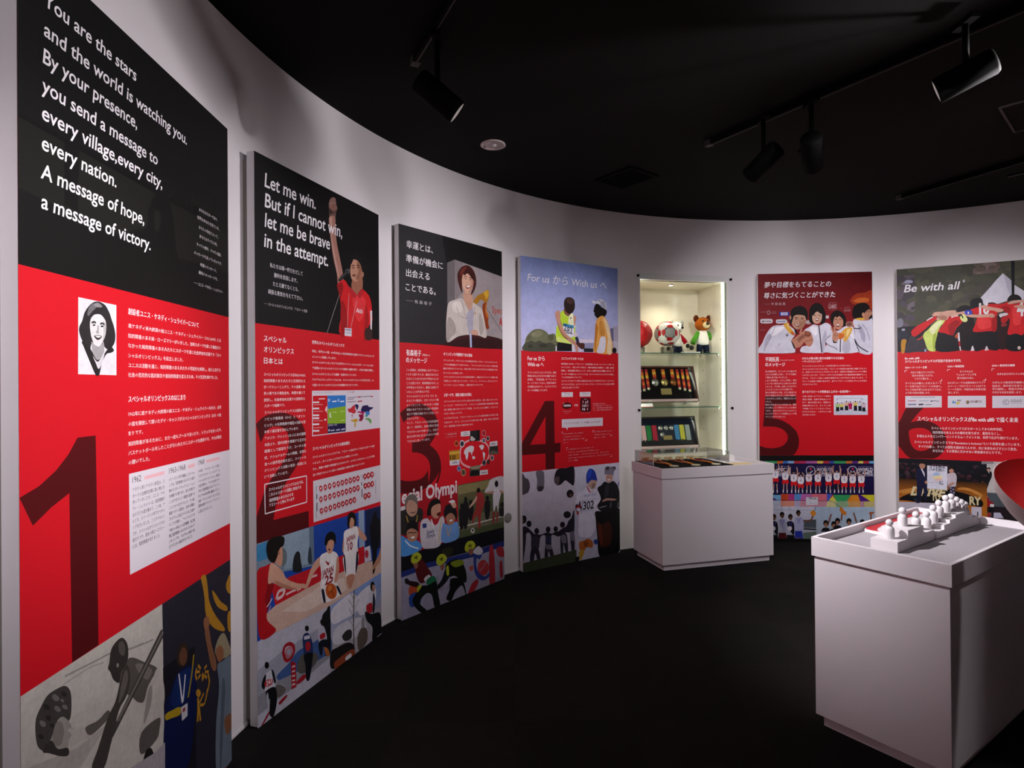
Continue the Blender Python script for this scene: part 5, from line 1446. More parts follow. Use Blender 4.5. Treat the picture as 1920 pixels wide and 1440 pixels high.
   ('p','#19161b',1,[463,2020,452,2038,425,2043,399,2032,388,2010,399,1992,426,1987,452,1998]),
   ('p','#19161b',1,[36,2002,29,2024,0,2031,0,2020,0,1996,0,1974,0,1967,30,1978]),
   ('p','#19161b',1,[82,2042,75,2059,58,2064,42,2054,35,2036,42,2020,59,2014,76,2024]),
   ('p','#19161b',1,[152,2107,145,2123,129,2127,113,2118,107,2101,114,2085,129,2080,145,2090]),
   ('p','#19161b',1,[260,2110,253,2126,237,2131,221,2122,215,2104,221,2088,238,2083,254,2092]),
   ('p','#19161b',1,[332,2115,326,2130,310,2134,295,2125,289,2109,296,2095,311,2091,326,2099]),
   ('p','#19161b',1,[403,2091,396,2107,378,2112,360,2103,353,2085,360,2068,378,2064,396,2073]),
   ('p','#5a3a32',1,[480,1866,475,1877,463,1881,451,1875,446,1863,451,1852,463,1848,475,1854]),
   ('p','#5a3a32',1,[18,2008,0,2019,0,2023,0,2017,0,2005,0,1994,0,1990,0,1996]),
   ('p','#23202c',1,[0,2060,34,2058,65,2082,104,2120,129,2127,167,2137,208,2129,237,2129,273,2144,306,2134,340,2133,373,2118,416,2103,438,2065,468,2042,496,1984,494,2161,450,2160,407,2154,364,2170,331,2175,298,2159,269,2160,264,2236,215,2223,209,2151,163,2156,144,2245,79,2235,76,2132,41,2105,0,2157]),
   ('p','#3a3444',1,[88,2144,143,2155,138,2236,83,2231]),
   ('p','#2b2f4c',1,[224,2157,265,2163,261,2228,218,2219]),
   ('p','#2a2734',1,[0,2150,29,2110,26,2187,0,2340,0,2337]),
   ('p','#2a2734',1,[80,2227,142,2240,165,2342,141,2349,114,2272,95,2342,64,2336]),
   ('p','#2a2734',1,[212,2218,264,2230,300,2364,271,2366,241,2275,228,2359,202,2355]),
   ('p','#2a2734',1,[358,2169,419,2171,432,2334,415,2339,387,2241,381,2334,361,2331]),
   ('p','#2a2734',1,[451,2155,494,2158,494,2345,473,2343]),
   ('p','#6f6a7c',1,[364,2173,407,2176,415,2235,372,2228]),
   ('p','#6f6a7c',1,[215,2222,262,2232,272,2263,219,2255]),
   ('p','#6f6a7c',1,[454,2159,493,2162,492,2229,462,2221]),
   ('p','#3a4230',0,[0,2330,516,2305,516,2400,0,2400]),
   ('p','#5a5e50',1,[149,2400,189,2400,295,2400,337,2400,295,2400]),
  ]),
  ('winter_photograph', 'child in a blue hat with bib 302 beside a woman in a grey hat', [
   ('g',['#c9c9dc','#cfcfe2','#b9b8ce','#b2b2c6'],0,[516,1642,984,1642,984,2400,516,2400]),
   ('p','#b3b2c8',1,[502,2053,590,2030,716,2073,723,2221,588,2236,501,2189]),
   ('p','#9a9ac0',0,[952,1823,984,1790,984,1841,962,1853]),
   ('p','#d6d5e6',1,[548,1880,577,1842,637,1815,709,1835,759,1876,780,1942,758,2015,721,2046,724,2123,678,2215,588,2216,536,2181,547,2018,574,1938]),
   ('p','#b6b5cc',1,[565,1951,592,1913,582,2008,564,2020]),
   ('l','#33406e',5,1,[530,1920,548,1887,575,1863]),
   ('p','#d6d5e6',1,[506,1932,532,1865,578,1845,567,1911,532,1939]),
   ('p','#a51b2a',1,[624,1802,646,1828,673,1860,709,1836,719,1822,691,1857,659,1861,633,1827]),
   ('p','#bb9c8e',1,[634,1784,683,1764,734,1767,730,1803,702,1835,661,1831]),
   ('p','#8f7064',1,[683,1797,719,1794,709,1828,682,1832]),
   ('p','#1f379c',1,[625,1772,625,1717,646,1677,679,1669,715,1694,734,1745,736,1773,683,1762,634,1787]),
   ('p','#2c4cc0',1,[639,1710,661,1680,684,1679,670,1726,647,1752]),
   ('t','302',587,1995,113,92,'#1a1c2c',0.02,0.1),
   ('t','SNOW FEST',596,1895,138,34,'#7a80b0',0.01,0),
   ('t','SPECIAL OLYMPICS',583,1930,162,22,'#9aa0c4',0,0),
   ('t','UNIFIED',586,2014,107,24,'#8a90b8',0,0),
   ('p','#1d161e',1,[509,1958,528,1940,540,1952,555,1919,563,1954,575,1973,564,2000,522,2004]),
   ('p','#a81c2c',1,[514,1973,531,1953,547,1963,558,1950,566,1969,547,1973]),
   ('p','#a81c2c',1,[520,2014,534,2002,545,2017,533,2030]),
   ('p','#cfcde0',1,[516,1980,547,1973,566,1992,538,2003]),
   ('p','#7c7688',1,[821,1740,820,1690,836,1670,878,1668,927,1679,923,1724,910,1758,901,1740,830,1730]),
   ('p','#3a3442',1,[874,1682,867,1692,851,1695,836,1690,829,1678,836,1668,852,1664,868,1670]),
   ('p','#3a3442',1,[946,1688,940,1698,925,1702,910,1696,904,1684,911,1674,925,1670,940,1676]),
   ('p','#8a8494',1,[930,1690,927,1695,920,1697,914,1694,911,1689,914,1684,921,1683,927,1685]),
   ('p','#bd8e7e',1,[835,1742,868,1735,898,1741,907,1776,872,1802,839,1780]),
   ('p','#f0e6e6',1,[853,1775,882,1773,877,1783,858,1783]),
   ('p','#12131b',1,[741,1839,783,1814,820,1788,867,1804,916,1792,962,1835,984,1897,984,1959,959,2039,799,2036,737,1985,777,1926]),
   ('p','#262a34',1,[829,1825,867,1815,857,1899,819,1923]),
   ('p','#bd8e7e',1,[791,1947,837,1929,922,1942,951,1952,913,1956,847,1948,805,1954]),
   ('p','#8f8c94',1,[762,1995,832,1989,829,1997,767,2002]),
   ('p','#54545e',1,[879,1973,891,1960,894,2003,875,2015]),
   ('p','#54545e',1,[960,1982,984,1969,984,2012,956,2024]),
   ('p','#0b0b0f',1,[716,2026,799,2031,984,2033,984,2128,984,2374,898,2400,758,2400,734,2223,720,2095]),
   ('p','#3e190f',1,[735,2114,789,2139,868,2128,895,2217,875,2314,805,2331,759,2303]),
   ('p','#5a2414',1,[747,2147,779,2159,796,2288,764,2290]),
   ('p','#b0622a',1,[544,2254,593,2244,642,2236,688,2272,679,2314,623,2304,592,2330,552,2313]),
   ('p','#8a4420',1,[592,2258,624,2252,641,2286,605,2301]),
   ('p','#b8922a',1,[543,2326,592,2320,587,2360,551,2400]),
   ('p','#1c3a8a',1,[695,2262,727,2253,741,2283,713,2296]),
   ('p','#1a1a1e',1,[504,2367,543,2367,538,2400,509,2400]),
  ]),
 ],
 5: [
  ('medallist_photograph', 'four smiling athletes in white jackets before a dark red backdrop', [
   ('g',['#6e1018','#58090f','#8c1a20','#8c1a20'],0,[0,0,984,0,984,718,0,718]),
   ('p','#9a3418',1,[798,247,849,195,925,184,984,172,984,329,899,302,823,287]),
   ('p','#c0602a',1,[823,257,887,229,950,237,950,263,874,275]),
   ('p','#2a3c9e',0,[184,343,271,343,271,380,185,380]),
   ('p','#d6d2dc',0,[199,350,256,349,256,373,199,374]),
   ('l','#6a76b8',8,0,[209,362,249,361]),
   ('p','#b89aa0',1,[105,348,101,361,91,367,81,361,77,348,81,335,91,329,101,335]),
   ('p','#7a1a22',1,[101,348,98,357,91,361,84,357,81,348,84,338,91,335,98,339]),
   ('l','#9a6a70',4,0,[20,342,72,342]),
   ('l','#9a6a70',5,0,[113,354,160,353]),
   ('l','#9a6a70',4,0,[117,342,159,341]),
   ('p','#d3cdd4',1,[17,422,22,408,42,404,106,405,123,411,127,426,120,441,100,445,38,444,22,439]),
   ('l','#6a5a64',12,0,[32,427,55,426]),
   ('l','#8a7a84',10,0,[61,427,113,426]),
   ('p','#d3cdd4',1,[155,429,159,414,177,411,235,411,249,422,249,442,177,448,159,442]),
   ('l','#7a86b0',10,0,[166,430,238,429]),
   ('p','#b0a0a4',1,[408,432,434,422,454,426,454,455,414,453]),
   ('p','#d0c8cc',0,[581,385,612,383,611,408,583,409]),
   ('l','#9a6a70',4,0,[18,505,60,502]),
   ('t','WORLD',611,291,70,40,'#9a5a60',0,0),
   ('t','GAMES',608,321,72,50,'#c09a9e',0.01,0),
   ('l','#9a5a60',3,0,[612,333,678,332]),
   ('t','WORLD',747,325,46,26,'#9a5a60',0,0),
   ('t','Special',743,348,53,30,'#b08a8e',0,0),
   ('l','#9a5a60',4,1,[709,318,718,325]),
   ('p','#be9078',1,[285,398,313,368,364,358,410,391,412,445,379,494,332,500,298,464]),
   ('p','#a5745c',1,[350,464,389,425,412,418,408,458,379,494,344,499]),
   ('p','#120e0e',1,[267,403,280,384,287,331,320,303,371,292,416,318,432,369,426,419,412,405,402,382,351,372,313,382,298,423,286,463]),
   ('p','#b58068',1,[288,396,285,410,279,415,273,409,270,396,273,383,279,378,286,383]),
   ('l','#2a1814',6,1,[318,402,333,397,348,403]),
   ('l','#2a1814',6,1,[369,403,383,401,397,408]),
   ('p','#2a1814',1,[341,412,338,414,333,415,327,414,325,412,327,409,333,408,338,410]),
   ('p','#2a1814',1,[389,415,386,418,381,419,376,417,374,415,377,413,382,412,386,413]),
   ('p','#7a342c',1,[312,453,337,460,366,449,358,472,331,477]),
   ('p','#efe8e8',1,[320,458,341,464,361,455,353,465,332,469]),
   ('l','#96664f',5,1,[358,414,366,434,356,439]),
   ('p','#d8d6e4',1,[0,709,0,671,35,618,57,565,83,519,115,480,151,464,203,463,238,454,280,476,318,513,316,556,285,603,310,642,319,689,284,713]),
   ('p','#b4b2c4',1,[60,592,92,539,118,560,78,639,46,698]),
   ('p','#b9b7c8',1,[169,640,188,620,182,647]),
   ('p','#f0eef6',1,[112,500,170,477,222,482,183,527,118,560]),
   ('l','#8a889c',4,1,[151,467,125,527,92,593]),
   ('p','#23222e',1,[240,542,255,537,263,549,254,563,242,558]),
   ('p','#d8d6e4',1,[244,544,253,542,257,550,251,555]),
   ('p','#dca83e',1,[222,456,261,441,273,476,311,529,314,556,273,537,235,488]),
   ('p','#e8c878',1,[248,455,262,450,273,482,260,482]),
   ('p','#c8602a',1,[286,522,314,533,311,556,289,546]),
   ('p','#181820',1,[315,493,343,530,337,546,318,529]),
   ('p','#bd8068',1,[284,603,311,582,343,556,401,512,427,511,452,531,468,565,474,605,457,651,426,663,400,618,374,649,342,666,318,662]),
   ('p','#96604c',1,[343,583,394,544,413,564,375,597,349,623]),
   ('p','#7a4030',1,[458,540,450,562,430,571,410,561,402,539,411,516,430,507,450,517]),
   ('p','#9a5a42',1,[448,537,443,551,430,556,417,550,412,536,418,522,430,517,443,523]),
   ('l','#7a4836',5,1,[323,596,362,583,388,564]),
   ('l','#7a4836',5,1,[406,610,445,604,469,591]),
   ('l','#c89078',12,1,[362,537,372,510,379,501]),
   ('p','#1a1a20',1,[285,605,304,629,318,665,310,675,294,635]),
   ('p','#d8d6e4',1,[401,511,446,480,481,461,529,472,580,448,618,461,637,495,646,544,592,586,580,646,592,710,380,710,374,663,413,650,451,657,474,611,468,565,446,525]),
   ('p','#b9b7c8',1,[580,514,592,560,579,626,565,710,546,710,547,612]),
   ('p','#f0eef6',1,[446,492,481,476,516,493,503,559,477,545]),
   ('l','#20202c',9,1,[525,472,532,533,540,625,549,711]),
   ('l','#9a98aa',4,1,[582,590,617,560,643,551]),
   ('p','#150e0e',1,[442,376,448,320,480,279,518,269,556,295,581,355,585,408,573,447,542,461,549,401,533,354,492,347,473,373,472,426,481,459,452,445,440,419]),
   ('p','#cba28c',1,[470,373,482,349,518,342,549,363,550,417,529,448,499,454,473,427]),
   ('p','#150e0e',1,[466,353,492,321,537,328,553,365,533,361,518,347,498,354,476,383]),
   ('l','#2a1814',5,1,[484,381,493,379,502,382]),
   ('l','#2a1814',5,1,[521,381,531,379,540,384]),
   ('p','#7a2c2c',1,[495,412,511,405,527,412,518,429,503,430]),
   ('p','#f0e8e8',1,[498,413,511,410,523,414,516,421,505,422]),
   ('p','#c08870',1,[647,430,660,391,695,378,731,410,734,463,708,504,676,504,653,470]),
   ('p','#180f10',1,[625,410,637,364,680,338,727,358,756,404,758,464,740,498,732,483,734,430,702,390,684,403,664,396,649,442,650,475,634,455]),
   ('p','#7a2a26',1,[668,462,688,461,709,463,694,484,678,482]),
   ('p','#f2eceb',1,[672,464,688,463,705,465,695,473,679,473]),
   ('l','#2a1814',5,1,[662,421,672,417,682,423]),
   ('l','#2a1814',5,1,[699,420,709,418,719,423]),
   ('l','#8a5a48',5,1,[689,423,688,444,695,447]),
   ('p','#d8d6e4',1,[579,586,618,554,656,521,691,519,745,483,796,484,822,498,839,596,860,712,579,710,591,646]),
   ('p','#b9b7c8',1,[731,615,769,589,794,642,781,711,730,711]),
   ('l','#20202c',8,1,[710,595,707,660,706,711]),
   ('l','#3a3a4a',5,1,[579,622,617,653,655,666,680,690]),
   ('l','#3a3a4a',5,1,[579,606,592,586,624,560]),
   ('p','#f0eef6',1,[739,509,783,497,814,530,820,596,795,563]),
   ('p','#dca648',1,[700,562,751,500,810,494,803,537,785,569,758,616,733,603,744,556]),
   ('p','#ecd08a',1,[764,516,796,507,782,550,763,576]),
   ('p','#cf6a28',1,[691,543,726,545,743,556,730,588,693,593]),
   ('p','#c08870',1,[626,494,637,488,651,528,651,488,664,487,670,522,693,545,693,588,677,614,655,619,639,587,643,541]),
   ('l','#96604c',4,1,[646,554,668,561,689,558]),
   ('p','#181820',1,[641,590,658,619,684,617,677,627,649,627]),
   ('p','#9a7064',1,[819,463,810,481,786,488,763,480,754,462,763,445,787,438,810,445]),
   ('p','#7a4a40',1,[808,463,802,474,786,479,771,474,765,462,771,451,787,447,802,452]),
   ('p','#bd8068',1,[809,445,828,440,859,445,887,479,884,492,846,488,821,484]),
   ('p','#150f0f',1,[814,395,818,326,848,289,905,273,949,293,963,329,942,342,917,368,903,417,872,426,841,419]),
   ('p','#b07a60',1,[899,415,917,368,949,335,966,342,984,362,984,434,910,433]),
   ('p','#c08a70',1,[916,381,912,394,905,399,898,393,895,380,898,367,906,362,913,368]),
   ('p','#d8a83c',1,[828,420,872,408,917,414,897,433,841,432]),
   ('l','#2a2a30',4,1,[936,355,984,353]),
   ('p','#18181e',1,[954,408,984,382,984,434,960,431]),
   ('p','#cfcddc',1,[822,425,885,433,948,432,984,434,984,713,860,712,839,623,830,511]),
   ('p','#aaa8bc',1,[859,465,897,499,921,565,914,630,883,577]),
   ('l','#23232e',8,1,[824,498,859,506,887,495]),
   ('l','#8482a0',5,1,[897,466,934,519,959,605]),
   ('l','#2a2a3a',9,1,[829,596,857,649,895,683,945,712]),
   ('l','#2a2a3a',6,1,[832,616,857,676,869,713]),
  ]),
  ('headline_print', 'white Japanese quotation in two slanted lines', [
   ('t','夢や目標をもてることの',56,122,577,58,'#ece8ee',0.022,0.16),
   ('t','尊さに気づくことができた',51,217,618,58,'#ece8ee',0.022,0.16),
   ('t','── 平 岡 拓 晃',55,282,182,26,'#cbb4b8',0,0),
  ]),
  ('numeral_print', 'huge dark red numeral five', [
   ('p','#4e060b',0,[55,1099,327,1098,322,1171,127,1173,120,1297,161,1303,196,1314,235,1334,270,1358,298,1385,323,1414,336,1447,344,1480,344,1516,339,1556,324,1589,307,1614,292,1627,0,1627,0,1541,35,1554,67,1562,109,1565,152,1560,184,1551,212,1536,233,1514,246,1490,248,1461,239,1432,220,1408,196,1390,160,1377,125,1371,83,1370,33,1370,41,1289]),
  ]),
  ('text_print', 'white Japanese message text', [
   ('t','平岡拓晃',59,785,119,46,'#f4f2f4',0.025,0),
   ('t','スペシャルオリンピックス',188,782,123,14,'#f4f2f4',0,0),
   ('t','のメッセージ',59,829,170,40,'#f4f2f4',0.025,0),
   ('t','私は現役時代、オリンピックの金メダ',58,883,270,18,'#ecdade',0.006,0),
   ('t','ルだけが目標だと思い、すべてを賭け',58,910,270,18,'#ecdade',0.006,0),
   ('t','て競技に取り組んでいました。',58,937,193,18,'#ecdade',0.006,0),
   ('t','しかし引退後は、ふとした時に、何も',58,964,270,18,'#ecdade',0.006,0),
   ('t','していない自分はなにも持たない気が',57,991,270,18,'#ecdade',0.006,0),
   ('t','しました。その時、出会ったのがスペ',57,1018,270,18,'#ecdade',0.006,0),
   ('t','シャルオリンピックスの活動です。',57,1045,239,18,'#ecdade',0.006,0),
   ('t','彼らが目標をもつ姿、さらに競技にむ',57,1072,270,18,'#ecdade',0.006,0),
   ('t','きあう真剣なまなざしを見た感動が、',56,1099,270,18,'#ecdade',0.006,0),
   ('t','いまのわたしの支え、原動力になって',56,1126,270,18,'#ecdade',0.006,0),
   ('t','いました。',56,1153,53,18,'#ecdade',0.006,0),
   ('t','競技に向き合う人との出会いは、競技',55,1181,270,18,'#ecdade',0.006,0),
   ('t','から得ることで夢をもつことの尊さ',55,1208,270,18,'#ecdade',0.006,0),
   ('t','であり、私はそれをスペシャルオリン',55,1235,270,18,'#ecdade',0.006,0),
   ('t','ピックスアスリートの笑顔によって気',55,1262,270,18,'#ecdade',0.006,0),
   ('t','づくことができました。',54,1289,177,18,'#ecdade',0.006,0),
   ('t','だれもが最大限に能力を発揮できる仕組み',379,772,359,24,'#f4f2f4',0.025,0),
   ('t','～ディビジョニング～',378,798,173,22,'#f4f2f4',0.025,0),
   ('t','スペシャルオリンピックスのルールは世界共通のものではありません。',380,837,423,16,'#ecdade',0.005,0),
   ('t','スペシャルオリンピックスでは、アスリートの可能性を最大限に発揮できるよう',380,865,551,16,'#ecdade',0.005,0),
   ('t','に、独自のディビジョニングを行っています。年齢別と競技能力のレベルで細か',380,891,553,16,'#ecdade',0.005,0),
   ('t','くわけることにより、アスリートがもてる力を発揮できる競技環境を整備すること',379,918,553,16,'#ecdade',0.005,0),
   ('t','ができ、アスリート自らの成長を実感することができると考えています。ア',379,946,553,16,'#ecdade',0.005,0),
   ('t','スリートは自身の目標に挑みます。全てのアスリートに成功のチャンスがあた',379,973,553,16,'#ecdade',0.005,0),
   ('t','えられているのです。',380,1001,127,16,'#ecdade',0.005,0),
   ('t','全てのアスリートが表彰台に上がる～全員表彰～',376,1070,416,24,'#f4f2f4',0.025,0),
   ('t','大会に参加したアスリートを称え',378,1107,245,16,'#ecdade',0.005,0),
   ('t','順位に関係、全員が表彰台にのり',377,1135,245,16,'#ecdade',0.005,0),
   ('t','ます。順位を讃えあう、健闘をた',377,1162,245,16,'#ecdade',0.005,0),
   ('t','成績を称えること。そしてこの先',377,1190,245,16,'#ecdade',0.005,0),
   ('t','で挑戦していくことを心してみん',377,1217,245,16,'#ecdade',0.005,0),
   ('t','なでたたえあい、一人ひとりの努',376,1245,247,16,'#ecdade',0.005,0),
   ('t','力がほめられます。',376,1272,114,16,'#ecdade',0.005,0),
  ]),
  ('group_photograph', 'small bright photograph of people on a stage', [
   ('p','#dadbe8',0,[647,1094,937,1094,936,1269,647,1269]),
   ('p','#c3c4d6',0,[650,1223,934,1224,933,1267,650,1266]),
   ('l','#b0b2cc',5,0,[667,1122,896,1121]),
   ('l','#9a9cc0',8,0,[669,1133,682,1132]),
   ('l','#9a9cc0',8,0,[883,1132,896,1132]),
   ('p','#1a1418',1,[685,1163,683,1168,679,1170,676,1168,674,1163,676,1158,679,1156,683,1158]),
   ('p','#9fc87a',1,[664,1176,694,1175,693,1201,665,1202]),
   ('p','#15151a',0,[665,1199,693,1199,694,1236,665,1236]),
   ('l','#c09080',6,1,[665,1178,663,1161]),
   ('l','#c09080',6,1,[693,1178,697,1162]),
   ('p','#1a1418',1,[720,1163,718,1168,714,1170,711,1168,709,1163,711,1158,715,1156,718,1158]),
   ('p','#d8c86a',1,[699,1176,729,1175,728,1202,700,1202]),
   ('p','#1c2030',0,[700,1199,728,1200,729,1227,700,1227]),
   ('l','#c09080',6,1,[700,1178,698,1161]),
   ('l','#c09080',6,1,[728,1179,732,1162]),
   ('p','#1a1418',1,[761,1151,759,1155,756,1157,752,1155,750,1150,752,1146,756,1144,760,1146]),
   ('p','#d8a890',1,[741,1163,770,1163,769,1189,741,1190]),
   ('p','#14141a',0,[741,1187,769,1187,771,1228,741,1227]),
   ('l','#c09080',6,1,[742,1166,739,1149]),
   ('l','#c09080',6,1,[770,1166,773,1150]),
   ('p','#1a1418',1,[794,1155,792,1160,789,1162,785,1160,783,1155,785,1150,789,1148,792,1150]),
   ('p','#b0184e',1,[774,1168,803,1167,802,1194,774,1194]),
   ('p','#b0184e',0,[774,1191,802,1191,804,1219,774,1219]),
   ('l','#c09080',6,1,[774,1170,772,1153]),
   ('l','#c09080',6,1,[802,1170,806,1154]),
   ('p','#1a1418',1,[837,1151,836,1156,832,1158,828,1156,826,1151,828,1146,832,1144,836,1146]),
   ('p','#d8c05a',1,[817,1164,846,1163,845,1189,817,1190]),
   ('p','#15151a',0,[817,1187,845,1187,847,1232,817,1232]),
   ('l','#c09080',6,1,[818,1166,815,1149]),
   ('l','#c09080',6,1,[846,1166,849,1150]),
   ('p','#1a1418',1,[876,1153,875,1158,871,1160,867,1158,865,1153,867,1148,871,1146,875,1149]),
   ('p','#c9ccd8',1,[856,1166,885,1165,884,1192,856,1193]),
   ('p','#14161e',0,[856,1190,884,1190,886,1235,856,1234]),
   ('l','#c09080',6,1,[857,1169,854,1152]),
   ('l','#c09080',6,1,[885,1169,888,1153]),
   ('p','#1a1418',1,[909,1166,907,1171,903,1173,900,1171,898,1166,900,1161,904,1159,907,1162]),
   ('p','#c9b0c0',1,[889,1179,918,1178,917,1205,889,1206]),
   ('p','#15151a',0,[889,1203,917,1203,918,1239,889,1239]),
   ('l','#c09080',6,1,[889,1182,887,1165]),
   ('l','#c09080',6,1,[917,1182,921,1166]),
  ]),
  ('team_photograph', 'team in white shirts and red shorts with raised arms on a dark stage', [
   ('p','#120e0e',0,[0,1628,984,1628,984,1720,0,1720]),
   ('p','#1a1340',0,[0,1700,984,1698,984,1977,0,1983]),
   ('p','#5a2a7a',0,[0,1679,56,1679,48,1701,0,1701]),
   ('p','#2f9a5c',0,[47,1679,106,1679,107,1701,48,1701]),
   ('p','#3a9a60',0,[101,1679,157,1679,165,1701,99,1701]),
   ('p','#d0642a',0,[156,1679,207,1679,223,1700,149,1701]),
   ('p','#3a6ab8',0,[210,1679,257,1678,257,1700,199,1700]),
   ('p','#8ab0dc',0,[246,1678,307,1678,315,1700,249,1700]),
   ('p','#b02a38',0,[301,1678,357,1678,373,1700,299,1700]),
   ('p','#b02a5c',0,[355,1678,407,1678,406,1700,349,1700]),
   ('p','#9a5aa0',0,[409,1678,456,1678,464,1700,399,1700]),
   ('p','#b05a98',0,[445,1678,506,1678,522,1700,449,1700]),
   ('p','#d8c050',0,[499,1678,556,1678,554,1700,499,1700]),
   ('p','#a82a3a',0,[553,1678,606,1678,612,1700,548,1700]),
   ('p','#3a4a9a',0,[607,1678,655,1678,670,1700,598,1700]),
   ('p','#2f9a5c',0,[642,1678,705,1678,702,1700,647,1700]),
   ('p','#3a9a60',0,[696,1678,754,1678,760,1700,697,1700]),
   ('p','#c8702a',0,[750,1678,803,1678,817,1700,746,1700]),
   ('p','#5a2a80',0,[803,1678,853,1678,850,1699,796,1700]),
   ('p','#d8d060',0,[857,1678,902,1678,907,1699,845,1699]),
   ('p','#b02a3c',0,[892,1678,951,1678,964,1699,894,1699]),
   ('p','#6ab0dc',0,[945,1678,984,1678,984,1699,943,1699]),
   ('t','Special Olympics',142,1734,125,17,'#8a86b0',0,0),
   ('t','WORLD',142,1770,125,41,'#dcd8e6',0.02,0),
   ('t','GAMES',160,1802,107,41,'#dcd8e6',0.02,0),
   ('l','#a9a5c4',6,0,[167,1812,264,1810]),
   ('t','Special Olympics',494,1733,124,17,'#8a86b0',0,0),
   ('t','WORLD',494,1769,124,41,'#dcd8e6',0.02,0),
   ('t','GAMES',512,1801,105,41,'#dcd8e6',0.02,0),
   ('l','#a9a5c4',6,0,[518,1811,614,1809]),
   ('t','Special Olympics',851,1733,123,17,'#8a86b0',0,0),
   ('t','WORLD',850,1768,123,41,'#dcd8e6',0.02,0),
   ('t','GAMES',850,1800,123,41,'#dcd8e6',0.02,0),
   ('l','#a9a5c4',6,0,[875,1809,984,1808]),
   ('l','#c9c5d8',6,1,[403,1765,414,1736,442,1725,470,1735,479,1764,470,1793,442,1804,414,1794,403,1765]),
   ('p','#b02a3c',1,[435,1739,453,1742,448,1758,437,1755]),
   ('l','#c9c5d8',7,1,[425,1765,442,1779,459,1764]),
   ('l','#c9c5d8',7,0,[442,1779,442,1793]),
   ('l','#c9c5d8',6,1,[763,1764,774,1735,802,1724,829,1735,838,1763,829,1792,801,1803,773,1792,763,1764]),
   ('p','#b02a3c',1,[794,1738,812,1741,807,1757,796,1754]),
   ('l','#c9c5d8',7,1,[784,1764,801,1778,818,1764]),
   ('l','#c9c5d8',7,0,[801,1778,801,1792]),
   ('l','#c99a88',8,0,[123,1882,118,1956]),
   ('l','#c99a88',8,0,[149,1882,151,1956]),
   ('l','#e6e2e8',9,0,[118,1937,117,1964]),
   ('l','#e6e2e8',9,0,[151,1937,152,1964]),
   ('p','#d0181e',1,[116,1822,158,1821,163,1869,137,1862,111,1871]),
   ('p','#e6e2ea',1,[110,1776,125,1767,150,1767,165,1777,158,1828,116,1828]),
   ('p','#5a5a8a',0,[133,1794,141,1794,140,1811,134,1811]),
   ('l','#3a4a9a',3,0,[130,1769,137,1792,145,1768]),
   ('p','#b98a78',1,[148,1749,145,1759,138,1763,130,1759,127,1749,130,1739,138,1735,145,1739]),
   ('p','#1c1414',1,[149,1743,146,1750,138,1753,130,1750,126,1743,130,1736,138,1734,146,1736]),
   ('l','#c99a88',8,1,[114,1780,106,1743,109,1704]),
   ('l','#c99a88',8,1,[161,1780,169,1743,163,1702]),
   ('l','#c99a88',8,0,[209,1881,204,1956]),
   ('l','#c99a88',8,0,[235,1881,237,1955]),
   ('l','#e6e2e8',9,0,[204,1936,203,1964]),
   ('l','#e6e2e8',9,0,[237,1936,238,1964]),
   ('p','#d0181e',1,[201,1836,244,1836,249,1883,222,1877,197,1885]),
   ('p','#e6e2ea',1,[196,1791,211,1782,236,1782,251,1792,244,1842,201,1843]),
   ('p','#5a5a8a',0,[219,1809,227,1809,226,1825,220,1825]),
   ('l','#3a4a9a',3,0,[216,1783,223,1806,231,1783]),
   ('p','#b98a78',1,[234,1764,231,1774,223,1778,216,1774,213,1764,216,1754,224,1750,231,1754]),
   ('p','#1c1414',1,[235,1758,231,1765,223,1768,215,1765,212,1758,216,1751,224,1748,232,1751]),
   ('l','#c99a88',8,1,[199,1795,192,1757,195,1719]),
   ('l','#c99a88',8,1,[247,1795,255,1757,249,1717]),
   ('l','#c99a88',8,0,[282,1881,277,1955]),
   ('l','#c99a88',8,0,[308,1881,310,1955]),
   ('l','#e6e2e8',9,0,[277,1936,276,1964]),
   ('l','#e6e2e8',9,0,[310,1936,311,1963]),
   ('p','#d0181e',1,[275,1851,317,1851,322,1898,295,1892,270,1900]),
   ('p','#e6e2ea',1,[269,1806,284,1797,309,1797,324,1807,317,1858,274,1858]),
   ('p','#5a5a8a',0,[292,1824,300,1824,299,1840,293,1840]),
   ('l','#3a4a9a',3,0,[289,1798,296,1822,304,1798]),
   ('p','#b98a78',1,[307,1779,304,1789,296,1793,289,1789,286,1779,289,1769,297,1765,304,1769]),
   ('p','#1c1414',1,[308,1773,304,1780,296,1783,289,1780,285,1773,289,1766,297,1764,305,1766]),
   ('l','#c99a88',8,1,[272,1810,265,1773,268,1734]),
   ('l','#c99a88',8,1,[320,1810,328,1773,322,1733]),
   ('l','#c99a88',8,0,[342,1881,337,1955]),
   ('l','#c99a88',8,0,[368,1881,370,1955]),
   ('l','#e6e2e8',9,0,[337,1936,336,1963]),
   ('l','#e6e2e8',9,0,[370,1935,371,1963]),
   ('p','#d0181e',1,[334,1872,377,1872,381,1919,355,1913,330,1921]),
   ('p','#e6e2ea',1,[329,1827,344,1818,369,1818,383,1828,377,1879,334,1879]),
   ('p','#5a5a8a',0,[352,1845,360,1845,359,1861,353,1861]),
   ('l','#3a4a9a',3,0,[349,1820,356,1843,364,1819]),
   ('p','#b98a78',1,[367,1800,364,1810,356,1814,349,1810,346,1800,349,1790,356,1786,364,1790]),
   ('p','#1c1414',1,[368,1794,364,1801,356,1804,348,1801,345,1794,348,1788,356,1785,364,1787]),
   ('l','#c99a88',8,1,[332,1831,331,1802,346,1781]),
   ('l','#c99a88',8,1,[380,1831,382,1801,368,1781]),
   ('l','#c99a88',8,0,[412,1880,407,1955]),
   ('l','#c99a88',8,0,[438,1880,440,1954]),
   ('l','#e6e2e8',9,0,[407,1935,406,1963]),
   ('l','#e6e2e8',9,0,[440,1935,441,1963]),
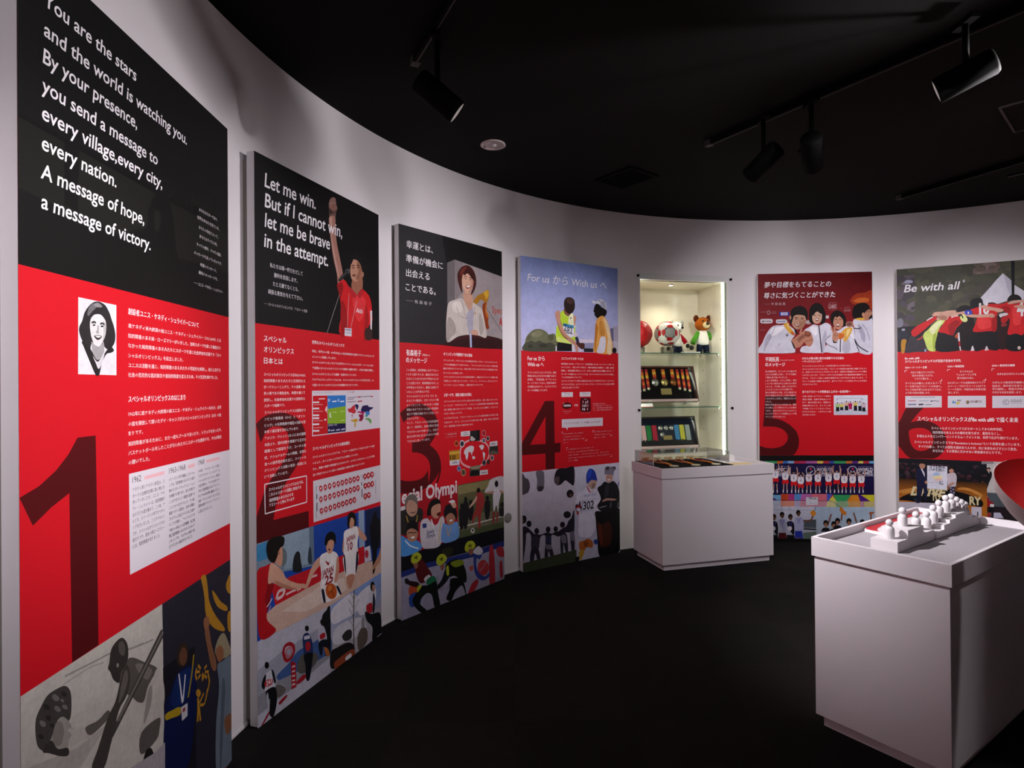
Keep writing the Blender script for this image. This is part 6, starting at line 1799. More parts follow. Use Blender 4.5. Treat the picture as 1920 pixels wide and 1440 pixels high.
   ('p','#d0181e',1,[404,1851,447,1851,451,1898,425,1891,400,1900]),
   ('p','#e6e2ea',1,[399,1806,414,1797,439,1797,453,1807,447,1857,404,1857]),
   ('p','#5a5a8a',0,[422,1824,430,1824,429,1840,423,1840]),
   ('l','#3a4a9a',3,0,[419,1798,426,1821,434,1798]),
   ('p','#b98a78',1,[437,1779,434,1789,426,1793,419,1789,416,1779,419,1769,426,1765,434,1769]),
   ('p','#1c1414',1,[438,1773,434,1780,426,1783,418,1780,415,1773,418,1766,426,1763,434,1766]),
   ('l','#c99a88',8,1,[401,1811,426,1824]),
   ('l','#c99a88',8,1,[451,1811,429,1827]),
   ('l','#c99a88',8,0,[489,1880,485,1954]),
   ('l','#c99a88',8,0,[515,1880,517,1954]),
   ('l','#e6e2e8',9,0,[485,1935,484,1963]),
   ('l','#e6e2e8',9,0,[517,1935,518,1962]),
   ('p','#d0181e',1,[482,1853,524,1852,529,1899,503,1893,478,1901]),
   ('p','#e6e2ea',1,[476,1808,491,1798,516,1798,531,1809,524,1859,482,1859]),
   ('p','#5a5a8a',0,[500,1825,507,1825,507,1842,500,1842]),
   ('l','#3a4a9a',3,0,[496,1800,504,1823,511,1800]),
   ('p','#b98a78',1,[515,1780,511,1790,504,1795,496,1790,493,1780,497,1770,504,1766,512,1770]),
   ('p','#1c1414',1,[515,1775,512,1781,504,1784,496,1781,493,1775,496,1768,504,1765,512,1768]),
   ('l','#c99a88',8,1,[480,1811,479,1782,494,1761]),
   ('l','#c99a88',8,1,[527,1811,530,1782,515,1761]),
   ('l','#c99a88',8,0,[581,1880,576,1954]),
   ('l','#c99a88',8,0,[607,1880,608,1954]),
   ('l','#e6e2e8',9,0,[576,1934,575,1962]),
   ('l','#e6e2e8',9,0,[609,1934,610,1962]),
   ('p','#d0181e',1,[573,1850,616,1850,620,1897,594,1891,569,1899]),
   ('p','#e6e2ea',1,[568,1805,583,1796,607,1796,622,1806,616,1857,573,1857]),
   ('p','#5a5a8a',0,[591,1823,599,1823,598,1839,592,1839]),
   ('l','#3a4a9a',3,0,[588,1798,595,1821,603,1797]),
   ('p','#b98a78',1,[606,1778,603,1788,595,1792,588,1788,585,1778,588,1768,595,1764,603,1768]),
   ('p','#1c1414',1,[606,1772,603,1779,595,1782,587,1779,584,1772,587,1766,595,1763,603,1766]),
   ('l','#c99a88',8,1,[571,1809,564,1772,567,1733]),
   ('l','#c99a88',8,1,[619,1809,626,1772,620,1732]),
   ('l','#c99a88',8,0,[651,1879,646,1953]),
   ('l','#c99a88',8,0,[677,1879,678,1953]),
   ('l','#17171e',15,0,[651,1873,653,1937]),
   ('l','#17171e',15,0,[683,1873,690,1937]),
   ('l','#e6e2e8',9,0,[646,1934,645,1962]),
   ('l','#e6e2e8',9,0,[679,1934,680,1961]),
   ('p','#d0181e',1,[644,1836,686,1836,690,1883,664,1876,639,1885]),
   ('p','#e6e2ea',1,[638,1791,653,1782,678,1782,692,1792,686,1842,644,1842]),
   ('p','#5a5a8a',0,[661,1809,669,1809,668,1825,662,1825]),
   ('l','#3a4a9a',3,0,[658,1783,665,1806,673,1783]),
   ('p','#b98a78',1,[676,1764,673,1774,665,1778,658,1774,655,1764,658,1754,665,1750,673,1754]),
   ('p','#1c1414',1,[677,1758,673,1765,665,1768,657,1765,654,1758,658,1751,666,1749,673,1751]),
   ('l','#c99a88',8,1,[642,1795,634,1758,637,1719]),
   ('l','#c99a88',8,1,[689,1795,696,1757,691,1718]),
   ('l','#c99a88',8,0,[716,1879,711,1953]),
   ('l','#c99a88',8,0,[741,1879,743,1953]),
   ('l','#e6e2e8',9,0,[711,1934,710,1961]),
   ('l','#e6e2e8',9,0,[743,1934,744,1961]),
   ('p','#d0181e',1,[708,1863,750,1862,755,1909,729,1903,704,1911]),
   ('p','#e6e2ea',1,[703,1818,717,1809,742,1809,757,1819,750,1869,708,1869]),
   ('p','#5a5a8a',0,[726,1836,733,1836,732,1852,726,1852]),
   ('l','#3a4a9a',3,0,[722,1810,730,1833,737,1810]),
   ('p','#b98a78',1,[740,1791,737,1801,730,1805,722,1801,719,1791,723,1781,730,1777,738,1781]),
   ('p','#1c1414',1,[741,1785,738,1792,730,1795,722,1792,719,1785,722,1778,730,1775,738,1778]),
   ('l','#c99a88',8,1,[706,1822,699,1784,702,1746]),
   ('l','#c99a88',8,1,[753,1821,761,1784,755,1744]),
   ('l','#c99a88',8,0,[786,1879,782,1953]),
   ('l','#c99a88',8,0,[812,1879,814,1952]),
   ('l','#e6e2e8',9,0,[782,1933,781,1961]),
   ('l','#e6e2e8',9,0,[814,1933,815,1961]),
   ('p','#d0181e',1,[779,1862,821,1862,826,1909,800,1903,775,1911]),
   ('p','#e6e2ea',1,[774,1817,788,1808,813,1808,828,1819,821,1869,779,1869]),
   ('p','#5a5a8a',0,[797,1835,804,1835,803,1851,797,1851]),
   ('l','#3a4a9a',3,0,[793,1810,801,1833,808,1810]),
   ('p','#b98a78',1,[811,1790,808,1800,801,1805,793,1800,790,1791,794,1781,801,1776,808,1781]),
   ('p','#1c1414',1,[812,1785,809,1791,801,1794,793,1792,790,1785,793,1778,801,1775,809,1778]),
   ('l','#c99a88',8,1,[777,1821,776,1792,791,1771]),
   ('l','#c99a88',8,1,[824,1821,827,1792,812,1771]),
   ('l','#c99a88',8,0,[860,1879,856,1952]),
   ('l','#c99a88',8,0,[886,1879,888,1952]),
   ('l','#e6e2e8',9,0,[856,1933,855,1961]),
   ('l','#e6e2e8',9,0,[888,1933,889,1960]),
   ('p','#d0181e',1,[853,1861,895,1861,899,1907,874,1901,849,1909]),
   ('p','#e6e2ea',1,[847,1816,862,1807,887,1807,902,1817,895,1867,853,1867]),
   ('p','#5a5a8a',0,[871,1834,878,1834,877,1850,871,1850]),
   ('l','#3a4a9a',3,0,[867,1808,874,1831,882,1808]),
   ('p','#b98a78',1,[885,1789,882,1799,875,1803,867,1799,864,1789,868,1779,875,1775,882,1779]),
   ('p','#1c1414',1,[886,1783,883,1790,875,1793,867,1790,864,1783,867,1776,875,1774,883,1776]),
   ('l','#c99a88',8,1,[851,1820,844,1783,847,1744]),
   ('l','#c99a88',8,1,[898,1820,906,1783,900,1743]),
  ]),
  ('stage_photograph', 'bright coloured stage front with triangles', [
   ('p','#7ab8e0',0,[0,1974,184,1973,183,2033,0,2034]),
   ('p','#5a2a88',0,[99,1992,152,2031,73,2034]),
   ('p','#cc4a26',0,[183,1973,250,1973,249,2033,183,2033]),
   ('p','#b0367c',0,[248,1973,301,1973,300,2033,248,2033]),
   ('p','#5a90d0',0,[300,1973,365,1972,349,2032,299,2033]),
   ('p','#b865a8',0,[363,1972,449,1972,449,2034,349,2033]),
   ('p','#d66a7c',0,[448,1972,581,1971,580,2034,447,2034]),
   ('p','#4a5cc0',0,[580,1971,629,1971,595,2034,579,2034]),
   ('p','#d8d05a',0,[629,1989,663,2035,592,2034]),
   ('p','#36a060',0,[632,1979,793,1978,755,2034,661,2035]),
   ('p','#d84a26',0,[790,1978,758,2034,752,2034,787,1978]),
   ('p','#dc8c28',0,[793,1978,848,1978,864,2035,758,2034]),
   ('p','#4c1a80',0,[846,1978,870,1978,952,2035,864,2035]),
   ('p','#cfc82c',0,[870,1978,984,1977,984,2035,952,2035]),
   ('p','#b9bfd4',0,[0,2034,183,2033,183,2082,0,2083]),
   ('p','#d8907c',0,[180,2036,299,2034,299,2084,180,2085]),
   ('p','#b6a8c8',0,[299,2034,362,2033,349,2087,299,2084]),
   ('p','#c88c9c',0,[349,2035,585,2034,572,2085,349,2086]),
   ('p','#cfc890',0,[585,2035,660,2035,653,2088,572,2087]),
   ('p','#8fae88',0,[660,2035,758,2034,770,2087,653,2088]),
   ('p','#d09a5c',0,[758,2035,863,2035,869,2085,770,2087]),
   ('p','#b98a9c',0,[863,2035,894,2035,900,2084,869,2085]),
   ('p','#c8b878',0,[894,2035,984,2035,984,2084,900,2084]),
   ('l','#4a3a5a',4,0,[108,2027,623,2034]),
   ('p','#d3d3de',0,[400,2002,502,1999,501,2068,400,2074]),
   ('t','SPECIAL',425,2021,68,28,'#4a4a5a',0.02,0),
   ('l','#9a9aac',3,0,[427,2054,492,2053]),
  ]),
  ('basketball_team_photograph', 'basketball players with medals and raised flowers', [
   ('g',['#c3c3d6','#c9c9da','#8a8f9c','#8a8f9c'],0,[0,2075,470,2075,470,2400,0,2400]),
   ('g',['#a6bcd4','#aac4dc','#b9c0cc','#a0a6b0'],0,[470,2075,984,2075,984,2400,470,2400]),
   ('l','#8a98b4',4,1,[0,2109,173,2114,323,2119,485,2118]),
   ('l','#8a98b4',4,1,[107,2092,107,2118]),
   ('l','#8a98b4',4,1,[186,2091,186,2117]),
   ('l','#8a98b4',4,1,[255,2091,255,2117]),
   ('l','#8a98b4',4,1,[333,2094,333,2119]),
   ('p','#4a5258',0,[379,2206,486,2199,485,2276,378,2274]),
   ('p','#16181c',0,[378,2277,487,2282,487,2295,378,2290]),
   ('p','#5a6a60',0,[371,2319,487,2305,486,2400,371,2400]),
   ('p','#2c2c30',0,[0,2361,102,2360,101,2400,0,2400]),
   ('p','#15110f',1,[70,2174,64,2192,50,2199,36,2192,30,2175,36,2157,50,2150,64,2157]),
   ('p','#5a3a2c',1,[65,2190,61,2203,52,2208,43,2203,40,2190,44,2177,53,2172,61,2177]),
   ('p','#9a9ab0',1,[18,2238,50,2213,81,2238,76,2341]),
   ('p','#3a1420',0,[18,2338,81,2338,92,2400,0,2400]),
   ('l','#4a3aa0',5,0,[37,2220,52,2270,66,2220]),
   ('l','#6a4636',14,0,[35,2400,34,2400]),
   ('l','#6a4636',14,0,[61,2400,63,2400]),
   ('p','#15110f',1,[141,2177,135,2194,121,2202,107,2195,101,2177,107,2160,121,2153,135,2160]),
   ('p','#5a3a2c',1,[136,2193,132,2205,123,2211,114,2206,111,2193,115,2180,124,2175,132,2180]),
   ('p','#101116',1,[89,2241,121,2216,152,2240,147,2344]),
   ('p','#101116',0,[89,2341,152,2340,163,2400,88,2400]),
   ('l','#4a3aa0',5,0,[108,2222,123,2273,137,2222]),
   ('p','#c9c5cc',1,[134,2282,128,2297,115,2303,102,2297,96,2283,102,2268,115,2262,129,2268]),
   ('l','#6a4636',14,0,[106,2400,105,2400]),
   ('l','#6a4636',14,0,[132,2400,134,2400]),
   ('p','#15110f',1,[212,2157,206,2174,191,2182,177,2175,171,2157,177,2140,192,2133,206,2140]),
   ('p','#5a3a2c',1,[206,2173,203,2185,194,2191,185,2186,181,2173,185,2160,194,2155,203,2160]),
   ('p','#8f90ac',1,[160,2221,191,2196,222,2220,217,2323]),
   ('p','#4a1216',0,[160,2321,223,2320,233,2375,158,2376]),
   ('l','#4a3aa0',5,0,[179,2202,193,2253,207,2202]),
   ('l','#6a4636',14,0,[177,2376,175,2400]),
   ('l','#6a4636',14,0,[202,2375,204,2400]),
   ('p','#15110f',1,[283,2176,277,2193,263,2200,249,2193,243,2176,249,2159,264,2151,278,2159]),
   ('p','#5a3a2c',1,[278,2191,274,2204,266,2209,257,2204,253,2192,257,2179,266,2173,275,2179]),
   ('p','#14151b',1,[231,2239,263,2215,294,2239,289,2342]),
   ('p','#101116',0,[232,2339,294,2339,305,2400,230,2400]),
   ('l','#4a3aa0',5,0,[250,2221,265,2271,279,2221]),
   ('p','#c9c5cc',1,[276,2281,270,2296,257,2302,244,2296,239,2281,244,2267,258,2261,271,2266]),
   ('l','#6a4636',14,0,[249,2400,247,2400]),
   ('l','#6a4636',14,0,[274,2400,276,2400]),
   ('p','#15110f',1,[352,2140,346,2157,332,2164,318,2157,312,2140,318,2123,333,2115,347,2123]),
   ('p','#5a3a2c',1,[347,2155,343,2168,335,2173,326,2168,322,2155,326,2143,335,2137,344,2143]),
   ('p','#a0a2c4',0,[301,2203,320,2183,357,2182,377,2203,377,2320]),
   ('p','#a0a2c4',0,[301,2197,376,2196,377,2320,298,2321]),
   ('p','#1f2f96',0,[301,2303,363,2303,374,2400,299,2400]),
   ('l','#4a3aa0',5,0,[319,2185,334,2235,348,2185]),
   ('l','#6a4636',14,0,[318,2358,316,2400]),
   ('l','#6a4636',14,0,[343,2358,345,2400]),
   ('l','#6a4030',13,1,[372,2209,416,2212,447,2196,457,2157]),
   ('p','#d88a2a',1,[445,2125,467,2118,485,2144,472,2168,451,2163,435,2144]),
   ('l','#5a3a2a',4,1,[467,2125,486,2086]),
   ('l','#7a4a38',13,1,[583,2252,616,2149]),
   ('l','#7a4a38',13,1,[701,2206,709,2142]),
   ('l','#7a4a38',13,1,[831,2224,807,2135]),
   ('l','#7a4a38',13,1,[954,2198,954,2140]),
   ('p','#d07a28',1,[687,2104,706,2084,724,2116,745,2135,739,2161,714,2148,702,2142]),
   ('l','#2a6a4a',4,1,[632,2040,696,2088]),
   ('p','#a05a30',1,[939,2131,984,2130,957,2153,945,2153]),
   ('p','#15110f',1,[590,2231,584,2251,568,2259,552,2251,546,2231,552,2211,568,2203,584,2211]),
   ('p','#9a6a54',1,[581,2248,577,2261,568,2267,558,2262,554,2248,558,2234,568,2229,578,2234]),
   ('p','#17181f',1,[530,2320,543,2275,592,2275,605,2319]),
   ('p','#b9bacb',0,[530,2307,606,2307,610,2400,527,2400]),
   ('p','#15110f',1,[658,2240,652,2260,636,2268,620,2260,614,2240,620,2220,636,2212,652,2220]),
   ('p','#9a6a54',1,[649,2257,645,2270,636,2276,626,2271,622,2257,626,2243,636,2238,646,2243]),
   ('p','#17181f',1,[598,2329,611,2284,660,2284,673,2328]),
   ('p','#b9bacb',0,[598,2316,674,2316,678,2400,595,2400]),
   ('p','#15110f',1,[691,2211,685,2231,669,2239,653,2231,647,2211,653,2191,669,2183,685,2191]),
   ('p','#9a6a54',1,[682,2228,678,2241,669,2247,659,2241,655,2228,659,2214,669,2209,679,2214]),
   ('p','#17181f',1,[631,2300,644,2255,693,2254,706,2299]),
   ('p','#b9bacb',0,[631,2287,707,2286,711,2400,628,2400]),
   ('p','#15110f',1,[788,2213,781,2233,766,2242,750,2233,744,2214,750,2194,766,2185,782,2193]),
   ('p','#9a6a54',1,[779,2230,775,2244,766,2249,756,2244,752,2230,756,2217,766,2211,776,2216]),
   ('p','#17181f',1,[728,2302,741,2257,790,2257,803,2301]),
   ('p','#b9bacb',0,[728,2289,803,2289,807,2400,725,2400]),
   ('p','#15110f',1,[902,2222,895,2242,879,2250,864,2242,858,2222,864,2202,880,2194,896,2202]),
   ('p','#9a6a54',1,[893,2238,889,2252,879,2258,870,2252,866,2239,870,2225,880,2219,889,2225]),
   ('p','#17181f',1,[842,2311,855,2266,904,2265,917,2310]),
   ('p','#b9bacb',0,[842,2298,917,2297,921,2400,839,2400]),
   ('p','#0c0a0b',0,[0,2372,984,2372,984,2400,0,2400]),
  ]),
 ],
 6: [
  ('huddle_photograph', 'team in red shirts huddled with arms over shoulders before a white tent', [
   ('p','#45463a',0,[0,0,984,0,984,718,0,718]),
   ('b',3,110,['#494a3c','#424338','#4f503f','#484540','#525242','#403f35'],[0,0,984,500],25,75),
   ('b',5,26,['#4a4250','#5a505c','#6a6068','#3e3a40'],[0,60,130,520],18,50),
   ('b',6,16,['#6a5a54','#7a6864','#5c5048'],[540,0,720,90],18,40),
   ('p','#9a9ab4',1,[55,113,74,99,107,104,118,121,90,129,61,125]),
   ('p','#1d1b21',0,[0,500,984,500,984,718,0,718]),
   ('p','#7a7888',1,[0,451,23,426,44,447,38,498,0,503]),
   ('p','#2a3348',1,[27,536,36,517,55,515,62,538,55,556,32,555]),
   ('p','#a8a6b4',1,[35,520,56,521,55,534,37,535]),
   ('p','#232634',1,[0,555,76,545,81,583,59,627,21,626]),
   ('p','#b8842a',1,[30,621,67,615,60,659,51,723,30,725]),
   ('p','#c9c0c4',1,[0,625,0,632,0,719,0,720]),
   ('p','#38333c',1,[54,725,75,641,97,578,127,592,145,605,182,594,203,658,219,719,128,723]),
   ('p','#d3d1de',0,[737,97,792,161,793,271,771,322,708,344,610,349,588,288,645,216,695,147]),
   ('p','#d3d1de',0,[811,198,872,252,871,353,810,301]),
   ('p','#b9b7c8',0,[744,108,792,164,793,271,785,299,762,213]),
   ('p','#131317',0,[790,0,815,0,810,278,793,277]),
   ('p','#1d1418',1,[458,463,534,442,546,554,542,708,451,705,437,549]),
   ('p','#2a1216',1,[697,439,779,432,778,595,758,709,704,707,691,561]),
   ('p','#b01c22',1,[721,471,750,442,774,456,760,491,730,508]),
   ('p','#8a2a2a',1,[721,516,750,506,759,527,730,535]),
   ('p','#c71a20',1,[102,549,141,503,215,457,258,428,285,429,280,454,236,495,194,538,125,591]),
   ('l','#e6e2e8',8,1,[215,457,237,441,258,430]),
   ('l','#b83a22',10,1,[145,618,172,606,183,586]),
   ('p','#c71a20',1,[294,556,320,512,341,469,363,440,423,423,464,475,423,531,397,592,365,583,340,570]),
   ('p','#9a1016',1,[366,508,413,466,448,481,417,532,396,590,376,583]),
   ('l','#e6dfe2',8,1,[387,440,413,430,433,429]),
   ('p','#cadd72',1,[187,589,199,557,220,538,284,466,341,456,335,481,309,519,289,581,276,711,223,710,199,633]),
   ('p','#e6ecba',1,[236,533,289,472,330,468,288,529,256,578]),
   ('p','#a8bc4c',1,[256,591,283,579,275,711,260,711]),
   ('p','#18171c',1,[288,581,298,561,340,573,397,593,422,573,441,673,443,720,281,718]),
   ('p','#16151a',1,[538,567,593,565,691,561,700,628,704,721,641,718,622,674,596,719,537,719]),
   ('p','#16151a',1,[768,596,869,590,868,726,758,722]),
   ('p','#17161b',0,[487,625,543,615,537,720,471,719]),
   ('p','#15121a',1,[417,389,434,362,465,345,500,346,527,371,515,396,474,401,434,405]),
   ('p','#15121a',1,[519,311,541,293,566,287,593,293,604,335,580,365,535,380,520,367]),
   ('p','#15121a',1,[623,352,640,334,664,331,684,337,695,351,668,364]),
   ('p','#cb1e23',1,[519,389,545,372,576,364,615,352,654,342,693,347,722,374,712,403,693,445,691,561,642,566,538,567,550,505,560,450]),
   ('p','#a31419',1,[663,468,692,445,691,561,662,564]),
   ('p','#e0393c',1,[569,450,643,454,652,534,573,543]),
   ('t','16',577,422,67,125,'#e6dfe4',0.04,0),
   ('p','#cb1e23',1,[703,351,742,345,766,333,790,353,833,351,871,353,869,593,816,594,764,598,779,498,765,443,741,408,712,391]),
   ('p','#a31419',1,[722,374,761,370,784,396,770,437,741,408]),
   ('p','#e0393c',1,[799,385,851,382,850,508,803,518]),
   ('t','4',825,450,46,160,'#e6dfe4',0.04,0),
   ('p','#d6d2da',1,[709,434,741,423,767,428,760,443,731,450,719,459]),
   ('p','#1c161a',1,[763,325,777,289,797,276,824,278,847,296,856,329,809,325]),
   ('p','#cfa08e',1,[255,409,269,392,289,387,331,387,367,381,418,383,416,401,382,415,357,458,320,456,284,458,289,435,300,424,258,421]),
   ('p','#a87866',1,[300,426,336,418,357,438,349,458,310,455]),
   ('l','#a87866',4,1,[310,411,321,402,316,397]),
   ('p','#cfa08e',1,[356,408,393,400,444,398,475,392,520,393,524,420,569,426,629,426,663,422,681,443,668,457,633,451,594,452,519,446,484,430,444,421,392,434]),
   ('l','#a87866',3,1,[643,436,663,440,680,438]),
   ('l','#a87866',3,1,[643,445,658,448,673,447]),
   ('p','#3547b8',1,[483,388,524,388,528,420,486,421]),
   ('p','#e3e0ea',1,[509,409,508,415,504,418,501,415,499,408,501,401,504,398,508,401]),
   ('p','#dbe69a',1,[447,445,459,425,475,420,498,459,490,482,464,477]),
   ('l','#16161a',8,1,[438,424,454,419,469,451]),
   ('p','#cfa08e',1,[580,355,615,352,644,364,693,378,737,394,729,411,702,414,668,398,634,396,609,380]),
   ('p','#cfa08e',1,[765,349,785,330,819,324,872,324,872,341,818,347,785,353]),
   ('p','#cfa08e',1,[804,373,832,364,871,368,871,398,837,390]),
   ('p','#d3cfd6',0,[517,727,526,689,533,683,543,724]),
   ('p','#d3c3ca',0,[610,727,621,692,627,689,638,724]),
   ('p','#d9d3da',0,[429,573,442,568,445,642,434,642]),
   ('p','#b01c24',0,[434,642,445,642,448,686,439,686]),
   ('p','#d9d3da',0,[439,686,448,686,452,722,445,723]),
   ('p','#b3502c',1,[411,597,430,573,431,614,416,613]),
   ('p','#d0b8b0',1,[847,712,844,722,836,726,829,722,826,711,829,701,837,697,844,702]),
   ('p','#9a98b8',1,[210,712,208,722,202,726,197,722,195,712,197,702,203,698,208,702]),
  ]),
  ('headline_print', 'large slanted white English headline', [
   ('t','Be with all',52,203,399,92,'#efedf3',0.012,0.2),
   ('t','®',468,151,16,30,'#efedf3',0,0),
  ]),
  ('numeral_print', 'huge dark red numeral six', [
   ('p','#4e060b',0,[192,1197,155,1240,124,1281,106,1310,93,1330,124,1320,161,1313,198,1314,234,1323,267,1339,297,1365,320,1398,336,1433,343,1468,344,1504,339,1533,328,1563,309,1594,288,1616,258,1636,90,1641,67,1624,47,1603,26,1570,0,1534,0,1486,0,1434,0,1382,0,1338,22,1297,35,1260,51,1223,65,1200]),
   ('p','#c9101f',1,[77,1412,93,1391,124,1380,173,1377,209,1389,233,1410,248,1442,252,1478,247,1511,232,1541,207,1561,177,1572,143,1572,116,1556,95,1524,83,1476]),
  ]),
  ('text_print', 'white Japanese text in three columns', [
   ('t','Be with all®',55,786,106,26,'#f4f2f4',0.03,0),
   ('t','スペシャルオリンピックスが目指す社会のすがた',55,814,395,27,'#f4f2f4',0.022,0),
   ('t','SON × パートナー企業',55,864,157,20,'#f4f2f4',0.02,0),
   ('t','共生する働きかたつながり、',96,907,171,20,'#ecdade',0,0),
   ('t','自分の自信にもなり、',107,934,151,20,'#ecdade',0,0),
   ('t','リスクに備える…。',125,961,119,20,'#ecdade',0,0),
   ('t','すべての人が暮らしを支えるパート',55,1000,259,20,'#ecdade',0.005,0),
   ('t','ナーを得てSOアスリートの社会へ、',55,1027,260,20,'#ecdade',0.005,0),
   ('t','そして社会が受け止める力でつなぎ、',56,1055,259,20,'#ecdade',0.005,0),
   ('t','より深い社会を創造します。',56,1082,178,20,'#ecdade',0.005,0),
   ('l','#efdfe2',3.5,0,[54,897,54,880,72,879]),
   ('l','#efdfe2',3.5,0,[298,976,316,976,316,959]),
   ('t','SON × 地域団体',358,860,114,20,'#f4f2f4',0.02,0),
   ('t','SON × 教育研究機関',659,860,148,20,'#f4f2f4',0.02,0),
   ('t','すべての人の',442,905,89,20,'#ecdade',0,0),
   ('t','ウェルビーイングを',419,931,134,20,'#ecdade',0,0),
   ('t','願う社会のために。',424,959,114,20,'#ecdade',0,0),
   ('t','おたがいレーヤを全国地域のクラブア',358,999,256,20,'#ecdade',0.005,0),
   ('t','スリート／プロアスリートとSOアス',358,1027,256,20,'#ecdade',0.005,0),
   ('t','リートを結び、共創社会の未来を創',359,1054,255,20,'#ecdade',0.005,0),
   ('t','造します。',359,1081,77,20,'#ecdade',0.005,0),
   ('t','未来を創る世代たちとの出会い',691,930,209,20,'#ecdade',0,0),
   ('t','大学などの教育研究機関とSOの',659,1000,248,20,'#ecdade',0.005,0),
   ('t','協会が、時代世代を担うこども',659,1027,248,20,'#ecdade',0.005,0),
   ('t','学び連携し、教室の共有をして',659,1053,248,20,'#ecdade',0.005,0),
   ('t','が広がる社会を創造します。',659,1080,191,20,'#ecdade',0.005,0),
   ('l','#efdfe2',3.5,0,[357,892,357,879,374,878]),
   ('l','#efdfe2',3.5,0,[600,974,616,973,616,959]),
   ('l','#efdfe2',3.5,0,[658,894,658,879,673,878]),
   ('t','スペシャルオリンピックスがBe with all® で描く未来',141,1314,685,44,'#f4f2f4',0.025,0),
   ('t','スペシャルオリンピックスがスタートしてから約半世紀。',239,1386,486,26,'#f0e2e6',0.01,0),
   ('t','知的障害のある人々の権利を取り戻す、差別をなくし、',248,1422,462,26,'#f0e2e6',0.01,0),
   ('t','多様な人々をエンパワーメントするムーブメントは、世界で広がり続けています。',135,1456,692,26,'#f0e2e6',0.01,0),
   ('t','スペシャルオリンピックスでは“Revolution is Inclusion”という言葉を謳っています。',116,1507,725,26,'#f0e2e6',0.01,0),
   ('t','すべての違い、すべての個性を認め合う人々が、共に未来をめざすという意志。',145,1545,672,26,'#f0e2e6',0.01,0),
   ('t','あなたは、その革命に欠かせない参加者のひとりです。',247,1578,468,26,'#f0e2e6',0.01,0),
  ]),
  ('partner_logo_print', 'three white boxes with small partner logos', [
   ('p','#d3ced8',0,[54,1102,315,1101,314,1199,53,1203]),
   ('p','#d3ced8',0,[357,1101,616,1100,616,1197,356,1201]),
   ('p','#d3ced8',0,[659,1101,906,1100,906,1197,658,1201]),
   ('l','#6a6a74',4,0,[95,1114,269,1112]),
   ('l','#b0546a',6,0,[73,1145,132,1143]),
   ('l','#8aa0a4',5,0,[153,1145,220,1143]),
   ('l','#3a3a44',8,0,[235,1146,253,1145]),
   ('l','#5a5a64',5,0,[256,1143,297,1147]),
   ('l','#5a6488',9,0,[73,1176,133,1174]),
   ('l','#2a2a34',12,0,[150,1176,185,1174]),
   ('l','#6a6a74',5,0,[196,1177,244,1175]),
   ('l','#9a98a0',6,0,[778,1146,849,1144]),
   ('l','#a8a6ae',4,0,[781,1162,849,1161]),
   ('p','#3a8ab8',1,[387,1160,396,1137,401,1155,414,1144,408,1164,396,1162]),
   ('p','#c8b83a',1,[417,1158,443,1148,431,1169,420,1173]),
   ('l','#3a3a44',6,0,[420,1140,448,1138]),
   ('p','#5a2e2a',1,[504,1154,500,1164,493,1168,486,1164,483,1154,486,1144,493,1140,501,1144]),
   ('p','#9a8a4a',1,[499,1152,497,1158,493,1160,489,1158,487,1152,489,1147,493,1144,497,1147]),
   ('t','GRAMPUS',507,1159,81,30,'#6a3a38',0.01,0),
   ('l','#8a8890',4,1,[728,1154,735,1136,748,1132,761,1137,768,1153,760,1169,747,1174,733,1170,728,1154]),
   ('l','#8a8890',5,1,[755,1146,746,1143,739,1153,746,1163,755,1160]),
   ('t','中京大学',778,1153,74,34,'#8a8890',0,0),
  ]),
  ('court_photograph', 'man in a navy suit and a woman holding a white poster on a court', [
   ('g',['#15151c','#15151c','#121014','#121014'],0,[0,1642,617,1642,617,1830,0,1830]),
   ('b',9,70,['#2a1a22','#3a1c24','#22222c','#3c3038','#4a2a34','#1a1a22'],[0,1680,617,1820],8,22),
   ('g',['#3c2210','#34200f','#a8621c','#a8621c'],0,[0,1820,617,1820,617,1960,0,1960]),
   ('p','#a8621c',0,[0,1955,617,1955,617,2400,0,2400]),
   ('p','#c08038',1,[0,1927,60,1905,133,1893,195,1896,112,1926,33,1950]),
   ('p','#c08038',1,[418,1888,492,1895,579,1937,578,1913,507,1876,443,1868]),
   ('p','#0c0b0e',1,[0,2003,33,1969,112,1933,195,1905,277,1894,358,1893,418,1906,492,1925,581,1967,581,2021,505,2014,392,2011,266,2014,153,2017,69,2007]),
   ('l','#d8c89a',7,1,[122,1931,195,1911,277,1900,348,1900]),
   ('t','DRIVE',83,1955,260,100,'#d8c89a',0.05,0.3),
   ('t','TO',235,1991,61,85,'#d8c89a',0.04,0),
   ('t','RY',498,2007,80,95,'#d8c89a',0.04,0),
   ('p','#bcb8c6',0,[0,2021,153,2018,266,2014,264,2205,0,2229]),
   ('p','#2a2a3c',1,[112,1982,148,1992,163,2010,142,2024,122,2019]),
   ('p','#c0bcc9',0,[510,2026,579,2024,579,2099,510,2098]),
   ('p','#3a3a3c',1,[550,2066,556,2066,557,2094,549,2095]),
   ('p','#c86a72',0,[515,2097,579,2097,579,2105,514,2105]),
   ('p','#191b3a',1,[128,1782,135,1735,157,1716,179,1727,198,1732,207,1772,209,1840,202,1970,184,1965,176,1891,160,1966,131,1976,131,1857]),
   ('p','#d3d0dc',0,[157,1717,171,1721,189,1767,188,1798]),
   ('p','#b08068',1,[149,1700,156,1675,177,1668,192,1677,191,1708,176,1727,160,1722]),
   ('p','#17100f',1,[146,1698,151,1674,174,1663,195,1670,193,1689,177,1681,156,1685]),
   ('p','#b08068',1,[188,1835,205,1827,207,1849,194,1853]),
   ('p','#14152c',1,[131,1968,160,1960,158,1998,132,2006]),
   ('p','#14152c',1,[182,1959,204,1963,200,1995,184,1990]),
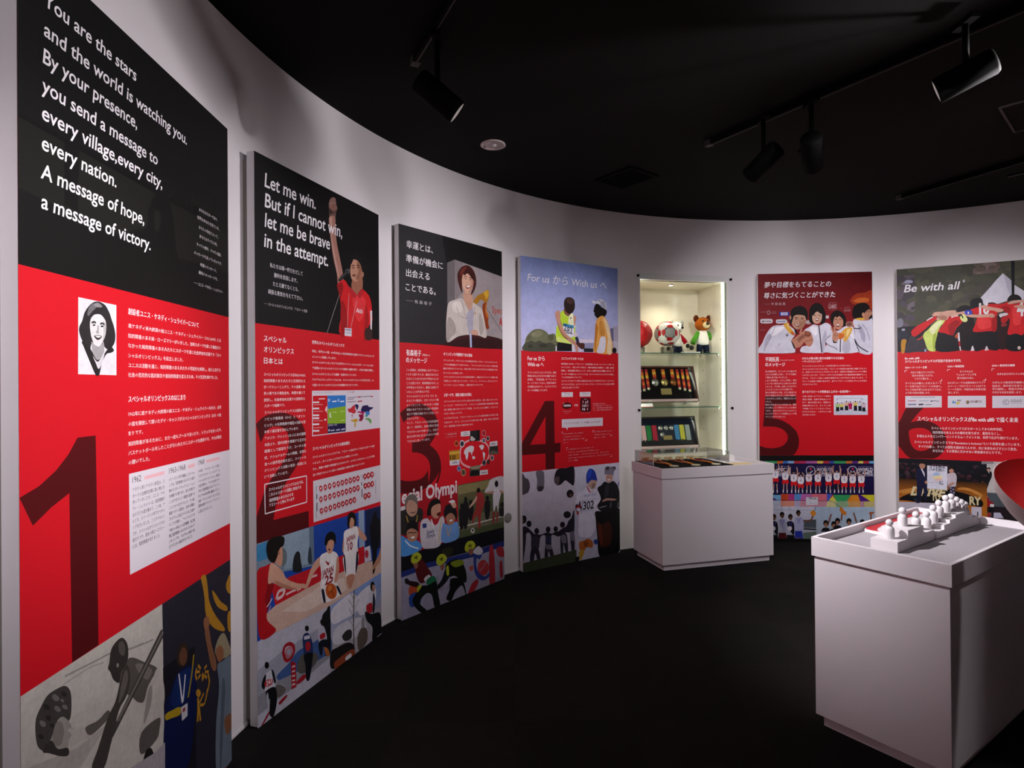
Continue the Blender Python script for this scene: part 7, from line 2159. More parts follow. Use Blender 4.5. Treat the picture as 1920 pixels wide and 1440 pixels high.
   ('p','#c9bcc6',1,[348,1770,362,1754,384,1747,402,1752,413,1785,409,1828,401,1868,354,1869]),
   ('p','#b08878',1,[352,1855,368,1839,389,1829,399,1840,368,1862,356,1872]),
   ('p','#c08a78',1,[359,1733,365,1711,385,1707,394,1722,389,1747,372,1754]),
   ('p','#2a1614',1,[354,1730,361,1709,380,1701,395,1713,393,1728,380,1715,365,1724]),
   ('p','#3a3448',0,[361,1867,402,1864,401,1929,363,1928]),
   ('p','#a9a3b4',1,[377,1878,375,1882,371,1884,366,1883,365,1879,366,1875,371,1873,375,1874]),
   ('p','#a9a3b4',1,[394,1889,392,1893,388,1895,384,1894,382,1890,384,1886,388,1884,392,1885]),
   ('p','#a9a3b4',1,[379,1905,377,1909,373,1911,369,1910,367,1906,369,1902,373,1900,377,1902]),
   ('p','#a9a3b4',1,[399,1916,397,1920,393,1922,388,1921,387,1917,389,1913,393,1911,397,1913]),
   ('p','#d9d9e8',0,[207,1696,348,1698,346,1894,205,1894]),
   ('t','パスを開け!',223,1740,107,64,'#3a3a4a',0.03,0),
   ('l','#b9bacb',4,0,[238,1718,319,1715]),
   ('p','#a8bce0',1,[243,1770,268,1751,294,1761,283,1780,253,1779]),
   ('p','#ecdca0',1,[242,1798,278,1780,314,1784,303,1803,263,1807]),
   ('p','#ecc0b8',1,[258,1813,293,1801,313,1806,298,1821,268,1824]),
   ('l','#9a9aac',3,0,[222,1842,283,1839]),
   ('t','ALL',288,1853,33,48,'#4a4a5c',0.02,0),
   ('l','#b0a8c0',3,0,[242,1862,277,1860]),
  ]),
  ('side_photograph', 'people in a white room above a player in red', [
   ('p','#bdb8b6',0,[617,1642,984,1642,984,1990,617,1990]),
   ('p','#22191e',0,[617,2010,984,2010,984,2400,617,2400]),
   ('p','#4a5258',0,[617,1900,984,1900,984,2012,617,2012]),
   ('p','#8a8488',0,[583,1644,663,1641,663,1661,582,1667]),
   ('p','#121114',1,[603,1733,620,1718,648,1729,650,1765,633,1814,611,1887,604,1864,607,1792]),
   ('p','#ba8a76',1,[617,1708,622,1698,636,1701,638,1721,628,1730]),
   ('p','#141010',1,[615,1711,619,1696,634,1691,641,1700,639,1709,627,1702]),
   ('p','#d9d6d8',0,[625,1724,634,1725,632,1743]),
   ('p','#5a3a22',0,[581,1808,607,1807,606,1851,581,1856]),
   ('p','#c9c5ca',0,[594,1936,622,1933,632,1963,593,1972]),
   ('p','#8e1620',1,[608,1959,618,1937,627,1940,632,1963,655,1979,660,1991,636,1993,631,2020,612,2018,610,1994,588,1978]),
   ('p','#d3cfd0',0,[584,1990,612,1988,612,2015,584,2017]),
   ('p','#d3cfd0',0,[636,1993,663,1993,660,2017,636,2016]),
   ('p','#101014',0,[579,2024,660,2017,660,2062,579,2069]),
   ('p','#5a4444',0,[602,2067,645,2063,645,2093,602,2097]),
   ('p','#b9b6cc',0,[660,2062,702,2059,725,2104,659,2104]),
   ('p','#9a2a2a',1,[621,2071,636,2067,635,2100,623,2101]),
  ]),
 ],
}
for num in sorted(POSES): panel(num)

# lettering: every line set as text, turned into flat shapes of the print it belongs to
def flush_text():
    objs = []
    for ink, op, z in _texts:
        c = bpy.data.curves.new('line', 'FONT'); c.body = op[1]; c.size = op[5]; c.resolution_u = 3 if op[5] > 30 else (2 if op[5] > 17 else 1)
        c.fill_mode = 'FRONT'; c.offset = op[7] * op[5] if op[1].isascii() else 0.0; c.shear = op[8]
        o = bpy.data.objects.new('line', c); C.objects.link(o); objs.append(o)
    bpy.context.view_layer.update(); dg = bpy.context.evaluated_depsgraph_get()
    for (ink, op, z), o in zip(_texts, objs):
        me = bpy.data.meshes.new_from_object(o.evaluated_get(dg))
        xs = [v.co.x for v in me.vertices]
        if not xs: continue
        x0, x1 = min(xs), max(xs); sx = op[4] / max(1e-6, x1 - x0) if op[4] > 0 else 1.0
        off = x0 if op[4] > 0 else 0
        col = (*lin(op[6]), 1)
        # heavier weights are struck twice, a little apart (outlines of dense characters must not swell)
        w = op[7] * op[5] * .55 if (op[7] > .009 and not op[1].isascii()) else 0
        for dx, dy, dz in (((-w, -w * .4, 0), (w, w * .4, .000005)) if w else ((0, 0, 0),)):
            vs = [ink.bm.verts.new(((op[2] + dx + (v.co.x - off) * sx) / 1000 - PW / 2, -z - dz, PH - (op[3] + dy - v.co.y) / 1000)) for v in me.vertices]
            for p in me.polygons:
                try: f = ink.bm.faces.new([vs[i] for i in p.vertices])
                except ValueError: continue
                for lp in f.loops: lp[ink.lay] = col
        bpy.data.meshes.remove(me)
    for o in objs:
        c = o.data; bpy.data.objects.remove(o); bpy.data.curves.remove(c)
flush_text()
for name, label, ink, sheet in _layers:
    ink.bm.normal_update()
    if getattr(ink, 'tri', None): bmesh.ops.triangulate(ink.bm, faces=ink.tri, ngon_method='EAR_CLIP')
    me = bpy.data.meshes.new(name); ink.bm.to_mesh(me); ink.bm.free(); me.materials.append(M['photo' if 'photograph' in name else 'print'])
    o = bpy.data.objects.new(name, me); C.objects.link(o); o.parent = sheet
    if label: o['label'] = label

# ------------------------------------------------------------------ ceiling fixtures
def track_spot(pos, target, beams, label, group='track spotlights on the ceiling'):
    p = Vector(pos); root = thing('track_spotlight', label, 'spotlight', (p.x, p.y, CEIL), 0, group)
    A = Matrix.Translation(-Vector((p.x, p.y, CEIL))) @ aim(pos, target)
    b = MB(); b.box(-.018, -.055, -.055, .018, .055, -.032); b.build('adapter', 'black_plastic', root)
    b = MB(); b.tube([(0, 0, -.05), (0, 0, p.z - CEIL + .045)], .012); b.build('stem', 'black_metal', root)
    b = MB(); b.tube([A @ Vector((-.062, 0, .02)), Vector((0, 0, p.z - CEIL + .05)), A @ Vector((.062, 0, .02))], .008); b.build('yoke', 'black_metal', root)
    # head: open-ended can with a reflector inside; the lamp sits deep in the reflector
    b = MB(); b.lathe([(.0, .10), (.045, .10), (.052, .09), (.052, -.10), (.049, -.105), (.047, -.10), (.047, .0)], 32, A); hd = b.build('head', 'black_metal', root)
    b = MB(); b.lathe([(.012, .005), (.028, -.02), (.040, -.05), (.0455, -.085), (.0465, -.101)], 40, A); b.build('reflector', 'reflector', hd)
    b = MB(); b.lathe([(.0, -.022), (.010, -.018), (.012, .004)], 20, A); b.build('lamp', 'bulb', hd)
    for w, cone in beams:
        L = bpy.data.lights.new('spot_beam', 'SPOT'); L.energy = w; L.spot_size = math.radians(cone); L.spot_blend = 1.0; L.color = WARM; L.shadow_soft_size = .03
        o = bpy.data.objects.new('spot_beam', L); C.objects.link(o); o.matrix_world = aim(pos, target) @ T(0, 0, -.11)
    return root
SPOT_LABELS = [
 'glowing black track spotlight pointing left on the long ceiling track',
 'black track spotlight hung alone on the track above the numeral 2 panel',
 'black track spotlight nearest the far end of the long ceiling track',
 'second black track spotlight from the far end of the long ceiling track',
] + ['black track spotlight past the glowing one on the long track, towards ' + q for q in ('panel 2', 'panel 6', 'panel 5')] + ['black track spotlight on the short track, towards ' + q for q in ('panel 2', 'the wall over panel 3', 'the red seat (added light)')] + [
 'black track spotlight over the camera side, towards the quotation of panel 1', 'black track spotlight behind the lone one over panel 2, towards the wall case plinth']
for s, lb in zip(SPOTS, SPOT_LABELS): track_spot(*s, lb)

def track(p0, p1, label):
    a, b_ = Vector(p0), Vector(p1); d = b_ - a; root = thing('lighting_track', label, 'lighting track', (a.x, a.y, CEIL), math.atan2(d.y, d.x), 'black lighting tracks')
    b = MB(); b.box(0, -.017, -.032, d.length, .017, 0); b.build('rail', 'black_metal', root)
    b = MB(); b.box(.0, -.0035, -.034, d.length, .0035, -.032); b.build('slot', 'seam', root)
    b = MB(); b.box(-.03, -.019, -.034, .012, .019, 0); b.build('end_cap', 'seam', root)
track((1.22, 3.60), (2.42, 1.70), 'long black lighting track carrying spotlights above the floor plinths')
track((2.44, 2.47), (3.15, 1.23), 'short black lighting track right of the long one')
track((3.09, 4.68), (3.60, 3.47), 'bare black lighting track near the curved wall above the numeral 6 panel')
track((-.42, 2.66), (.26, 1.30), 'black lighting track above the numeral 2 panel')
track((.82, .15), (1.0, 1.9), 'black lighting track over the camera side of the room')

t = thing('ceiling_speaker', 'round pale recessed ceiling fitting above the numeral 3 panel', 'ceiling light', (-.105, 3.64, CEIL))
b = MB(); b.lathe([(.076, .0), (.078, -.006), (.070, -.009), (.060, -.004), (.060, .0)], 40); b.build('ring', 'brushed', t)
b = MB(); b.lathe([(.0, -.003), (.034, -.004), (.045, -.002), (.061, -.001)], 40); rf = b.build('reflector', 'brushed', t)
b = MB(); b.ball((0.008, -.008, -.010), .014, (1, 1, .7)); b.build('lamp', 'porcelain', rf)

t = thing('ceiling_vent', 'square black air vent in the ceiling above the wall case', 'vent', (.83, 4.24, CEIL), math.radians(-52))
b = MB(); b.box(-.17, -.15, -.012, .17, -.13, 0); b.box(-.17, .13, -.012, .17, .15, 0); b.box(-.17, -.13, -.012, -.15, .13, 0); b.box(.15, -.13, -.012, .17, .13, 0); b.build('frame', 'black_plastic', t)
b = MB()
for i in range(8): b.box(-.15, -.125 + i * .033, -.010, .15, -.113 + i * .033, -.002)
b.build('louvre', 'vent', t)

t = thing('access_hatch', 'square black access hatch outlined by a grey trim in the ceiling', 'hatch', (2.66, 3.20, CEIL), math.radians(-48))
b = MB(); b.box(0, 0, -.004, .45, .45, 0); b.build('lid', 'ceiling', t)
b = MB(); b.box(-.012, -.012, -.008, .462, 0, 0); b.box(-.012, .45, -.008, .462, .462, 0); b.box(-.012, 0, -.008, 0, .45, 0); b.box(.45, 0, -.008, .462, .45, 0); b.build('trim_ring', 'seam', t)
t = thing('slot_diffuser', 'short dark slot diffuser beside the bare lighting track', 'vent', (3.60, 4.28, CEIL), math.radians(-55))
b = MB(); b.box(0, -.03, -.006, .5, .03, 0); b.build('frame', 'black_plastic', t); b = MB(); b.box(.0, -.012, -.008, .5, .012, -.006); b.build('slot', 'seam', t)

for ang, z, lb in ((115.3, .43, 'round grey disc low on the wall between panel 4 and the wall case'), (132.6, .42, 'round grey disc low on the wall between panels 3 and 4')):
    a = math.radians(ang); t = thing('wall_disc', lb, 'cover plate', (CEN.x + (RW - .001) * math.cos(a), CEN.y + (RW - .001) * math.sin(a), z), a)
    b = MB(); b.lathe([(0, .0), (.036, 0), (.036, .004), (.032, .006), (0, .006)], 32, Matrix.Rotation(-math.pi / 2, 4, 'Y')); b.build('plate', 'rail', t)  # flat grey disc set against the curved wall

# ------------------------------------------------------------------ lit wall case (local frame: x along the wall, y into the wall, z up)
CO = CEN + RW * Vector((math.cos(CA), math.sin(CA))); CRZ = CA - math.pi / 2
case = thing('display_case', 'lit cream display case recessed in the wall with glass shelves', 'display case', (CO.x, CO.y, 0), CRZ)
L_, R_, TOP, DEP = CASE_L, CASE_R, CASE_TOP, .47
b = MB(); b.box(L_ - .02, DEP, .05, R_ + .02, DEP + .02, TOP + .02); b.build('back_panel', 'case_wall', case)
b = MB(); b.box(L_ - .02, .02, .05, L_, DEP, TOP + .02); b.build('side_panel', 'case_side', case)
b = MB(); b.box(R_, .02, .05, R_ + .02, DEP, TOP + .02); b.build('side_panel', 'case_side', case)
b = MB(); b.box(L_, .03, TOP, R_, DEP, TOP + .02); b.build('top_panel', 'case_wall', case)
b = MB(); b.box(L_, .03, .765, R_, DEP, .79); b.build('base_shelf', 'case_wall', case)
b = MB(); b.box(L_, .03, .05, R_, DEP, .07); b.build('bottom_panel', 'case_wall', case)
for x in (L_ + .004, R_ - .018):
    b = MB(); b.box(x, .026, .12, x + .011, .036, TOP - .004); b.build('led_strip', 'led', case)
b = MB(); b.box(R_ - .006, -.004, .02, R_ + .016, .024, TOP); b.build('jamb_trim', 'alu', case)
b = MB(); b.box(L_ - .010, -.004, .02, L_ + .002, .024, TOP); b.build('jamb_trim', 'alu', case)
for z in (1.70, 1.21):
    b = MB().use('shelf_glass'); b.box(L_ + .004, .06, z - .008, R_ - .022, DEP - .01, z)
    b.use('glass_edge'); b.box(L_ + .004, .056, z - .008, R_ - .022, .06, z); sh = b.build('glass_shelf', None, case)
    for x in (L_ + .012, R_ - .03):
        for y in (.08, .38):
            b = MB(); b.lathe([(.0, z - .026), (.009, z - .026), (.009, z - .0085), (0, z - .0085)], 16, T(x, y, 0)); b.build('shelf_pin', 'chrome', sh)
b = MB(); b.box(-.462, -.034, .70, .486, -.026, 2.392); b.build('glass_pane', 'glass', case)
for x, z in ((-.442, 2.367), (.468, 2.362), (-.442, 1.193), (.471, 1.196)):
    b = MB(); b.lathe([(0, -.004), (.009, -.004), (.011, .0), (.011, .010), (0, .010)], 20, T(x, -.036, z) @ Matrix.Rotation(math.pi / 2, 4, 'X')); b.lathe([(0, 0), (.005, 0), (.005, .03), (0, .03)], 12, T(x, .001, z) @ Matrix.Rotation(math.pi / 2, 4, 'X')); b.build('standoff_bolt', 'black_metal', case)
b = MB(); b.lathe([(.0, TOP - .004), (.022, TOP - .004), (.028, TOP - .008), (.034, TOP - .006), (.036, TOP)], 28, T(.01, .216, 0)); dl = b.build('downlight', 'chrome', case)
b = MB(); b.lathe([(.0, TOP - .0065), (.018, TOP - .0065)], 20, T(.01, .216, 0)); b.build('lamp', 'lamp_case', dl)
for z in (.98, 1.10, 1.32, 1.43, 1.55, 1.83, 1.95, 2.07):
    for y in (.08, .38): b = MB(); b.lathe([(0, 0), (.004, 0), (.004, .002), (0, .002)], 10, T(R_, y, z) @ Matrix.Rotation(-math.pi / 2, 4, 'Y')); b.build('pin_hole', 'black_metal', case)
def case_lamp(name, x, y, z, w, col, kind='POINT', size=.03):
    L = bpy.data.lights.new(name, kind); L.energy = w; L.color = col; L.shadow_soft_size = size
    o = bpy.data.objects.new(name, L); C.objects.link(o); o.matrix_world = T(CO.x, CO.y, 0) @ Rz(CRZ) @ T(x, y, z)
    if kind == 'SPOT': L.spot_size = math.radians(140); L.spot_blend = 1.0
    return o
case_lamp('case_downlight_beam', .01, .216, TOP - .03, 11, (1.0, .93, .78), 'SPOT', .02)
CM = T(CO.x, CO.y, 0) @ Rz(CRZ)
def in_case(name, label, cat, x, y, z, rz=0.0, group=None):
    p = CM @ Vector((x, y, z)); return thing(name, label, cat, p, CRZ + rz, group)

# balls on the top shelf
t = in_case('basketball', 'shiny red basketball half hidden by the left jamb of the wall case', 'ball', -.300, .26, 1.884)
b = MB(); b.ball((0, 0, 0), .125, seg=48); b.build('skin', 'red_ball', t)
def ring(R, r, mx, n=56):
    k = bmesh.new(); q = []
    for i in range(n):
        a = 2 * math.pi * i / n
        q.append([k.verts.new(((R + r * math.cos(c)) * math.cos(a), (R + r * math.cos(c)) * math.sin(a), r * math.sin(c))) for c in [j * math.pi / 3 for j in range(6)]])
    for i in range(n):
        for j in range(6): k.faces.new((q[i][j], q[(i + 1) % n][j], q[(i + 1) % n][(j + 1) % 6], q[i][(j + 1) % 6])).smooth = True
    bmesh.ops.recalc_face_normals(k, faces=k.faces[:]); k.transform(mx); return k
b = MB()
RO = Matrix.Rotation(.5, 4, 'Y') @ Matrix.Rotation(.9, 4, 'X')
for mx in (Matrix(), Matrix.Rotation(math.pi / 2, 4, 'X'), Matrix.Rotation(math.pi / 2, 4, 'Y')): b.merge(ring(.1245, .0022, RO @ mx))
for s in (-1, 1): b.merge(ring(.0985, .0022, RO @ Matrix.Rotation(math.pi / 2, 4, 'Y') @ T(0, 0, s * .0765)))
b.build('seam', 'seam_ball', t)
t2 = in_case('ball_stand', 'low clear stand under the red basketball', 'stand', -.300, .26, 1.70, group='clear ball stands')
def stand_mesh(t, r):
    b = MB(); b.lathe([(.05, 0), (.055, 0), (r * .55, .062), (r * .55 - .004, .062), (.046, .004)], 32); b.build('cup', 'grey_block', t)
stand_mesh(t2, .11)

t = in_case('soccer_ball', 'white soccer ball with red panels and grey rounded badges', 'ball', -.042, .20, 1.884)
b = MB(); b.ball((0, 0, 0), .114, seg=48); b.build('skin', 'white_leather', t)
def patch(b, R, ctr, outline, up=(0, 0, 1)):
    """outline (2D, metres) wrapped onto the sphere of radius R about direction ctr"""
    n = Vector(ctr).normalized(); x = Vector(up).cross(n).normalized(); y = n.cross(x)
    k = bmesh.new(); c0 = k.verts.new(n * R); O = [Vector((p[0], p[1])) for p in outline]; prev = None; rings = []
    for s in (.34, .67, 1.0):
        rings.append([k.verts.new(((n * R) + x * p.x * s + y * p.y * s).normalized() * R) for p in O])
    N = len(O)
    for i in range(N): k.faces.new((c0, rings[0][i], rings[0][(i + 1) % N]))
    for A, B in zip(rings, rings[1:]):
        for i in range(N): k.faces.new((A[i], B[i], B[(i + 1) % N], A[(i + 1) % N]))
    for f in k.faces: f.smooth = True
    bmesh.ops.recalc_face_normals(k, faces=k.faces[:]); b.merge(k)
def rsq(h, r=.45): return [(h * math.copysign(abs(math.cos(a)) ** r, math.cos(a)), h * math.copysign(abs(math.sin(a)) ** r, math.sin(a))) for a in [i * math.pi / 12 for i in range(24)]]
FR = (-.22, -.975, .02)                                         # badge facing the room
SIDE = (-1, .10, .02)
for cdir in (FR, SIDE, (1, -.15, 0), (0, .05, 1), (.15, 1, 0), (0, -.05, -1)):
    bd, br, bg = MB(), MB(), MB()
    patch(bd, .1147, cdir, rsq(.056)); patch(bg, .1153, cdir, rsq(.047)); dk = bd.build('badge', 'dark_line', t); bg.build('badge_face', 'grey_patch', dk)
    for a in range(4):
        n = Vector(cdir).normalized(); x = Vector((0, 0, 1) if abs(n.z) < .9 else (0, 1, 0)).cross(n).normalized(); y = n.cross(x)
        w = (x * math.cos(a * math.pi / 2) + y * math.sin(a * math.pi / 2))
        patch(br, .1150, n * .114 + w * .070, [(-.034, 0), (-.01, -.017), (.02, -.02), (.034, 0), (.02, .02), (-.01, .017)], w)
    br.build('red_trim', 'red_leather', dk)
t2 = in_case('ball_stand', 'low clear stand under the white soccer ball', 'stand', -.042, .20, 1.70, group='clear ball stands')
stand_mesh(t2, .11)

def plush(x, y, rz, label, fur, muzzle, ear, sleeve, mitt, s=1.0, arms=((-1, .45), (1, .35))):
    t = in_case('plush_toy', label, 'plush toy', x, y, 1.7004, rz, None); t.scale = (s * .9, s * .9, s)
    # sitting height 0.31: feet on the shelf, facing -y
    b = MB()
    b.lathe([(0, .085), (.060, .088), (.068, .11), (.064, .16), (.052, .205), (.036, .226), (0, .230)], 28, Matrix.Diagonal((1, .72, 1, 1))); b.build('shirt', 'shirt', t)
    b = MB()
    for sd in (-1, 1): b.tube([(sd * .030, 0, .105), (sd * .036, -.004, .06), (sd * .038, -.006, .012)], [.030, .033, .031], 16)
    b.build('trousers', 'navy_cloth', t)
    for sd in (-1, 1):
        b = MB(); b.ball((sd * .040, -.018, .014), .027, (1, 1.5, .52)); b.build('foot', 'black_soft', t)
    for sd, dr in arms:
        e = Vector((sd * .098, -.012, .205 - dr * .15)); h = Vector((sd * .135, -.03, .205 - dr * .32))
        b = MB(); b.tube([(sd * .045, 0, .205), e, (e + h) * .5], [.024, .026, .025], 16); a = b.build('arm', sleeve, t)
        b = MB(); b.ball(h, .024, (1, .9, 1)); b.build('mitten', mitt, a)
    b = MB(); b.ball((0, 0, .285), .075, (1.06, .92, .90)); b.build('head', fur, t)
    hd = t.children[-1]
    b = MB(); b.ball((.012, -.064, .272), .036, (1.05, .9, .85)); mz = b.build('muzzle', muzzle, hd)
    b = MB(); b.ball((.014, -.098, .284), .015, (1.25, .7, 1)); b.build('nose', 'black_soft', hd)
    for sd in (-1, 1):
        b = MB(); b.ball((sd * .028 + .006, -.062, .312), .0085); b.build('eye', 'black_soft', hd)
        b = MB(); b.ball((sd * .070, .0, .338), .030, (1, .45, 1.15), mx=None); b.build('ear', ear, hd)
    return t
plush(.366, .27, -.12, 'brown plush toy bear in a white top with green sleeves', 'fur_brown', 'fur_cream', 'fur_dark', 'green_cloth', 'black_soft')
plush(.130, .335, .1, 'white plush toy bear in a red-sleeved white top behind the soccer ball', 'fur_white', 'fur_white', 'grey_patch', 'red_cloth', 'black_soft', .88)
t = in_case('caption_card', 'blank white caption card lying before the plush toys', 'card', .15, .12, 1.7005, .1)
b = MB(); b.prism([(-.085, 0), (.085, 0), (.085, .004), (.07, .024), (-.07, .026), (-.085, .006)], 'x', 0, 0.001) if False else b.box(-.085, -.03, 0, .085, .03, .012, bev=.002); b.build('card', 'card', t)
t = in_case('acrylic_block', 'small grey clear block below the soccer ball', 'block', -.10, .10, 1.70)
b = MB(); b.box(-.055, -.02, 0, .055, .03, .042, bev=.002); b.build('block', 'grey_block', t)

# two shadow boxes of medals and ribbons, leaning back on easels
def tilt_local(t, ang): t.rotation_euler = (-ang, 0, CRZ)
def shadow_box(label, z, h, wood, ground):
    p = CM @ Vector((-.0215, .205, z)); t = thing('shadow_box', label, 'framed display', p); t.rotation_euler = (-.29, 0, CRZ)
    w = .617
    b = MB(); b.box(-w / 2, .0, 0, w / 2, .045, h); b.bm.clear()
    b.box(-w / 2, 0, 0, -w / 2 + .012, .05, h); b.box(w / 2 - .012, 0, 0, w / 2, .05, h); b.box(-w / 2 + .012, 0, h - .012, w / 2 - .012, .05, h); b.box(-w / 2 + .012, .046, 0, w / 2 - .012, .05, h - .012); b.build('frame', wood, t)
    b = MB(); b.box(-w / 2 + .012, -.002, 0, w / 2 - .012, .046, .022); b.build('lip', 'frame_lip', t)
    b = MB(); b.box(-w / 2 + .0125, .040, .0225, w / 2 - .0125, .0455, h - .0125); b.build('backing', ground, t)
    b = MB(); b.box(-w / 2 + .0125, .004, .0225, w / 2 - .0125, .006, h - .0125); b.build('glass', 'glass', t)
    for x in (-.2, .2): b = MB(); b.prism([(-.03, 0), (.11, 0), (.115, -.006), (-.03, -.006)], 'x', x - .012, x + .012); b.build('easel', 'acrylic_edge', t)
    return t
f1 = shadow_box('brown shadow box of medals on orange ribbons, on the upper of two shelves', 1.258, .345, 'frame_wood', 'black_mat')
def hang(t, x, z0, z1, w, cols, disc, rad, name='medal'):
    b = MB()
    n = len(cols)
    for i, c in enumerate(cols):
        b.use(c); a, e = z0 + (z1 - z0) * i / n, z0 + (z1 - z0) * (i + 1) / n
        b.box(x - w / 2, .034, min(a, e), x + w / 2, .0385, max(a, e))
    o = b.build('ribbon', None, t)
    if disc:
        b = MB(); b.lathe([(0, 0), (rad * .8, 0), (rad * .86, .002), (rad, .002), (rad, .006), (0, .006)], 32, T(x, .0385, z1 - rad * .8) @ Matrix.Rotation(math.pi / 2, 4, 'X')); b.build(name, disc, o)
for x, d in ((-.095, 'silver'), (.0, 'gold'), (.093, 'bronze')): hang(f1, x, .325, .225, .034, ('rib_orange', 'rib_yellow', 'rib_orange', 'rib_red'), d, .036)
for i, x in enumerate((-.262, -.218, -.172, .148, .200, .250)):
    hang(f1, x, .325, .150 - .018 * abs(i - 2.5) * .6, .026, ('rib_red', 'rib_orange', 'rib_yellow', 'rib_red', 'rib_orange', 'rib_red'), 'pale_gold', .014, 'badge')
b = MB(); b.box(-.05, .034, .075, .058, .0385, .135); b.build('name_plate', 'plate_gold', f1)
f2 = shadow_box('dark shadow box of coloured ribbons, on the lowest level of the wall case', .826, .30, 'frame_grey', 'navy_mat')
for x, c in ((-.265, 'rib_teal'), (-.225, 'rib_pink'), (-.170, 'rib_green'), (-.112, 'rib_crimson'), (.118, 'rib_blue'), (.172, 'rib_lemon'), (.230, 'rib_grey')): hang(f2, x, .225, .07, .047, (c,), None, 0)
b = MB(); b.box(-.295, .036, .225, .295, .0395, .28); b.build('satin_band', 'navy_cloth', f2)
b = MB(); b.box(-.295, .030, .035, .295, .0395, .075)
for x in (-.25, -.19, -.13, .12, .18): b.prism([(x - .024, .075), (x - .024, .090), (x, .078), (x + .024, .090), (x + .024, .075)], 'y', .030, .0395)
b.build('ribbon_tails', 'black_soft', f2)
for x, z in ((-.045, .20), (.012, .20), (.068, .20), (-.035, .135)):
    b = MB(); b.lathe([(0, 0), (.022, .0), (.024, .003), (.024, .006), (0, .006)], 28, T(x, .040, z) @ Matrix.Rotation(math.pi / 2, 4, 'X')); b.build('medal', 'silver', f2)
b = MB(); b.box(-.03, .034, .085, .06, .0385, .125); b.build('name_plate', 'plate_gold', f2)
t = in_case('folded_leaflet', 'small folded leaflet with a red edge on the lower glass shelf', 'leaflet', -.30, .09, 1.2105)
b = MB().use('card'); b.prism([(0, 0), (.05, 0), (.026, .034), (.024, .034)], 'x', -.06, .06); b.use('red_cloth'); b.box(-.06, -.001, .0005, .06, .0, .006); b.build('sheet', None, t)

# ------------------------------------------------------------------ plinths
def rim(LX, LY, w, z0, z1):
    k = bmesh.new(); c = .0012
    def loop(d, z): return [k.verts.new(p) for p in ((d, d, z), (LX - d, d, z), (LX - d, LY - d, z), (d, LY - d, z))]
    R = [loop(0, z0), loop(0, z1 - c), loop(c, z1), loop(w - c, z1), loop(w, z1 - c), loop(w, z0)]
    for A, B in zip(R, R[1:] + R[:1]):
        for i in range(4): k.faces.new((A[i], A[(i + 1) % 4], B[(i + 1) % 4], B[i]))
    bmesh.ops.recalc_face_normals(k, faces=k.faces[:]); return k
def plinth(label, loc, rz, tray):
    """local frame: x 0..1 along the long side, y 0..0.494 across; open tray top"""
    t = thing('plinth', label, 'plinth', (*loc, 0), rz, 'white exhibition plinths on the floor')
    LX, LY = 1.0, .494
    b = MB(); b.box(.03, .03, 0, LX - .03, LY - .03, .046); b.build('kickplate', 'plinth', t)
    b = MB(); b.box(.008, .008, .046, LX - .008, LY - .008, .692, bev=.0015); b.build('body', 'plinth', t)
    b = MB(); w = .015; z0, z1 = .700, .778
    b.merge(rim(LX, LY, w, z0, z1))
    b.box(.012, .012, .692, LX - .012, LY - .012, .7005); b.box(w, w, z0, LX - w, LY - w, z0 + .004); b.build('tray_rim', 'plinth', t)
    b = MB(); b.box(w, w, z0 + .004, LX - w, LY - w, .747); b.build(*(('felt_inlay', 'felt') if tray else ('tray_floor', 'plinth')), t)
    return t
P2 = (1.236 + .494 * .569, 2.459 - .494 * .822); P2R = math.radians(34.7)
plinth('white tray-topped plinth carrying the peg figure model, nearest the camera', P2, P2R, True)
P1 = (1.122, 4.465); P1R = math.radians(15.2)
plinth('white tray-topped plinth of medals standing before the lit wall case', P1, P1R, False)

M2 = T(*P2, 0) @ Rz(P2R)
def on2(name, label, cat, u, v, z, group=None, rz=0): return thing(name, label, cat, M2 @ Vector((u, .494 - v, z)), P2R + rz, group)
# peg-figure model: a three-level podium, a double staircase and a printed ground plate
t = on2('podium_model', 'white three-level winners podium model at the near end of the tray', 'model', 0, 0, .747)
b = MB(); b.prism([(.131, 0), (.375, 0), (.472, 0), (.472, .043), (.370, .043), (.370, .0755), (.224, .0755), (.224, .042), (.131, .042)], 'y', .494 - .271, .494 - .172) if False else None
b.prism([(.131, 0), (.472, 0), (.472, .043), (.370, .043), (.370, .0755), (.224, .0755), (.224, .042), (.131, .042)], 'y', -.271, -.172)
b.bm.transform(T(0, 0, 0)); o = b.build('block', 'step', t); o.location = (0, 0, 0)
t.location = M2 @ Vector((0, .494, .747))
t = thing('staircase_model', 'white staircase model rising and falling behind the podium model', 'model', M2 @ Vector((0, .494, .747)), P2R)
b = MB(); b.prism([(.490, 0), (.982, 0), (.982, .022), (.945, .022), (.945, .038), (.890, .038), (.890, .056), (.830, .056), (.830, .077), (.695, .077), (.695, .063), (.631, .063), (.631, .049), (.570, .049), (.570, .030), (.490, .030)], 'y', -.274, -.172); b.build('steps', 'step', t)
t = thing('ground_plate', 'thin white plate with a red border beside the staircase model', 'model base', M2 @ Vector((0, .494, .747)), P2R)
OUTL = [(.375, -.108), (.392, -.030), (.43, -.020), (.975, -.020), (.975, -.166), (.375, -.166)]
b = MB(); b.prism(OUTL, 'z', 0, .012); b.build('sheet', 'step', t)
b = MB(); b.prism([(.384, -.066), (.395, -.032), (.432, -.022), (.97, -.022), (.97, -.05), (.60, -.05), (.52, -.052), (.45, -.060), (.41, -.075), (.388, -.092)], 'z', .012, .0126); b.prism([(.376, -.150), (.47, -.150), (.47, -.164), (.376, -.164)], 'z', .012, .0126); b.build('red_border', 'red_print', t)
b = MB(); b.bm.free()
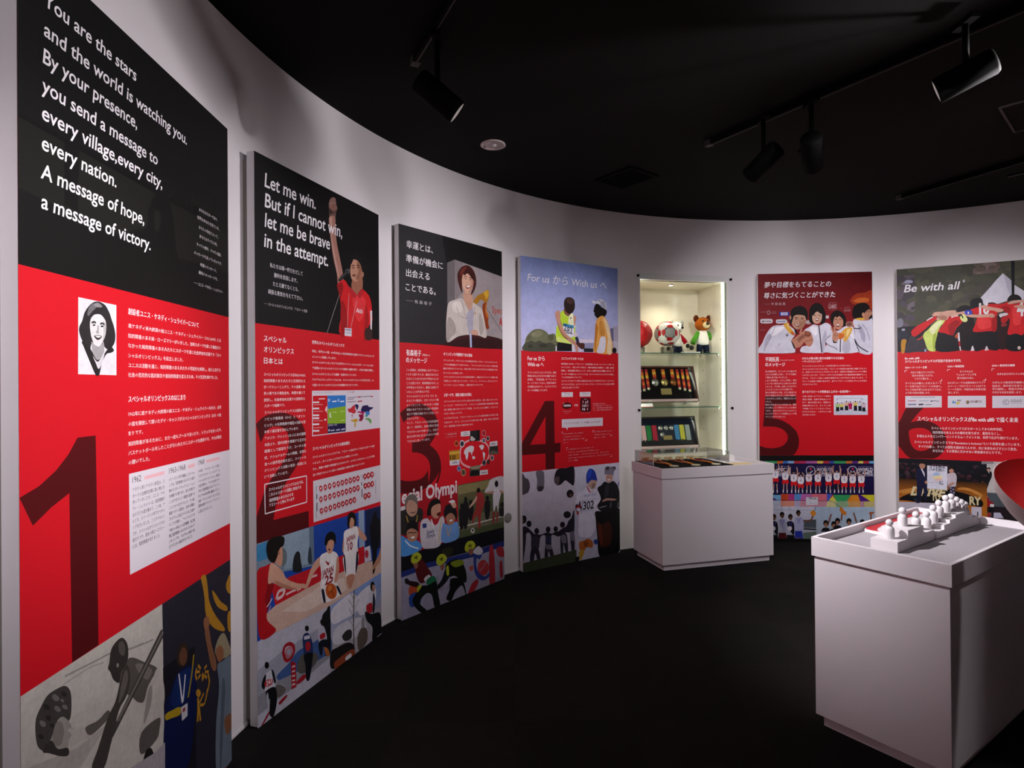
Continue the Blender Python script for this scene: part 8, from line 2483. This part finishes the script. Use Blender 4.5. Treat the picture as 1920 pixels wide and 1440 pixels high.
def peg(label, u, z):
    t = on2('peg_figure', label, 'peg figure', u, .222, z, 'white peg figures of the plinth model')
    b = MB(); b.lathe([(0, 0), (.0172, 0), (.0178, .002), (.0178, .030), (.0172, .037), (.0150, .043), (.0112, .0472), (.0066, .0496), (.0, .0502)], 32); b.build('body', 'porcelain', t)
    b = MB(); b.ball((0, 0, .0622), .0138, seg=28); b.build('head', 'porcelain', t)
    return t
for lb, u, z in (('white peg figure on the lowest front level of the podium model', .180, .789), ('white peg figure on the top level of the podium model', .297, .8225), ('white peg figure on the rear level of the podium model', .425, .790),
                 ('white peg figure on the first rising stair behind the podium model', .530, .777), ('white peg figure on the second rising stair of the staircase model', .600, .796), ('white peg figure on the third rising stair of the staircase model', .662, .810),
                 ('white peg figure on the top landing, at its rising end', .738, .824), ('white peg figure on the top landing, at its falling end', .800, .824), ('white peg figure on the first falling stair of the staircase model', .860, .803),
                 ('white peg figure on the second falling stair of the staircase model', .917, .785), ('white peg figure on the last falling stair, farthest from the podium model', .963, .769)): peg(lb, u, z)

# medals under glass on the far plinth
M1 = T(*P1, 0) @ Rz(P1R)
def on1(name, label, cat, x, y, z, group=None, rz=0): return thing(name, label, cat, M1 @ Vector((x, y, z)), P1R + rz, group)
t = on1('medal_board', 'black velvet board under three medals on the far plinth', 'board', 0, 0, .747)
b = MB(); b.box(.017, .017, 0, .640, .470, .034, bev=.002); b.build('board', 'black_mat', t)
for lb, x, d in (('medal on an orange ribbon at the left of the velvet board', .150, 'pale_gold'), ('medal on an orange ribbon at the middle of the velvet board', .340, 'pale_gold'), ('medal on an orange ribbon at the right of the velvet board', .520, 'pale_gold')):
    t = on1('medal', lb, 'medal', x, .075, .781, 'medals on the velvet board')
    b = MB(); b.lathe([(0, 0), (.033, 0), (.036, .0015), (.036, .005), (.033, .0065), (.028, .0055), (0, .0055)], 36); b.build('disc', d, t)
    for s, c in ((-1, 'rib_orange'), (1, 'rib_red')):
        b = MB(); b.ribbon([(0, .034, .005), (.004 + s * .012, .12, .008), (.014 + s * .028, .22, .003), (.022 + s * .034, .36, .003)], .010, (1, 0, 0), .0025); b.build('ribbon', c, t)
    b = MB(); b.ribbon([(0, .036, .0085), (.006, .13, .0115), (.018, .24, .006)], .004, (1, 0, 0), .002); b.build('ribbon_stripe', 'rib_yellow', t)
t = on1('acrylic_cover', 'low clear acrylic cover over the ribbons on the far plinth', 'cover', 0, 0, .781)
x0, y0, x1, y1, h = .019, .16, .700, .468, .088
b = MB(); b.box(x0, y0, 0, x1, y0 + .003, h); b.box(x0, y1 - .003, 0, x1, y1, h); b.box(x0, y0 + .003, 0, x0 + .003, y1 - .003, h); b.box(x1 - .003, y0 + .003, 0, x1, y1 - .003, h); b.box(x0, y0, h, x1, y1, h + .003); b.build('walls', 'acrylic', t)
b = MB()
e = .0018
for (xa, ya) in ((x0, y0), (x0, y1), (x1, y0), (x1, y1)): b.box(xa - e, ya - e, 0, xa + e, ya + e, h + .003)
for ya in (y0, y1): b.box(x0, ya - e, h + .001, x1, ya + e, h + .004)
for xa in (x0, x1): b.box(xa - e, y0, h + .001, xa + e, y1, h + .004)
b.build('edge', 'acrylic_edge', t)
src = None
for i in range(5):
    x = .10 + i * .105
    if src is None:
        src = on1('pin_card', 'small cream card with a pin in the row under the acrylic cover', 'card', x, .435, .781, 'cream pin cards under the acrylic cover')
        b = MB(); b.prism([(-.006, 0), (.010, 0), (.012, .026), (.009, .028)], 'x', -.034, .034); b.build('card', 'fur_cream', src)
        b = MB(); b.lathe([(0, 0), (.008, 0), (.008, .003), (0, .003)], 16, T(0, -.004, .016) @ Matrix.Rotation(math.pi / 2, 4, 'X')); b.build('pin', 'pale_gold', src)
        b = None
    else: c = copy_tree(src); c.location = M1 @ Vector((x, .435, .781))
t = on1('white_block', 'small white block at the back corner of the far plinth', 'block', .86, .44, .747); b = MB(); b.box(-.07, -.022, 0, .07, .022, .055, bev=.002); b.build('block', 'card', t)
for i, (lb, x, y, rz, w, d) in enumerate((('white leaflet at the front right of the far plinth tray', .745, .10, .05, .15, .10), ('cream leaflet at the middle right of the far plinth tray', .86, .24, -.06, .20, .14), ('white leaflet beside the acrylic cover on the far plinth', .79, .34, .02, .12, .08))):
    t = on1('leaflet', lb, 'leaflet', x, y, .7472 + .0022 * i, 'leaflets on the far plinth', rz); b = MB(); b.box(-w / 2, -d / 2, 0, w / 2, d / 2, .002); b.build('sheet', 'card' if i != 1 else 'fur_cream', t)

# round red bucket seat at the edge of view
SC = Vector((1.844, 1.890, 1.013)); SN = Vector((-.4681 * math.cos(1.73188), -.4681 * math.sin(1.73188), .8837)).normalized(); SN = Vector((.0751, -.4621, .8837)).normalized()
SM = T(0, 0, SC.z) @ SN.to_track_quat('Z', 'Y').to_matrix().to_4x4()
t = thing('bucket_seat', 'round red bucket seat in a white shell, cut by the frame edge', 'chair', (SC.x, SC.y, 0))
b = MB(); b.lathe([(0, -.115), (.08, -.110), (.15, -.098), (.205, -.075), (.245, -.035), (.262, .0), (.258, .004)], 56, SM); b.build('shell', 'white_shell', t)
b = MB(); b.lathe([(0, -.085), (.09, -.080), (.16, -.064), (.21, -.04), (.240, -.012), (.258, .004)], 56, SM); b.build('cushion', 'red_shell', t)
b = MB(); b.tube([(0, 0, .012), (0, 0, .80), tuple(SM @ Vector((0, 0, -.112)))], .022, 20); b.build('stem', 'chrome', t)
b = MB(); b.lathe([(0, .0), (.20, 0), (.20, .008), (.05, .02), (.03, .03), (0, .03)], 40); b.build('base', 'chrome', t)
